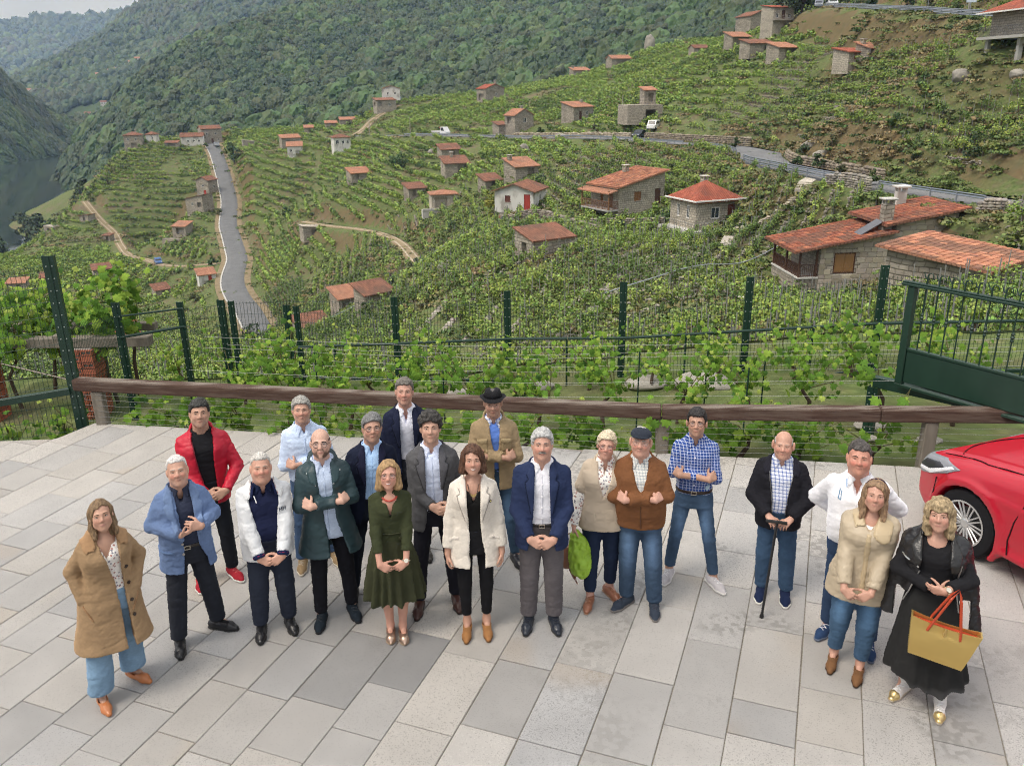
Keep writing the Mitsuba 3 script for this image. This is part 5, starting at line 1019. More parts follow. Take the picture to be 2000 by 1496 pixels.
for t0, t1 in zip(TJ[:-1], TJ[1:]):
    s = [-2.5 + r.uniform(0, .5)]; fx = FIX.get(t0, [])
    while s[-1] < 14:
        L = r.choice([.5, .62, .75, .9, 1.05]) * r.uniform(.9, 1.1); nx = s[-1] + L
        for f in fx:
            if s[-1] < f - .05 and nx > f - .35: nx = f; break
        s.append(nx)
    for s0, s1 in zip(s[:-1], s[1:]):
        g = .003 if r.random() < .6 else .0055
        q = [dA * a + dB * b for a, b in ((s0 + g, t0 + g), (s0 + g, t1 - g), (s1 - g, t1 - g), (s1 - g, t0 + g))]
        P = Polygon(q).intersection(TERR)
        if P.is_empty or P.geom_type != 'Polygon' or P.area < .01: continue
        c = np.array(P.exterior.coords)[:-1]
        cx, cy = c.mean(0)
        if cy < 2.9 or not in_view(cx, cy, 0.0, 160): continue
        if P.exterior.is_ccw is False: c = c[::-1]
        k = len(c); z = r.normal(0, .0012); zt = [z + r.normal(0, .0008) for _ in range(k)]
        inner = np.array(P.buffer(-.004, join_style=2).exterior.coords)[:-1] if P.buffer(-.004, join_style=2).geom_type == 'Polygon' else None
        if inner is None or len(inner) != k: continue
        if not P.buffer(-.004, join_style=2).exterior.is_ccw: inner = inner[::-1]
        inner = inner[[int(np.argmin(((inner - a) ** 2).sum(1))) for a in c]]
        v = np.vstack([np.c_[inner, np.full(k, z)], np.c_[c, np.full(k, z - .004)], np.c_[c, np.full(k, -.02)]])
        f = [(0, i, i + 1) for i in range(1, k - 1)]
        for i in range(k):
            j = (i + 1) % k
            f += [(i, k + i, k + j), (i, k + j, j), (k + i, 2 * k + i, 2 * k + j), (k + i, 2 * k + j, k + j)]
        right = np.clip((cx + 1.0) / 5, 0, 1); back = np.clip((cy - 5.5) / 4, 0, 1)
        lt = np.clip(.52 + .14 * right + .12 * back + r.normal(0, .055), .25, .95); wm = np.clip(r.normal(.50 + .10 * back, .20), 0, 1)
        if r.random() < .07: lt, wm = lt * .90, wm * .5
        for (a, b), val in SPECIAL.items():
            if abs(t0 - a) < .01 and abs(s0 - b) < .02: lt, wm = val
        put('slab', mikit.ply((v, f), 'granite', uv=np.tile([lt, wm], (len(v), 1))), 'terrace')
def wood_old(p, n, uv):
    a = p.x * math.cos(-.166) + p.y * math.sin(-.166)
    g = mikit.fbm(a * 1.2, p.y * 26, p.z * 40, 3); h = mikit.fbm(a * 3, p.y * 8, p.z * 8, 2)
    top = mikit.smoothstep(0.6, 0.95, n.z)
    c = mikit.mix((0.045, 0.026, 0.02), (0.10, 0.06, 0.045), g)
    return mikit.mix(c, (0.21, 0.18, 0.15), mikit.smoothstep(.42, .72, g * .6 + h * .5) * (0.2 + .65 * top))
bumped('old_wood', lambda p, n, uv: mikit.fbm((p.x - .17 * p.y) * 1.5, p.y * 40, p.z * 60, 3), 0.006, 1e-3, base_color=mikit.proc(wood_old), roughness=0.8, specular=0.25)
mat('grey_wood', base_color=mikit.proc(lambda p, n, uv: mikit.mix((0.12, 0.105, 0.085), (0.24, 0.215, 0.18), mikit.fbm(p.x * 25, p.y * 25, p.z * 3, 3))), roughness=0.9, specular=0.15)
railing_key = thing('terrace_railing', 'low railing with a thick dark wooden handrail and steel cables along the terrace edge', 'railing')
RP = [(-5.82, 10.52, .555), (1.78, 9.27, .525), (4.2, 8.86, .62), (9.2, 8.02, .82)]
def beam(a, b, w, h, matname, parent, name='handrail', col=None, bev=.015, ends=(0, 0)):
    a, b = np.array(a, float), np.array(b, float); d = b - a; L = np.linalg.norm(d)
    x = d / L; y = np.cross([0, 0, 1.0], x); y /= np.linalg.norm(y); z = np.cross(x, y)
    M = np.eye(4); M[:3, 0], M[:3, 1], M[:3, 2], M[:3, 3] = x, y, z, a
    m = bevel_box(0, L, -w / 2, w / 2, -h / 2, h / 2, bev)
    m.vertices[:] = m.vertices + 0
    return put(name, shp(m, matname, col, to_world=T(M)), parent)
beam(RP[0], np.array(RP[1]) - [.006, -.001, 0], .16, .155, 'old_wood', railing_key)
beam(np.array(RP[1]) + [.006, -.001, 0], RP[2], .16, .155, 'old_wood', railing_key)
beam(np.array(RP[2]) + [.004, -.001, 0.001], RP[3], .16, .155, 'old_wood', railing_key)
for (x, y, h) in ((-5.52, 10.47, .47), (1.80, 9.27, .445), (4.75, 8.77, .56), (8.6, 8.1, .7)):
    put('post', shp(bevel_box(x - .075, x + .075, y - .06, y + .06, -.12, h, .012), 'grey_wood'), railing_key)
for i, z in enumerate((.05, .12, .20, .28, .36, .43)):
    put('cable', shp(tube([(-5.7, 10.44, z), (-2, 9.83, z - .012), (1.78, 9.21, z), (4.7, 8.73, z + .06), (9.2, 7.98, z + .22)], .0021, 5), 'matte', (0.24, 0.24, 0.24)), railing_key)

# ------------------------------------------------------------------ the garden strip behind the rail
def garden_z(x, y): return np.minimum(-.10 - .06 * (np.asarray(y, float) < 10.5), -.80 + np.clip((np.asarray(x, float) + 1.0) / 7.5, 0, 1.2) * .75 + np.clip((12.5 - np.asarray(y, float)) / 3, 0, 1) * .30)
gx, gy = np.meshgrid(np.linspace(-14, 12, 60), np.linspace(0, 1, 34)); gy = (9.40 - .168 * gx) * (1 - gy) + 15.2 * gy
gz = garden_z(gx, gy) + (meshkit.fbm(np.stack([gx * 1.3, gy * 1.3, gx * 0], -1), 3, 2) - .5) * .16
gz = np.where(gy > 14.7, gz - 3.2, gz)
put('garden_ground', shp(grid_mesh(gx, gy, gz), 'soil', smooth=True), kind='structure')
DGREEN = (0.014, 0.055, 0.032)
mat('green_metal', base_color=mikit.proc(lambda p, n, uv: mikit.mix((0.006, 0.026, 0.017), (0.012, 0.042, 0.027), mikit.fbm(p.x * 6, p.y * 6, p.z * 2, 3))), roughness=0.42, specular=0.5)
def channel_post(x, y, z0, z1, key, yaw=0, w=.115, d=.06, name='post'):
    """A U section steel post with a row of holes."""
    t = .006
    sec = [(-w / 2, -d / 2), (w / 2, -d / 2), (w / 2, d / 2), (w / 2 - t, d / 2), (w / 2 - t, -d / 2 + t), (-w / 2 + t, -d / 2 + t), (-w / 2 + t, d / 2), (-w / 2, d / 2)]
    m = prism(sec, z1 - z0, z0)
    rib = box(-.012, .012, -d / 2 - .012, -d / 2 + .001, z0, z1)
    k = put(name, shp(join(m, rib), 'green_metal', to_world=at(x, y, 0, yaw)), key)
    dots = [moved(trimesh.creation.cylinder(.008, .004, sections=8), trimesh.transformations.rotation_matrix(PI / 2, [1, 0, 0], [0, 0, 0])) for _ in range(0)]
    for zz in np.arange(z0 + .25, z1 - .03, .16):
        for sx in (-.035, .035):
            c = trimesh.creation.cylinder(.0085, .004, sections=8); c.apply_transform(trimesh.transformations.rotation_matrix(PI / 2, [1, 0, 0])); c.apply_translation((sx, -d / 2 - .0035, zz)); dots.append(c)
    put('bolt_holes', shp(join(dots), 'paint', (0.30, 0.36, 0.32), to_world=at(x, y, 0, yaw)), k, kind='stuff')
    return k
def mesh_panel(a, b, za, zb, h, key, step=.055, zstep=.19, fold=True, r0=.0032):
    a, b = np.array(a, float), np.array(b, float); L = np.linalg.norm(b - a); d = (b - a) / L; nrm = np.array([d[1], -d[0]])
    ms = []; n = int(L / step)
    zs = np.linspace(0, h, 12)
    off = np.array([.022 if (fold and i % 4 == 2) else 0 for i in range(12)])
    for i in range(n + 1):
        t = i / n; q = a + (b - a) * t; z0 = za + (zb - za) * t
        pts = [(q[0] + nrm[0] * o, q[1] + nrm[1] * o, z0 + z) for z, o in zip(zs, off)]
        ms.append(tube(pts if fold else [pts[0], pts[-1]], r0, 4, cap=False))
    for z in np.arange(0.02, h + .01, zstep):
        ms.append(tube([(a[0], a[1], za + z), (b[0], b[1], zb + z)], r0, 4, cap=False))
    return put('wire_panel', shp(join(ms), 'green_metal'), key)
fence = thing('green_wire_fence', 'dark green steel fence with wire mesh panels behind the garden vines', 'fence')
FP = [(-4.8, 13.5, -.62, .94), (-3.86, 14.0, -.72, .71), (-2.0, 14.0, -.78, .82), (-.06, 14.0, -.85, .90), (1.85, 13.4, -.95, 1.16), (3.80, 13.0, -.55, 1.30), (5.69, 12.5, -.25, 1.56), (7.9, 12.0, -.1, 1.75)]
for i, (x, y, z0, z1) in enumerate(FP):
    channel_post(x, y, z0 - .4, z1, fence, -8)
    if i in (0, 1): channel_post(x + .16, y + .02, z0 - .4, z1 - .03, fence, -8, .09)
for (x0, y0, a0, b0), (x1, y1, a1, b1) in zip(FP[:-1], FP[1:]):
    mesh_panel((x0, y0 + .06), (x1, y1 + .06), a0 + .12, a1 + .12, 1.50 if x0 > 1 else 1.38, fence)
    beam((x0, y0 + .01, a0 + .10), (x1, y1 + .01, a1 + .10), .05, .06, 'green_metal', fence, 'bottom_rail', bev=.006)
put('mid_rail', shp(tube([(-3.9, 13.55, .08), (-2, 13.6, .10), (0, 13.55, .17), (1.85, 13.0, .32), (3.8, 12.7, .50), (5.6, 12.3, .70), (7.8, 11.8, .85)], .024, 8), 'green_metal'), fence)
for (x, y, z) in ((-3.0, 13.58, .09), (-1.05, 13.58, .13), (.92, 13.28, .24), (2.8, 12.85, .41), (4.7, 12.5, .60)):
    put('rail_post', shp(tube([(x, y, z - 1.15), (x, y, z)], .018, 6), 'green_metal'), fence)
door = thing('garden_gate_frame', 'open green steel gate frame with two cross bars left of centre', 'gate')
channel_post(-6.06, 12.5, -.9, 1.17, door, 10); channel_post(-5.36, 13.2, -.8, .99, door, 10, .10); channel_post(-5.30, 13.05, -.8, .55, door, 10, .08)
for z0, z1, r0 in ((.95, .90, .016), (.62, .60, .024)):
    put('cross_bar', shp(tube([(-6.06, 12.46, z0), (-5.3, 13.1, z1)], r0, 8), 'green_metal'), door)
side = thing('tall_mesh_fence', 'tall green mesh fence with a heavy post at the left terrace corner', 'fence')
channel_post(-5.86, 10.56, -.35, 2.27, side, 12, .14, .09)
mesh_panel((-5.93, 10.52), (-8.6, 9.55), .52, .35, 1.62, side)
mesh_panel((-5.93, 10.55), (-8.6, 9.58), -.15, -.15, .6, side)
beam((-5.9, 10.5, .46), (-8.8, 9.45, .30), .07, .09, 'green_metal', side, 'bottom_rail', bev=.006)
channel_post(-8.5, 9.55, -.35, 2.1, side, 12, .12)
mesh_panel((-5.9, 10.7), (-6.08, 12.4), -.3, -.6, 1.6, side)
mesh_panel((-5.25, 13.2), (-4.85, 13.48), -.5, -.5, 1.35, side)
# brick pillars carrying a vine pergola
perg = thing('vine_pergola', 'grey beam on two hollow brick pillars with a leafy vine on top at the left', 'pergola')
put('beam', shp(join(bevel_box(-10.5, -5.75, 12.72, 12.92, .38, .54, .012), bevel_box(-10.5, -6.0, 13.6, 13.75, .40, .53, .012), *[bevel_box(x, x + .1, 12.6, 14.0, .545, .62, .01) for x in (-9.3, -8.2, -7.2)]), 'grey_wood'), perg)
for px in (-6.84, -8.55):
    pk = put('brick_pillar', shp(box(px - .17, px + .17, 12.68, 13.0, -1.4, .375), 'matte', (0.32, 0.29, 0.26)), perg)
    for j in range(13):
        for s in (0, 1):
            z = .375 - (j + 1) * .105; x0 = px - .20 + s * .205; y0 = 12.65
            c = np.array((0.36, 0.115, 0.07)) * r.uniform(.75, 1.2)
            bk = mbox(x0, x0 + .19, y0, y0 + .38, z, z + .088)
            if (j + s) % 2: bk = bk - (mbox(x0 + .02, x0 + .085, y0 - .1, y0 + .06, z + .018, z + .07) + mbox(x0 + .105, x0 + .17, y0 - .1, y0 + .06, z + .018, z + .07))
            put('brick', shp(m2t(bk), 'matte', c), pk)
put('tie_rod', shp(tube([(-8.6, 12.6, .33), (-6.2, 12.4, -.25)], .012, 6), 'metal', (0.35, 0.3, 0.25)), perg)

# sliding gate at the right
gate = thing('sliding_gate', 'dark green steel sliding gate with turned bars and hooked finials at the right', 'gate')
g0, g1_ = np.array([4.74, 9.62]), np.array([6.9, 6.5]); gd = (g1_ - g0) / np.linalg.norm(g1_ - g0); gang = math.degrees(math.atan2(gd[1], gd[0])); GL = 3.8
GM = at(g0[0], g0[1], 0, gang)
G = lambda m, nm, par=gate, c=None: put(nm, shp(m, 'green_metal', to_world=GM), par)
G(bevel_box(-.04, .05, -.04, .04, .72, 1.92, .006), 'stile'); G(bevel_box(GL, GL + .09, -.04, .04, .72, 1.92, .006), 'stile')
tr = G(join(bevel_box(-.12, GL + .1, -.055, .055, 1.925, 1.955, .006), bevel_box(-.12, GL + .1, -.035, -.008, 1.957, 1.975, .004), bevel_box(-.12, GL + .1, .008, .035, 1.957, 1.975, .004)), 'top_rail')
G(join(bevel_box(.052, GL, -.02, .02, .75, 1.14, .006)), 'kick_panel'); G(bevel_box(.052, GL, -.03, .03, 1.143, 1.18, .006), 'middle_rail'); G(bevel_box(-.04, GL, -.04, .04, .68, .718, .006), 'bottom_rail')
for i in range(25):
    x = .16 + i * .147
    prof = [(0, 0), (.009, 0), (.009, .33), (.02, .35), (.012, .37), (.024, .39), (.012, .41), (.02, .43), (.009, .45), (.009, .74), (0, .74)]
    m = lathe(prof, 8); m.apply_translation((x, 0, 1.182)); G(m, 'bar')
    t = np.linspace(-.3, PI + .5, 9)
    hook = tube([(x, 0, 1.97), (x, 0, 2.05)] + [(x + .035 * (1 - math.cos(a)) - .0, 0, 2.06 + .045 * math.sin(a)) for a in t], [.009] * 2 + list(np.linspace(.010, .004, 9)), 6)
    hook2 = tube([(x, 0, 2.03), (x - .03, 0, 2.06), (x - .05, 0, 2.11)], [.008, .008, .004], 6)
    G(join(hook, hook2), 'finial', tr)
track = thing('gate_track', 'heavy green steel gate track on a short post under the sliding gate', 'track')
beam((4.62, 10.02, .60), (8.1, 6.6, .60), .10, .14, 'green_metal', track, 'track_beam', bev=.006)
beam((4.95, 10.12, .66), (8.3, 6.8, .66), .05, .09, 'green_metal', track, 'guide_rail', bev=.006)
put('roller', shp(join(bevel_box(4.98, 5.1, 9.95, 10.03, .70, .78, .01)), 'paint', (0.03, 0.035, 0.10)), track)
channel_post(4.62, 10.0, -.6, .53, track, -45, .13, .09)
channel_post(6.45, 8.6, -.6, .53, track, -45, .13, .09)
gp = thing('gate_guide_post', 'tall green guide post at the right edge beyond the gate', 'post')
channel_post(7.35, 11.2, -.6, 2.3, gp, -10, .13, .09); put('cap', shp(bevel_box(7.22, 7.48, 11.07, 11.33, 2.3, 2.75, .02), 'concrete'), gp)
# ------------------------------------------------------------------ garden vines on wires, leaf by leaf
def vine_leaf(seed, s=1.0):
    """A five lobed leaf about 1 across: stalk point at the origin, tip towards +y, cupped."""
    r = np.random.default_rng(seed)
    a = np.radians([0, 28, 48, 72, 100, 128, 155, 180, 205, 232, 260, 288, 312, 332])
    rad = np.array([.60, .40, .52, .34, .47, .30, .33, .14, .33, .30, .47, .34, .52, .40]) * r.uniform(.92, 1.08, 14)
    p = np.stack([np.sin(a) * rad, np.cos(a) * rad + .12], 1)
    z = -.35 * (p ** 2).sum(1) + r.normal(0, .025, 14)
    v = np.vstack([[0, .1, .02], np.c_[p, z]])
    f = [(0, 1 + i, 1 + (i + 1) % 14) for i in range(14)]
    return v * s, np.array(f)[:, ::-1]
LEAFC = [(0.15, 0.27, 0.042), (0.105, 0.21, 0.036), (0.23, 0.345, 0.055), (0.06, 0.125, 0.032), (0.33, 0.41, 0.09)]
scene['vine_leaf'] = {'type': 'principledthin', 'base_color': VC, 'roughness': 0.5, 'spec_trans': 0.0, 'diff_trans': 0.4, 'eta': 1.4}
LEAF_PLY, LEAF_GEO = [], []
for i in range(4):
    v, f = vine_leaf(i)
    LEAF_GEO.append((v, f))
    for c in LEAFC:
        bb = np.linspace(.85, 1.1, len(v)); bb[0] = 1.2
        LEAF_PLY.append(cply((v, f), 'vine_leaf', c, bb))
def leaf_matrix(p, out, s, r):
    """A leaf whose blade faces out and up and whose tip hangs."""
    n = np.asarray(out, float) + np.array([0, 0, .55]) + r.normal(0, .38, 3); n /= np.linalg.norm(n)
    tip = np.array([r.normal(0, .5), r.normal(0, .5) - .2, -1.0]); tip -= n * (tip @ n); tip /= np.linalg.norm(tip)
    x = np.cross(tip, n); M = np.eye(4); M[:3, 0], M[:3, 1], M[:3, 2], M[:3, 3] = x * s, tip * s, n * s, p
    return M
def garden_vine(x, y, z0, width, z1, nleaf, seed, label, group, parts=60, depth=.28, bright=0, size=(.05, .098)):
    r = np.random.default_rng(seed)
    key = thing('garden_vine', label, 'vine', group)
    tw = [(x, y, z0 - .1), (x + r.normal(0, .05), y + r.normal(0, .04), z0 + (z1 - z0) * .3), (x + r.normal(0, .08), y, z0 + (z1 - z0) * .5)]
    put('trunk', shp(tube(tw, [.035, .028, .022], 7), 'matte', (0.075, 0.055, 0.04)), key)
    canes, pts = [], []
    for i in range(7):
        e = np.array([x + r.uniform(-1, 1) * width / 2, y + r.normal(0, depth * .5), z1 + r.uniform(-.25, .25)])
        m = (np.array(tw[-1]) + e) / 2 + r.normal(0, .08, 3)
        q = np.array([tw[-1], m, e, e + r.normal(0, .08, 3) + [0, -.03, .06]])
        canes.append(tube(q, [.010, .007, .005, .003], 5)); pts.append(q)
    put('canes', shp(join(canes), 'matte', (0.13, 0.12, 0.05)), key)
    L = []
    for j in range(nleaf):
        q = pts[r.integers(7)]; t = r.uniform(.2, 3); k = min(int(t), 2); p = q[k] + (q[k + 1] - q[k]) * (t - k)
        o = np.array([r.normal(0, .3), r.normal(-.5, .6), r.normal(.1, .35)]); p = p + o / np.linalg.norm(o) * r.uniform(.05, depth)
        young = t > 2.6
        L.append((p, leaf_matrix(p, o + [0, -.5, 0], r.uniform(*size) * (.6 if young else 1) * 1.35, r), r.integers(4), 4 if young else int(np.clip(r.normal(1.0 + bright, .9), 0, 3))))
    L.sort(key=lambda l: l[0][1] - .3 * l[0][2])
    for p, M, k, c in L[:parts]:
        put('leaf', {**LEAF_PLY[k * 5 + c], 'to_world': T(M)}, key)
    if L[parts:]:
        vs = [];
        for p, M, k, c in L[parts:]:
            v, f = LEAF_GEO[k]; vs.append(((v @ M[:3, :3].T) + M[:3, 3], f, np.array(LEAFC[c]) * r.uniform(.8, 1.15)))
        w = merge(vs); put('foliage', cply(w[:2], 'vine_leaf', w[2]), key, kind='stuff')
    return key
ORD = ['first', 'second', 'third', 'fourth', 'fifth', 'sixth', 'seventh', 'eighth', 'ninth', 'tenth', 'eleventh']
r = np.random.default_rng(3)
def gl(x, y): return float(garden_z(x, y))
edge_y = lambda x: 9.53 - .168 * x
names = ['garden vine hanging under the handrail', 'bushy garden vine behind the handrail', 'garden vine on the wires near the green fence']
# row right behind the handrail
for i, x in enumerate((-4.5, -3.7, -2.75, -1.8, -.9, .1, 1.05, 2.2, 2.75, 3.5, 4.3)):
    y = edge_y(x) + .38 + r.uniform(-.05, .1); z0 = gl(x, y)
    garden_vine(x, y, z0, 1.15, .22 + r.uniform(-.08, .12), 112 if i not in (5, 10) else 50, 100 + i, f'big leaved garden vine directly behind the handrail, {ORD[i]} from the left', 'garden vines directly behind the handrail', 60, .26, .1, (.062, .128))
for i, x in enumerate((-3.4, -2.5, -1.55, -.6, .35, 1.3, 2.3, 3.2, 4.05, 5.0, 5.9)):
    y = edge_y(x) + 1.75 + r.uniform(-.1, .1); z0 = gl(x, y)
    garden_vine(x, y, z0, 1.1, .50 + .06 * x * (x > 0) + r.uniform(-.18, .10), 150, 200 + i, f'leafy vine on white wires between handrail and fence, {ORD[i]} from the left', 'garden vines between the handrail and the fence', 45, .34, .25)
for i, x in enumerate((-4.4, -3.2, -2.2, -1.1, .1, 1.2, 2.3, 3.3, 4.4, 5.4, 6.4)):
    y = 13.0 - .12 * max(x, 0) + r.uniform(-.15, .15); z0 = gl(x, y) - .1
    garden_vine(x, y, z0, 1.0, -.05 + .12 * max(x, 0) + r.uniform(-.15, .2), 105, 300 + i, f'vine close in front of the green wire fence, {ORD[i]} from the left', 'garden vines along the wire fence', 12, .36, .5)
tall = garden_vine(-3.55, 12.4, gl(-3.5, 12.4), .5, .62, 75, 401, 'tall vine shoot climbing beside the paired fence posts left of centre', None, 30, .30, .8)
for i, x in enumerate((-6.0, -5.2, -4.6)):
    garden_vine(x, 14.6 + .2 * i, -1.1, 1.0, -.3, 70, 420 + i, f'low vine behind the green gate frame, {ORD[i]} from the left', 'low vines behind the green gate frame', 10, .4, .6)
for i, (x, y, z) in enumerate(((-8.9, 12.6, .75), (-8.1, 12.9, .8), (-7.3, 13.2, .78), (-7.9, 13.6, .95), (-6.6, 13.1, .85), (-6.35, 13.4, 1.1), (-9.2, 13.5, .95))):
    garden_vine(x, y, -.6, 1.0, z + .1, 170, 440 + i, f'pergola vine spreading bright leaves {["over the grey beam at the far left", "above the beam, second from the left", "above the right brick pillar", "behind the beam, highest in the middle", "right beside the tall corner post", "rising highest right of the corner post", "behind the beam at the left frame edge"][i]}', 'vines on the pergola', 40, .42, .7, (.08, .14))
for i, (x, y) in enumerate(((-7.0, 10.9), (-6.6, 11.4), (-7.8, 10.9))):
    garden_vine(x, y, -.7, .8, -.25, 60, 460 + i, f'scrubby vine low behind the tall mesh fence, {["middle one", "nearest the corner post", "leftmost"][i]}', 'scrubby vines behind the tall mesh fence', 10, .3, .4)
trellis = thing('trellis', 'white trellis wires and slim green stakes carrying the garden vines', 'trellis')
for dy, zz in ((1.0, (.25, .45)), (1.75, (.15, .35, .55, .72)), (2.7, (.1, .3))):
    for z in zz:
        put('wire', shp(tube([(x, edge_y(x) + dy, z + .055 * max(x, 0) + .01 * math.sin(x)) for x in np.linspace(-4.6, 7, 8)], .0020, 4), 'paint', (0.45, 0.45, 0.44)), trellis)
for x in (-2.9, -1.0, 1.75, 2.65, 3.4, 3.0):
    y = edge_y(x) + (1.7 if x != 3.0 else 1.0)
    put('stake', shp(tube([(x, y, gl(x, y) - .1), (x + .01, y, .68 + .04 * x)], .011, 6), 'green_metal'), trellis)
# pale stones at the foot of the fence
for i, (x, y, s) in enumerate(((.4, 13.3, .3), (2.2, 12.9, .32), (3.1, 12.6, .42), (-.9, 13.4, .22), (4.75, 10.3, .16), (4.95, 10.2, .13), (4.6, 9.9, .1), (5.3, 9.75, .15))):
    v = np.array(trimesh.creation.icosphere(subdivisions=2).vertices); v = v * (1 + .5 * (meshkit.noise(v * 1.8 + i, i) - .5))[:, None] * [s * 1.15, s * .75, s * .4]
    put('garden_stone', shp(trimesh.Trimesh(v + [x, y, gl(x, y) + s * .15], trimesh.creation.icosphere(subdivisions=2).faces), 'matte', (0.31, 0.285, 0.255), smooth=30, jitter=.3), label=['pale stone lying by the central fence foot', 'pale flat stone under the vines right of centre', 'largest pale stone at the fence foot on the right', 'small pale stone left of the central fence post', 'white stone behind the rail near the red car', 'smaller white stone behind the rail near the red car', 'tiny white stone beside the gate track post', 'white stone under the sliding gate'][i], cat='stone')
# ------------------------------------------------------------------ people: one continuous body each, clothes and hair as parts
scene['skin'] = {'type': 'twosided', 'bsdf': {'type': 'principled', 'base_color': {'type': 'mesh_attribute', 'name': 'vertex_color'}, 'roughness': 0.5, 'specular': 0.4}}
weave = lambda p, n, uv: mikit.fbm(p.x * 45, p.y * 45, p.z * 45, 2) * .5 + mikit.noise(p.x * 14, p.y * 14, p.z * 10)
CLOTH = mikit.proc(lambda p, n, uv: unpack(p, n, uv) * ((.90 + .2 * mikit.fbm(p.x * 11, p.y * 11, p.z * 9, 3)) * (.93 + .14 * mikit.noise(p.x * 85, p.y * 85, p.z * 85))))
HAIRC = mikit.proc(lambda p, n, uv: unpack(p, n, uv) * (.45 + 1.1 * mikit.fbm(p.x * 150, p.y * 150, p.z * 30, 2)))
bumped('cloth', weave, 0.0009, 2e-3, base_color=CLOTH, roughness=0.92, specular=0.15, sheen=0.25)
bumped('nylon', lambda p, n, uv: mikit.fbm(p.x * 16, p.y * 16, p.z * 12, 3), 0.003, 2e-3, base_color=VC, roughness=0.48, specular=0.4)
bumped('knit', lambda p, n, uv: mikit.noise(p.x * 130, p.y * 130, p.z * 70), 0.006, 1e-3, base_color=VC, roughness=0.95, specular=0.1, sheen=0.4)
bumped('leather', lambda p, n, uv: mikit.fbm(p.x * 30, p.y * 30, p.z * 25, 3), 0.008, 1e-3, base_color=VC, roughness=0.34, specular=0.5)
bumped('hair', lambda p, n, uv: mikit.fbm(p.x * 170, p.y * 170, p.z * 28, 2), 0.009, 1e-3, base_color=HAIRC, roughness=0.5, specular=0.35)
def checks(base, line, sx, wd):
    def fn(p, n, uv):
        a, b = uv.x / sx, uv.y / sx
        fa, fb = a - dr.floor(a), b - dr.floor(b)
        k = mikit.smoothstep(wd, wd * .6, fa) * .62 + mikit.smoothstep(wd, wd * .6, fb) * .62
        return mikit.mix(base, line, dr.minimum(k, 1.0))
    return mikit.proc(fn)
mat('check_blue', base_color=checks((0.035, 0.075, 0.27), (0.62, 0.68, 0.82), 0.026, .26), roughness=.9, specular=.15)
mat('check_white', base_color=checks((0.68, 0.71, 0.78), (0.06, 0.12, 0.38), 0.030, .34), roughness=.9, specular=.15)
mat('check_pale', base_color=checks((0.66, 0.66, 0.62), (0.25, 0.31, 0.36), 0.024, .3), roughness=.9, specular=.15)
def flowers(p, n, uv):
    d, s, w = mikit.voronoi(uv.x * 42, uv.y * 42)
    c = mikit.mix((0.36, 0.16, 0.14), (0.20, 0.20, 0.24), mikit.smoothstep(.4, .6, w))
    return mikit.mix(c, (0.76, 0.74, 0.70), mikit.smoothstep(.20, .36, d + .25 * mikit.smoothstep(.8, .9, w)))
mat('flower_print', base_color=mikit.proc(flowers), roughness=.9, specular=.15)
scene['lens_glass'] = {'type': 'thindielectric'}
def unit(v): v = np.asarray(v, float); return v / (np.linalg.norm(v) + 1e-12)
def loft(g, w, tab, n=2.4, lean=0.0):
    """A body of elliptical sections; tab rows: z, half width, half depth, y centre."""
    tab = np.asarray(sorted(tab)); x, y, z = g.local(w); zz = np.clip(z.ravel(), tab[0, 0], tab[-1, 0])
    a, b, c = (np.maximum(PchipInterpolator(tab[:, 0], tab[:, k])(zz), .01 if k < 3 else -9)[None, None, :] for k in (1, 2, 3))
    q = (np.abs(x / a) ** n + np.abs((y - c) / b) ** n) ** (1 / n)
    f = (q - 1) * np.minimum(a, b)
    return np.maximum(f, np.maximum(tab[0, 0] - z, z - tab[-1, 0])).astype(np.float32)
def sample(g, F, p):
    return map_coordinates(F, ((np.asarray(p) - g.lo) / g.h).T, order=1, mode='nearest')
def on_front(g, F, x, z, y0=-.45, y1=.1):
    """The front surface point of a field above (x, z) and its normal."""
    ys = np.linspace(y0, y1, 240); p = np.stack([np.full(240, x), ys, np.full(240, z)], 1)
    v = sample(g, F, p); i = int(np.argmax(v < 0)); y = ys[i] if v[i] < 0 else -.1
    q = np.array([x, y, z]); e = np.eye(3) * g.h * 1.5
    n = unit([sample(g, F, [q + e[k]])[0] - sample(g, F, [q - e[k]])[0] for k in range(3)])
    return q, n
def front_frame(q, n, up=(0, 0, 1)):
    z = n; x = unit(np.cross(up, z)); y = np.cross(z, x); M = np.eye(4); M[:3, 0], M[:3, 1], M[:3, 2], M[:3, 3] = x, y, z, q; return M
def rmat(yaw=0, pitch=0, roll=0):
    """Head turned by yaw (towards its left), lifted by pitch, tilted by roll; degrees, facing -y."""
    a, b, c = map(math.radians, (yaw, -pitch, roll))
    Rz = np.array([[math.cos(a), -math.sin(a), 0], [math.sin(a), math.cos(a), 0], [0, 0, 1]])
    Rx = np.array([[1, 0, 0], [0, math.cos(b), -math.sin(b)], [0, math.sin(b), math.cos(b)]])
    Ry = np.array([[math.cos(c), 0, math.sin(c)], [0, 1, 0], [-math.sin(c), 0, math.cos(c)]])
    return Rz @ Rx @ Ry
SKIN = (0.46, 0.255, 0.175)
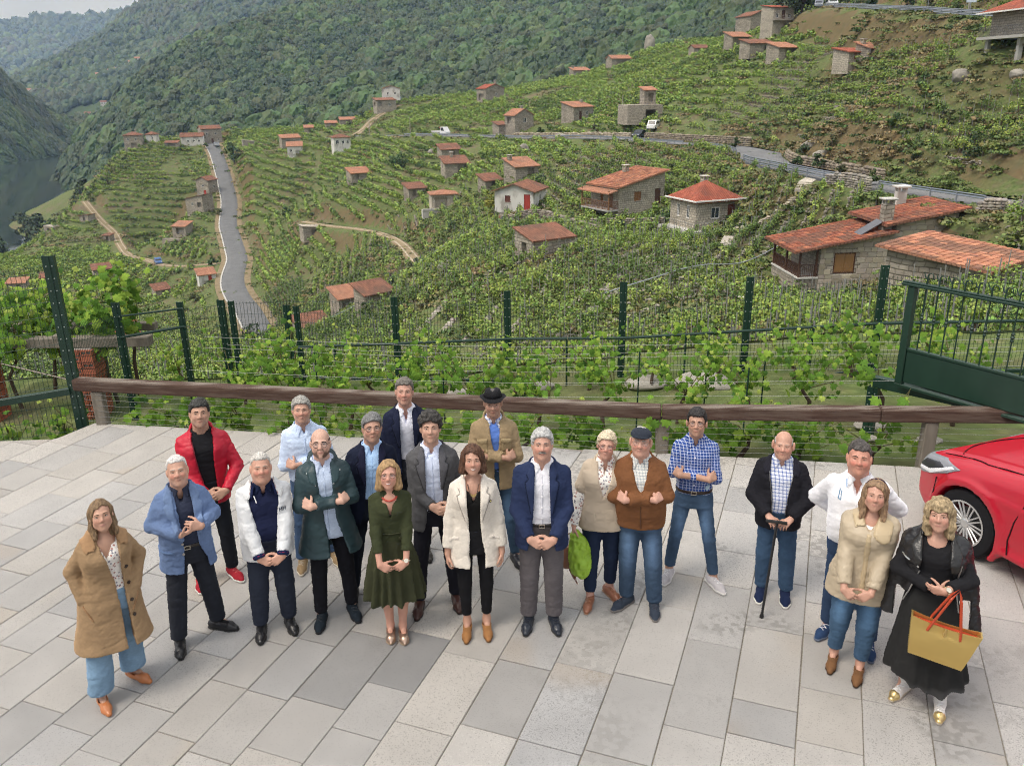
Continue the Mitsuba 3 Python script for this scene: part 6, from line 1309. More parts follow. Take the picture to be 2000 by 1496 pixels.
class Person:
    def __init__(s, name_label, x, y, yaw, S, lean=0.0, girth=1.0, belly=0.0, sw=1.0, woman=False, head=(0, 17, 0), hs=1.0, skin=SKIN, feet=((-.11, -.02, 10), (.11, -.02, 10)), seed=1, leg_girth=1.0):
        s.S, s.u = S, S / 1.75; s.lean, s.girth, s.belly, s.sw, s.woman, s.seed = lean, girth, belly, sw, woman, seed
        s.key = thing('person', name_label, 'person')
        y_ = np.hypot(x, y); x, y = x * (1 + .085 / y_), y * (1 + .085 / y_); S = s.S = S - .028; s.u = S / 1.75; s.M = at(x, y, 0, yaw); s.skin = np.array(skin); s.rng = np.random.default_rng(seed)
        u = s.u; s.hs = hs * (u ** .4) * (.955 if not woman else .925)
        s.hc = np.array([0, -.035, S - .128 * s.hs - .012]); s.R = rmat(*head)
        s.fl = feet; s.lg = leg_girth
        w = .158 * sw * (0.90 if woman else 1) * u
        s.sho = {-1: np.array([-w, .01, 1.375 * u]), 1: np.array([w, .01, 1.375 * u])}
        s.hip = {k: np.array([k * .085 * u * (1.05 if woman else 1), .01, .90 * u]) for k in (-1, 1)}
        s.ank = {k: np.array([f[0], f[1] + .03, .085]) for k, f in zip((-1, 1), feet)}
        s.knee = {k: (s.hip[k] * .47 + s.ank[k] * .53) + np.array([k * .004, -.025, 0]) for k in (-1, 1)}
        s.arms = {}
        s.G = Grid((-.54, -.50, 0.0), (.54, .34, 1.52 * u + .04), .0122)
        s.skinF = None
    def sh(s, v):
        """The lean, and the curve of the spine, applied to finished vertices."""
        v = np.array(v, float); t = np.clip(v[:, 2] / s.S, 0, 1.1); v[:, 0] += s.lean * t; return v
    def torso(s, off=0.0, hem=None, flare=0.0, top=1.50, drop=0.0):
        u, g = s.u, s.girth; b = s.belly
        if s.woman: T_ = [(.78, .160, .112, .012), (.90, .163, .116, .012), (1.0, .146, .106, .004), (1.10, .126, .096, -.002), (1.20, .132, .104, -.010), (1.29, .142, .116, -.018), (1.36, .142, .098, -.004), (1.405, .118, .078, .010), (1.44, .080, .064, .016), (1.52, .054, .054, .012)]
        else: T_ = [(.78, .152, .108, .010), (.90, .152, .110, .008), (1.0, .147, .107, .002), (1.10, .146, .107, -.004), (1.20, .153, .112, -.006), (1.30, .160, .115, -.006), (1.37, .156, .102, .004), (1.415, .130, .084, .012), (1.45, .090, .070, .016), (1.52, .060, .060, .010)]
        out = []
        for z, a, d, c in T_:
            bz = b * math.exp(-((z - 1.06) / .13) ** 2)
            k = 1 if z > 1.36 else g
            out.append((z * u, (a * k + bz * .35) * u + off * (1 if z < 1.45 else .8), (d * k + bz * .5) * u + off * (1 if z < 1.45 else .7), c * u - bz * .5 * u))
        if hem is not None:
            lo = out[0]
            out.append((hem - .01, lo[1] + flare, lo[2] + flare * .8, lo[3])) if hem < lo[0] - .02 else None
            if flare: out = [(z, a + flare * np.clip((1.0 * u - z) / (1.0 * u - hem), 0, 1) * .8, d + flare * .6 * np.clip((1.0 * u - z) / (1.0 * u - hem), 0, 1), c) if z > hem else (z, a, d, c) for z, a, d, c in out]
        return out
    # ---- poses: arms[side] = (elbow, wrist, hand direction, palm normal, curl, spread thumb)
    def clasp(s, z=.98, y=-.23, over=1, x=0.0, gap=.085, e_out=.055, low=0):
        u = s.u
        for k in (-1, 1):
            W = np.array([x + k * gap, y - (.012 if k == over else -.012), z * u + .01 * (k == over)])
            s.arms[k] = (s.elbow(k, W, (k * e_out * 6, .55, -.45)), W, unit((-k * .9, -.22, -.42 - low)), unit((-k * .25, .85, -.35)), .55, .5)
    def elbow(s, k, W, hint):
        A, a, b = s.sho[k], .295 * s.u, .262 * s.u
        d = W - A; L = min(np.linalg.norm(d), (a + b) * .998); n = unit(d)
        c = (a * a + L * L - b * b) / (2 * L); h = math.sqrt(max(a * a - c * c, 0))
        v = np.asarray(hint, float); v = unit(v - n * (v @ n))
        return A + n * c + v * h
    def hang(s, k, x=.235, y=-.06, z=.80, curl=.45):
        W = np.array([k * x, y, z * s.u]); s.arms[k] = (s.elbow(k, W, (k * .6, .8, 0)), W, unit((0, -.12, -1)), unit((-k, .1, 0)), curl, .2)
    def crossed(s, z=1.14, top=1, show=(1, 1)):
        """Arms folded on the chest; top: the side whose forearm lies in front."""
        u = s.u
        for k in (-1, 1):
            f = k == top
            E = np.array([k * .195 * max(s.girth, .97) * u, -.075 * u, (z + (.012 if f else -.018)) * u])
            W = np.array([-k * .118, (-.225 if f else -.205) * u - s.belly * .35, (z + (.035 if f else .045)) * u])
            d = unit((-k * .6, .75 if f else .9, .15))
            s.arms[k] = (E, W, d, unit((-k * .3, .95, -.1)), .55, .1)
    # ---- body
    def finger(s, F, p, d, n, L, r, curl, g):
        for i, f in enumerate((.46, .30, .24)):
            a = curl * (.75 if i == 0 else 1.15); d = unit(d * math.cos(a) + n * math.sin(a)); q = p + d * L * f
            cone(g, F, p, q, r * (1 - .08 * i), r * (.92 - .08 * i), .004); p = q
    def hand(s, F, g, k, W, d, n, curl, th):
        sc = s.u * (.85 if s.woman else .92); t = unit(np.cross(n, d)); n = unit(np.cross(d, t)) ; sd = t * (-1 if (np.cross(n, d) @ t) < 0 else 1)
        sd = unit(np.cross(d, n)) * k * -1      # towards the thumb: up for a hand whose palm faces the body
        kn = [W + (d * (.092 - .006 * abs(i - 1)) + sd * (.034 - .022 * i)) * sc for i in range(4)]
        for i in range(4):
            cone(g, F, W + sd * (.018 - .012 * i) * sc, kn[i], .0165 * sc, .0135 * sc, .012)
        for i, (L, r) in enumerate(((.072, .0092), (.080, .0095), (.074, .009), (.058, .0082))):
            s.finger(F, kn[i], unit(d + sd * (.10 - .07 * i)), n, L * sc, r * sc * 1.05, curl * (1 + .12 * i), g)
        b = W + (d * .028 + sd * .028 + n * .008) * sc; p = b
        for L, r, m in ((.042, .0145, (.62, .72, .30)), (.034, .0115, (.8, .45, .25 + th)), (.027, .010, (.9, .2, .25 + th))):
            q = p + unit(d * m[0] + sd * m[1] + n * m[2]) * L * sc; cone(g, F, p, q, r * sc, r * .9 * sc, .006); p = q
    def body(s, jaw=1.0, nose=1.0, cheek=1.0, width=1.0, lips=(0.42, 0.17, 0.14), stubble=None, red=.15, smile=0, foot_skin=False, forearm=.040, chest_skin=False, bare=False, ears=1.0, double_chin=0.0, age=0):
        u, R, C, h = s.u, s.R, s.hc, s.hs
        g = s.HG = Grid((-.54, -.50, -.01), (.54, .34, s.S + .03), .0077)
        F = s.skinF = g.full(.5)
        P = lambda x, y, z: C + R @ (np.array([x * width, -y, z]) * h)
        # head
        ball(g, F, P(0, -.014, .036), np.array([.0735 * width, .094, .084]) * h, .02, R=R)
        ball(g, F, P(0, .030, -.030), np.array([.056 * width, .062, .080]) * h, .03, R=R)
        cone(g, F, P(-.040 * jaw, .012, -.060), P(0, .060, -.094), .028 * h, .022 * h * jaw, .025); cone(g, F, P(.040 * jaw, .012, -.060), P(0, .060, -.094), .028 * h, .022 * h * jaw, .025)
        for k in (-1, 1):
            ball(g, F, P(k * .036, .062, -.026), np.array([.025, .022, .024]) * h * cheek, .025, R=R)
            ball(g, F, P(k * .079 * (.5 + .5 * ears), -.006, -.004), np.array([.010, .022, .033]) * h * ears, .008, R=R)
            cone(g, F, P(k * .012, .085, .022), P(k * .044, .074, .022), .012 * h, .010 * h, .012)
        if double_chin: ball(g, F, P(0, .030, -.105), np.array([.05, .045, .03]) * h * double_chin, .03, R=R)
        for k in (-1, 1): ball(g, F, P(k * .030, .101, .004), np.array([.017, .014, .012]) * h, .012, R=R, sub=True)
        cone(g, F, P(0, .086, .014), P(0, .108, -.026), .0085 * h, .0125 * h * nose, .010)
        for k in (-1, 1): ball(g, F, P(k * .0125 * nose, .095, -.031), .0095 * h * nose, .006)
        cone(g, F, P(-.021 - .006 * smile, .081 - .004 * smile, -.060 + .004 * smile), P(0, .090, -.059), .0065 * h, .0085 * h, .008); cone(g, F, P(.021 + .006 * smile, .081 - .004 * smile, -.060 + .004 * smile), P(0, .090, -.059), .0065 * h, .0085 * h, .008)
        cone(g, F, P(-.014, .083, -.069), P(.014, .083, -.069), .0075 * h, .0075 * h, .008)
        # neck and the core inside the clothes
        nb = np.array([0, .012, 1.44 * u]); nr = (.050 if s.woman else .060 + .012 * max(0, s.girth - 1) * 6) * h
        cone(g, F, P(0, -.020, -.045), nb, nr, nr * 1.05, .03)
        for k in (-1, 1): cone(g, F, nb + [0, 0, .01], s.sho[k] + [-k * .04, 0, -.02], .038, .03, .03)
        if chest_skin: ball(g, F, (0, -.02, 1.34 * u), (.10 * u, .085 * u, .13 * u), .03)
        cone(g, F, nb, (0, .02, 1.0 * u), .04, .035, .02)
        for k in (-1, 1):
            th_ = .045 if bare else .022; cone(g, F, (0, .02, 1.0 * u), s.hip[k], .04, th_, .02); cone(g, F, s.hip[k], s.knee[k], th_, th_, .02)
            lg = s.lg; cf = s.knee[k] * .62 + s.ank[k] * .38 + np.array([0, .022, 0])
            if bare: cone(g, F, s.knee[k], cf, .046 * lg * u, .051 * lg * u, .02); cone(g, F, cf, s.ank[k] + [0, 0, .01], .051 * lg * u, .033 * u, .02)
            else: cone(g, F, s.knee[k], cf, .022, .024, .02); cone(g, F, cf, s.ank[k] + [0, 0, .01], .024, .033 * u, .02)
            a = math.radians(s.fl[0 if k < 0 else 1][2]) * k; fd = np.array([math.sin(a), -math.cos(a), 0]); A = s.ank[k]
            cone(g, F, A - fd * .03 - [0, 0, .045], A, .032 * u, .034 * u, .02)
            cone(g, F, A - [0, 0, .02], A + fd * .13 * u - [0, 0, .062], .030 * u, .020 * u, .02)
            if k in s.arms:
                E, W, d, n, curl, th = s.arms[k]
                cone(g, F, s.sho[k] + [-k * .03, 0, -.02], E, .026, .026, .02); cone(g, F, E, W, forearm * u, .025 * u, .012, flat=None)
                s.hand(F, g, k, W, d, n, curl, th)
        V, T_ = nets(g, F); V = relax(V, T_, 1)
        # colour of skin, lips, beard
        q = (V - C) @ R / h; q[:, 1] *= -1
        c = np.tile(s.skin, (len(V), 1))
        c *= (1 + .12 * (meshkit.fbm(V * 30, 2, s.seed) - .5))[:, None]
        def blend(c, m, col): return c * (1 - m[:, None]) + np.array(col) * m[:, None]
        el = lambda cx, cy, cz, rx, ry, rz: np.clip(1.4 - np.sqrt(((np.abs(q[:, 0]) - cx) / rx) ** 2 + ((q[:, 1] - cy) / ry) ** 2 + ((q[:, 2] - cz) / rz) ** 2), 0, 1)
        c = blend(c, el(.038, .08, -.028, .024, .04, .022) * red, (.60, .20, .15)); c = blend(c, el(0, .11, -.026, .014, .02, .014) * red * 1.1, (.58, .2, .15))
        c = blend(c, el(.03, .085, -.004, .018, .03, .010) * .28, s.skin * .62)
        if stubble:
            col, amt = stubble; zb = np.clip((-.028 - .024 * np.clip((np.abs(q[:, 0]) - .020) / .012, 0, 1) * np.clip((q[:, 1] - .025) / .02, 0, 1) - q[:, 2] - .03 * np.clip((.075 - q[:, 1]) / .08, -1, .7)) / .012, 0, 1) * np.clip((q[:, 1] + .005) / .02, 0, 1) * np.clip((q[:, 2] + .125) / .01, 0, 1)
            mouth = np.clip((np.abs(q[:, 0]) - .020) / .01 + np.clip((-.078 - q[:, 2]) / .006, 0, 1) + np.clip((q[:, 2] + .050) / .004, 0, 1), 0, 1)
            c = blend(c, zb * mouth * amt * (q[:, 2] > -.13), col)
        if not smile: c = blend(c, el(0, .088, -.0625, .022, .03, .0085) * .75, lips)
        else: c = blend(c, el(0, .088, -.0625, .027, .03, .0095) * .85, lips)
        cr = np.exp(-((q[:, 2] + .0625) / .0022) ** 2) * (np.abs(q[:, 0]) < .021) * (q[:, 1] > .07); c = blend(c, np.clip(cr, 0, 1) * .6, np.array(lips) * .35)
        if age:
            for k in (-1, 1):
                pass
            dx = np.abs(q[:, 0]); fold = np.exp(-((dx - .019 - .55 * np.clip(-.030 - q[:, 2], 0, .03)) / .0028) ** 2) * (q[:, 2] < -.026) * (q[:, 2] > -.066) * (q[:, 1] > .05)
            c = blend(c, fold * .4 * age, s.skin * .5)
        put('body', mikit.ply((s.sh(V), T_), 'skin', smooth=True, color=np.clip(c, .01, 1), to_world=s.M), s.key)
        s.P = P
        return s
    def local(s, v):
        """Head coordinates (x, y forward, z up) to the person's frame."""
        v = np.asarray(v, float); return s.sh(s.hc + (np.stack([v[:, 0], -v[:, 1], v[:, 2]], 1) * s.hs) @ s.R.T)
    def hput(s, name, m, matname, col, smooth=True, jitter=.0, parent=None):
        v, f = (np.asarray(m.vertices), np.asarray(m.faces)) if hasattr(m, 'vertices') else m
        f = np.asarray(f)[:, ::-1]
        return put(name, cply((s.local(v), f), matname, col, 1 + (meshkit.noise(v * 60, 2) - .5) * jitter, smooth, to_world=s.M), parent or s.key)
    def face_y(s, x, z):
        """How far forward the face reaches at (x, z), in head coordinates."""
        ys = np.linspace(.14, .02, 120); p = s.hc + (np.stack([np.full(120, x), -ys, np.full(120, z)], 1) * s.hs) @ s.R.T
        v = sample(s.HG, s.skinF, p); i = int(np.argmax(v < 0)); return ys[i]
    def face(s, brow=(0.06, 0.045, 0.035), iris=(0.05, 0.035, 0.025), squint=.8, brow_t=1.0, glasses=None, smile=0, mustache=None):
        ball_ = trimesh.creation.icosphere(subdivisions=2)
        for k in (-1, 1):
            y = s.face_y(k * .031, .005)
            e = ball_.copy(); e.apply_scale((.0130, .005, .0056 * squint)); e.apply_translation((k * .031, y - .0012, .005)); ek = s.hput('eye', e, 'gloss', (.50, .47, .44))
            e = ball_.copy(); e.apply_scale((.0058, .004, .0054 * min(1, squint * 1.02))); e.apply_translation((k * .031, y + .0016, .005)); s.hput('iris', e, 'gloss', iris, parent=ek)
            t = np.linspace(-1, 1, 7); s.hput('eyelid', tube([(k * .031 + .0145 * a, y + .0022 - .003 * a * a, .005 + .0062 * squint * (1 - a * a) + .0005) for a in t], [.0008, .0017, .0021, .0022, .0021, .0017, .0008], 6), 'matte', s.skin * .30, parent=ek)
            t = np.linspace(0, 1, 6); s.hput('eyebrow', tube([(k * (.0135 + .036 * a), s.face_y(k * (.0135 + .036 * a), .025 + .003 * math.sin(a * 2.4)) + .0004, .0245 + .0040 * math.sin(a * 2.6) - .003 * a) for a in t], np.array([.003, .0040, .0038, .0034, .0026, .0012]) * brow_t, 6), 'matte', brow, jitter=.3)
        if smile:
            y = s.face_y(0, -.0625); t = np.linspace(-1, 1, 9)
            v = [(a * .021, y + .0014 - .010 * a * a, -.0605 + .0038 * a * a + dz * (1 - .75 * a * a)) for a in t for dz in (-.0046, .0032)]
            s.hput('teeth', (np.array(v), np.array([f for i in range(8) for f in ((2 * i, 2 * i + 2, 2 * i + 1), (2 * i + 1, 2 * i + 2, 2 * i + 3))])), 'gloss', (.66, .63, .58))
        if mustache is not None:
            y = s.face_y(0, -.047); t = np.linspace(-1, 1, 9)
            s.hput('mustache', tube([(a * .030, s.face_y(a * .030, -.048) + .0045, -.046 - .010 * a * a) for a in t], [.003, .0052, .0068, .0072, .0066, .0072, .0068, .0052, .003], 8), 'hair', mustache, jitter=.5)
        if glasses:
            col, r, shape = glasses[:3]; fr = []
            gy = max(s.face_y(.031, .004), s.face_y(.05, .004)) + .012
            for k in (-1, 1):
                a = np.linspace(0, 2 * PI, 20); sx, sz = (1.0, 1.0) if shape == 'round' else (1.12, .80)
                ring = np.stack([k * .0325 + np.sign(np.cos(a)) * np.abs(np.cos(a)) ** (.75 if shape != 'round' else 1) * .0235 * sx, gy - .003 * np.abs(np.cos(a)), .002 + np.sin(a) * .0225 * sz], 1)
                fr.append(tube(ring, r, 6, cap=False)); fr.append(tube([(k * (.0325 + .0235 * sx), gy - .003, .008), (k * .074, gy - .04, .008), (k * .080, -.004, .006)], r * .8, 5))
                c = np.vstack([[k * .0325, gy, .002], ring]); s.__dict__.setdefault('lens', []).append((c, np.array([(0, 1 + i, 1 + (i + 1) % 20) for i in range(20)])))
            fr.append(tube([(-.0105, gy, .006), (0, gy + .003, .009), (.0105, gy, .006)], r, 6))
            gk = thing('glasses', f'{glasses[3]} worn by {s.short}', 'glasses')
            m = join(fr); put('frame', cply((s.local(np.asarray(m.vertices)), np.asarray(m.faces)[:, ::-1]), 'gloss', col, to_world=s.M), gk)
            for c, f in s.lens: put('lens', mikit.ply((s.local(c), f), 'lens_glass', to_world=s.M), gk)
        return s
    def hair(s, col, style='short', vol=.012, top=.0, line=.078, temple=.0, gray=None, length=.2, fringe=False, part=0, curl=.0, name='hair', jit=.5):
        """Hair in head coordinates: a cap over the skull, cut along the hairline, with longer masses where the style has them."""
        g = Grid((-.17, -.20, -.40 if style in ('long', 'bob', 'wavy') else -.14), (.17, .15, .19), .0064); F = g.full(.3)
        x, y, z = g.X, g.Y, g.Z; y = -y    # the grid holds y forward as -y
        Y = lambda v: (v[0], -v[1], v[2])
        ball(g, F, (0, .014, .038), (.076 + vol, .098 + vol, .088 + vol + top), .01)
        if style in ('short', 'bald', 'buzz'):
            zmin = np.interp(-g.ax[1], [-.12, -.075, -.03, .005, .02, .045, .07, .10], [-.07, -.065, -.03, -.022, .02, .048 + temple * .5, line - .008, line])[None, :, None]
            side = np.clip((np.abs(x) - .035) / .03, 0, 1) * temple
            F = smax(F, (zmin + side - z).astype(np.float32), .012)
            if style == 'bald':
                F = smax(F, (z - (.045 + .02 * np.clip(-y / .08, -1, 1)) ).astype(np.float32), .01)
        else:
            # back and sides hang down
            for k in (-1, 1):
                w = length
                if style == 'bob':
                    cone(g, F, Y((k * .058, -.015, .03)), Y((k * (.073 + vol), -.005, -w)), .042, .036, .03); cone(g, F, Y((k * .035, -.065, .02)), Y((k * .045, -.06, -w)), .055, .045, .03)
                else:
                    cone(g, F, Y((k * .056, -.02, .03)), Y((k * .072, -.020, -.08)), .030 + vol, .024 + vol, .03)
                    cone(g, F, Y((k * .072, -.020, -.08)), Y((k * .078, .004 if style == 'long' else -.01, -w)), .024 + vol, .014 + vol * .6, .02); cone(g, F, Y((k * .035, -.065, .02)), Y((k * .04, -.065, -w)), .050, .030, .03)
            fr = np.interp(g.ax[2], [-.4, -.12, -.05, 0, .035, .06, .085], [.048, .050, .054, .058, .057, .050 if not fringe else .052, .0])[None, None, :]
            cutf = np.minimum(fr - np.abs(x - part * np.clip(z / .08, 0, 1) * .02), (y - .018))      # the face window
            if fringe: cutf = np.minimum(cutf, .030 + .012 * np.abs(x) / .05 - z)
            F = smax(F, cutf.astype(np.float32), .012)
            F = smax(F, (-(y + .2)).astype(np.float32) * 0 - 1, .001)
            neck = np.maximum(np.sqrt(x ** 2 + (y + .01) ** 2) - .045, z + .06)
            F = smax(F, -neck.astype(np.float32), .008)
        V, f = nets(g, F)
        if not len(V): return s
        V = relax(V, f, 1); N = normals_of(V, f)
        st = meshkit.fbm(V * np.array([75, 75, 16.0] if style not in ('short', 'buzz', 'bald') else [60, 28, 60.0]) + s.seed, 3, s.seed) - .5
        cl = (meshkit.noise(V * 38, s.seed + 3) - .5) * curl
        if style in ('long', 'wavy'): V[:, 0] += .006 * np.sin(V[:, 2] * (70 if style == 'wavy' else 30) + V[:, 1] * 30) * np.clip(-V[:, 2] * 8, 0, 1)
        V = V + N * (st * .016 + cl)[:, None]
        b = 1 + st * 1.5 * jit + (meshkit.noise(V * 9, 4) - .5) * .3
        c = np.tile(np.array(col, float), (len(V), 1))
        fcol = None
        W = V.copy(); W[:, 1] *= -1
        put(name, cply((s.local(W), f), 'hair', c, np.clip(b, .3, 2), True, to_world=s.M), s.key)
        if gray is not None: pass
        return s
    # ---- clothes
    def mesh(s, g, F, name, matname, col, amp=.005, freq=(10, 10, 16), parent=None, uvxz=False, fade=None, it=1, jitter=.10, label=None):
        V, f = nets(g, F)
        if not len(V): print('EMPTY', s.key, name); return None
        V = relax(V, f, it); N = normals_of(V, f); sd = s.seed * 7.3
        if amp:
            fq = np.array(freq, float)
            r = 1 - np.abs(2 * meshkit.fbm(V * fq * .75 + sd, 2, s.seed) - 1); r2 = 1 - np.abs(2 * meshkit.fbm(V * fq[[0, 1, 2]] * np.array([.9, .9, 1.9]) + sd + 5, 2, s.seed + 1) - 1)
            V = V + N * ((meshkit.noise(V * 6 + sd, 9) - .5) * amp * .9 - np.clip((r - .74) / .26, 0, 1) ** 1.6 * amp * .75 - np.clip((r2 - .78) / .22, 0, 1) ** 1.6 * amp * .65)[:, None]
        W = s.sh(V)
        if uvxz:
            d = mikit.ply((W, f), matname, smooth=True, uv=np.stack([V[:, 0] + .35 * V[:, 1], V[:, 2] + .25 * V[:, 1]], 1), to_world=s.M)
        else:
            b = 1 + (meshkit.fbm(V * 9 + sd, 2, 5) - .5) * jitter * 2
            if fade is not None: b = b * fade(V)
            d = cply((W, f), matname, col, b, True, to_world=s.M)
        return put(name, d, parent or s.key, label=label)
    def trousers(s, col, matname='cloth', thigh=.088, knee=.066, hem=.056, top=1.03, end=.075, fade=None, amp=.006, name='trousers', belt=None, straight=0):
        u, g, gi = s.u, s.G, s.girth ** .6 * s.lg; F = g.full(.5); w = g.window((-.54, -.5, .7 * u), (.54, .34, top * u))
        T_ = [t for t in s.torso(.012) if t[0] < 1.13 * u]
        F[w] = np.minimum(F[w], np.maximum(loft(g, w, T_), .80 * u - g.local(w)[2]))
        for k in (-1, 1):
            h = s.hip[k] + [0, 0, -.03]
            cone(g, F, h, s.knee[k], thigh * .93 * u * gi, knee * .93 * u * gi, .03); cone(g, F, s.knee[k], s.ank[k] + [0, .004, -.0], knee * .93 * u * gi, hem * .96 * u, .015)
        Z = g.Z
        F = np.maximum(F, np.maximum(end - Z, Z - top * u).astype(np.float32))
        s.F_tr = F
        k_ = s.mesh(g, F, name, matname, col, amp, (9, 9, 13), fade=fade)
        if belt:
            B = np.maximum(F - .005, np.abs(Z - (top * u - .02)) - .017).astype(np.float32); s.mesh(g, B, 'belt', 'leather', belt, .0, parent=s.key)
            q, n = on_front(g, F, 0, top * u - .021); M = front_frame(q + n * .008, n)
            m = join(bevel_box(-.024, .024, -.018, -.012, -.003, .004, .001), bevel_box(-.024, .024, .012, .018, -.003, .004, .001), bevel_box(-.024, -.018, -.012, .012, -.003, .004, .001), bevel_box(.018, .024, -.012, .012, -.003, .004, .001))
            m.apply_transform(M); m.vertices[:] = s.sh(m.vertices); put('buckle', shp(m, 'metal', (.45, .42, .36), to_world=s.M), s.key)
        return s
    def sleeves(s, g, F, r0, r1, r2, k, end=.0, sides=(-1, 1), arms_k=.012):
        out = g.full(.5)
        for sd in sides:
            if sd not in s.arms: continue
            A = g.full(.5)
            E, W = s.arms[sd][:2]; d = unit(W - E); We = W - d * end
            cone(g, A, s.sho[sd] + [-sd * .012, .0, -.012], E, r0, r1, .02); cone(g, A, E, We, r1, r2, .02)
            w = g.window(We - .12, We + .12); x, y, z = g.local(w); pl = (x - We[0]) * d[0] + (y - We[1]) * d[1] + (z - We[2]) * d[2]
            near = ((x - We[0]) ** 2 + (y - We[1]) ** 2 + (z - We[2]) ** 2) < .10 ** 2
            A[w] = np.where(near, np.maximum(A[w], pl), A[w]).astype(np.float32)
            out = smin(out, A, .006)
        return smin(F, out, k), out
    def top(s, name, col, matname='cloth', off=.008, hem=.93, flare=0.0, sleeve=None, opening=None, neck=.072, neck_z=1.435, neck_y=-.02, vneck=None, amp=.006, k=.016, uvxz=False, end=0.0, fade=None, freq=(10, 10, 16), neck_tilt=.45, cut=None, jitter=.1, label=None):
        """A garment of the upper body. opening: polygon in the front view that is cut away; vneck: polygon of the neckline."""
        u, g = s.u, s.G; F = g.full(.5); w = g.window((-.5, -.48, hem * u - .05), (.5, .34, 1.53 * u))
        F[w] = loft(g, w, s.torso(off, hem * u, flare)); Z, X, Y = g.Z, g.X, g.Y
        F = np.maximum(F, (hem * u - Z).astype(np.float32))
        # neck hole: a tilted cone
        nz = np.sqrt(X ** 2 + (Y - .012) ** 2) - neck * s.hs - .35 * np.maximum(Z - neck_z * u - .02, 0)
        hole = -np.maximum(nz, (neck_z * u - Z) + neck_tilt * (Y - neck_y)).astype(np.float32)
        arms = s.sleeves(g, F, *(np.array(sleeve) * [.80, .80, .88]), k, end)[1] if sleeve else None
        s.F_full = smax(smin(F, arms, k) if sleeve else F, hole, .008)
        for poly in ([opening] if opening is not None else []) + ([vneck] if vneck is not None else []):
            p = poly2d(g.ax[0][:, None], g.ax[2][None, :], np.array(poly) * [1, u])[:, None, :]
            F = smax(F, -np.maximum(p, Y - .03).astype(np.float32), .006)
        if sleeve: F = smin(F, arms, k)
        F = smax(F, hole, .008)
        if cut is not None: F = cut(F, X, Y, Z)
        s.F_top = F
        s.mesh(g, F, name, matname, col, amp, freq, uvxz=uvxz, fade=fade, jitter=jitter, label=label)
        return s
    def patch(s, name, poly, col, matname='cloth', t=.007, base=None, parent=None, mirror=False, uvxz=False, back=False, amp=.001, sides=None, bright=None):
        """A flat piece lying on a garment: the outer skin of its field inside a polygon of the front view."""
        g = s.G; F = s.F_full if base is None else base
        for m in ((1, -1) if mirror else (1,)):
            q = np.array(poly, float) * [m, s.u]; p = poly2d(g.ax[0][:, None], g.ax[2][None, :], q)[:, None, :]
            s.mesh(g, smax(F - t, np.maximum(p, g.Y - .04).astype(np.float32), .003), name, matname, col, amp, uvxz=uvxz, parent=parent)
        return s
    def collar(s, col, matname='cloth', r=.066, z0=1.435, z1=1.50, gap=.022, tilt=.55, uvxz=False, point=.06, spread=.055, thick=.012, name='collar', y_front=-.02):
        """A stand collar round the neck with two points in front."""
        g, u = s.G, s.u; X, Y, Z = g.X, g.Y, g.Z; R_ = np.sqrt(X ** 2 + (Y - .008) ** 2); rr = r * s.hs + .10 * np.maximum(z1 * u - Z, 0)
        F = np.maximum(np.abs(R_ - rr) - thick * .75, np.maximum(z0 * u - .02 - Z, Z + tilt * (-(Y - .05)) * .9 - (z1 * u))).astype(np.float32)
        V_ = np.abs(X) - (gap + .0) - .9 * np.maximum(Z - (z0 + .01) * u, 0)
        F = smax(F, -np.maximum(V_, Y - .0).astype(np.float32), .004)
        if point:
            base = s.F_full if hasattr(s, 'F_full') else F
            for m in (-1, 1):
                q = np.array([(m * .012, z0 + .012), (m * .020, z0 + .034), (m * (.075), z0 + .052), (m * spread, z0 - point)]) * [1, u]
                p = poly2d(g.ax[0][:, None], g.ax[2][None, :], q)[:, None, :]
                F = np.minimum(F, smax(np.minimum(base, F + .004) - .012, np.maximum(p, Y - .0).astype(np.float32), .003))
        s.mesh(g, F, name, matname, col, .0008, uvxz=uvxz)
        return s
    def stand(s, name, col, matname='cloth', r=.082, z0=1.42, z1=1.50, gap=.05, tilt=.5, thick=.011, flare=.2):
        g, u = s.G, s.u; X, Y, Z = g.X, g.Y, g.Z; R_ = np.sqrt(X ** 2 + (Y - .012) ** 2); rr = r * s.hs - flare * (Z - z0 * u) * 0 + .25 * np.maximum(z0 * u + .02 - Z, 0)
        F = np.maximum(np.abs(R_ - rr) - thick, np.maximum((z0 - .03) * u - Z, Z - tilt * (Y - .05) * .8 - z1 * u)).astype(np.float32)
        F = smax(F, -np.maximum(np.abs(X) - gap - .5 * np.maximum(Z - z0 * u, 0), Y - .01).astype(np.float32), .004)
        s.mesh(g, F, name, matname, col, .001); return s
    def lapels(s, col, x0=.018, zb=1.12, zt=1.47, width=.075, notch=1.36, matname='cloth', xin=.055, t=.014):
        for m in (1, -1):
            q = [(m * x0, zb), (m * (x0 + .02), zb + .03), (m * (xin + width), notch - .015), (m * (xin + width * .62), notch + .005), (m * (xin + width * .85), notch + .035), (m * .085, zt - .005), (m * .062, zt), (m * xin, zt - .05)]
            s.patch('lapel', q, col, matname, t)
            s.line('lapel_edge', q[1:5], .0028, tuple(np.array(col) * .45), 'matte', lift=.006)  # dark tube that paints in the shadow along the lapel edge
        return s
    def dot(s, name, x, z, r, col, matname='gloss', F=None, h=.004, parent=None):
        q, n = on_front(s.G, s.F_full if F is None else F, x, z * s.u); M = front_frame(q + n * .003, n)
        c = trimesh.creation.cylinder(r, h * 2, sections=10); c.apply_transform(M); c.vertices[:] = s.sh(c.vertices)
        return put(name, shp(c, matname, col, to_world=s.M), parent or s.key)
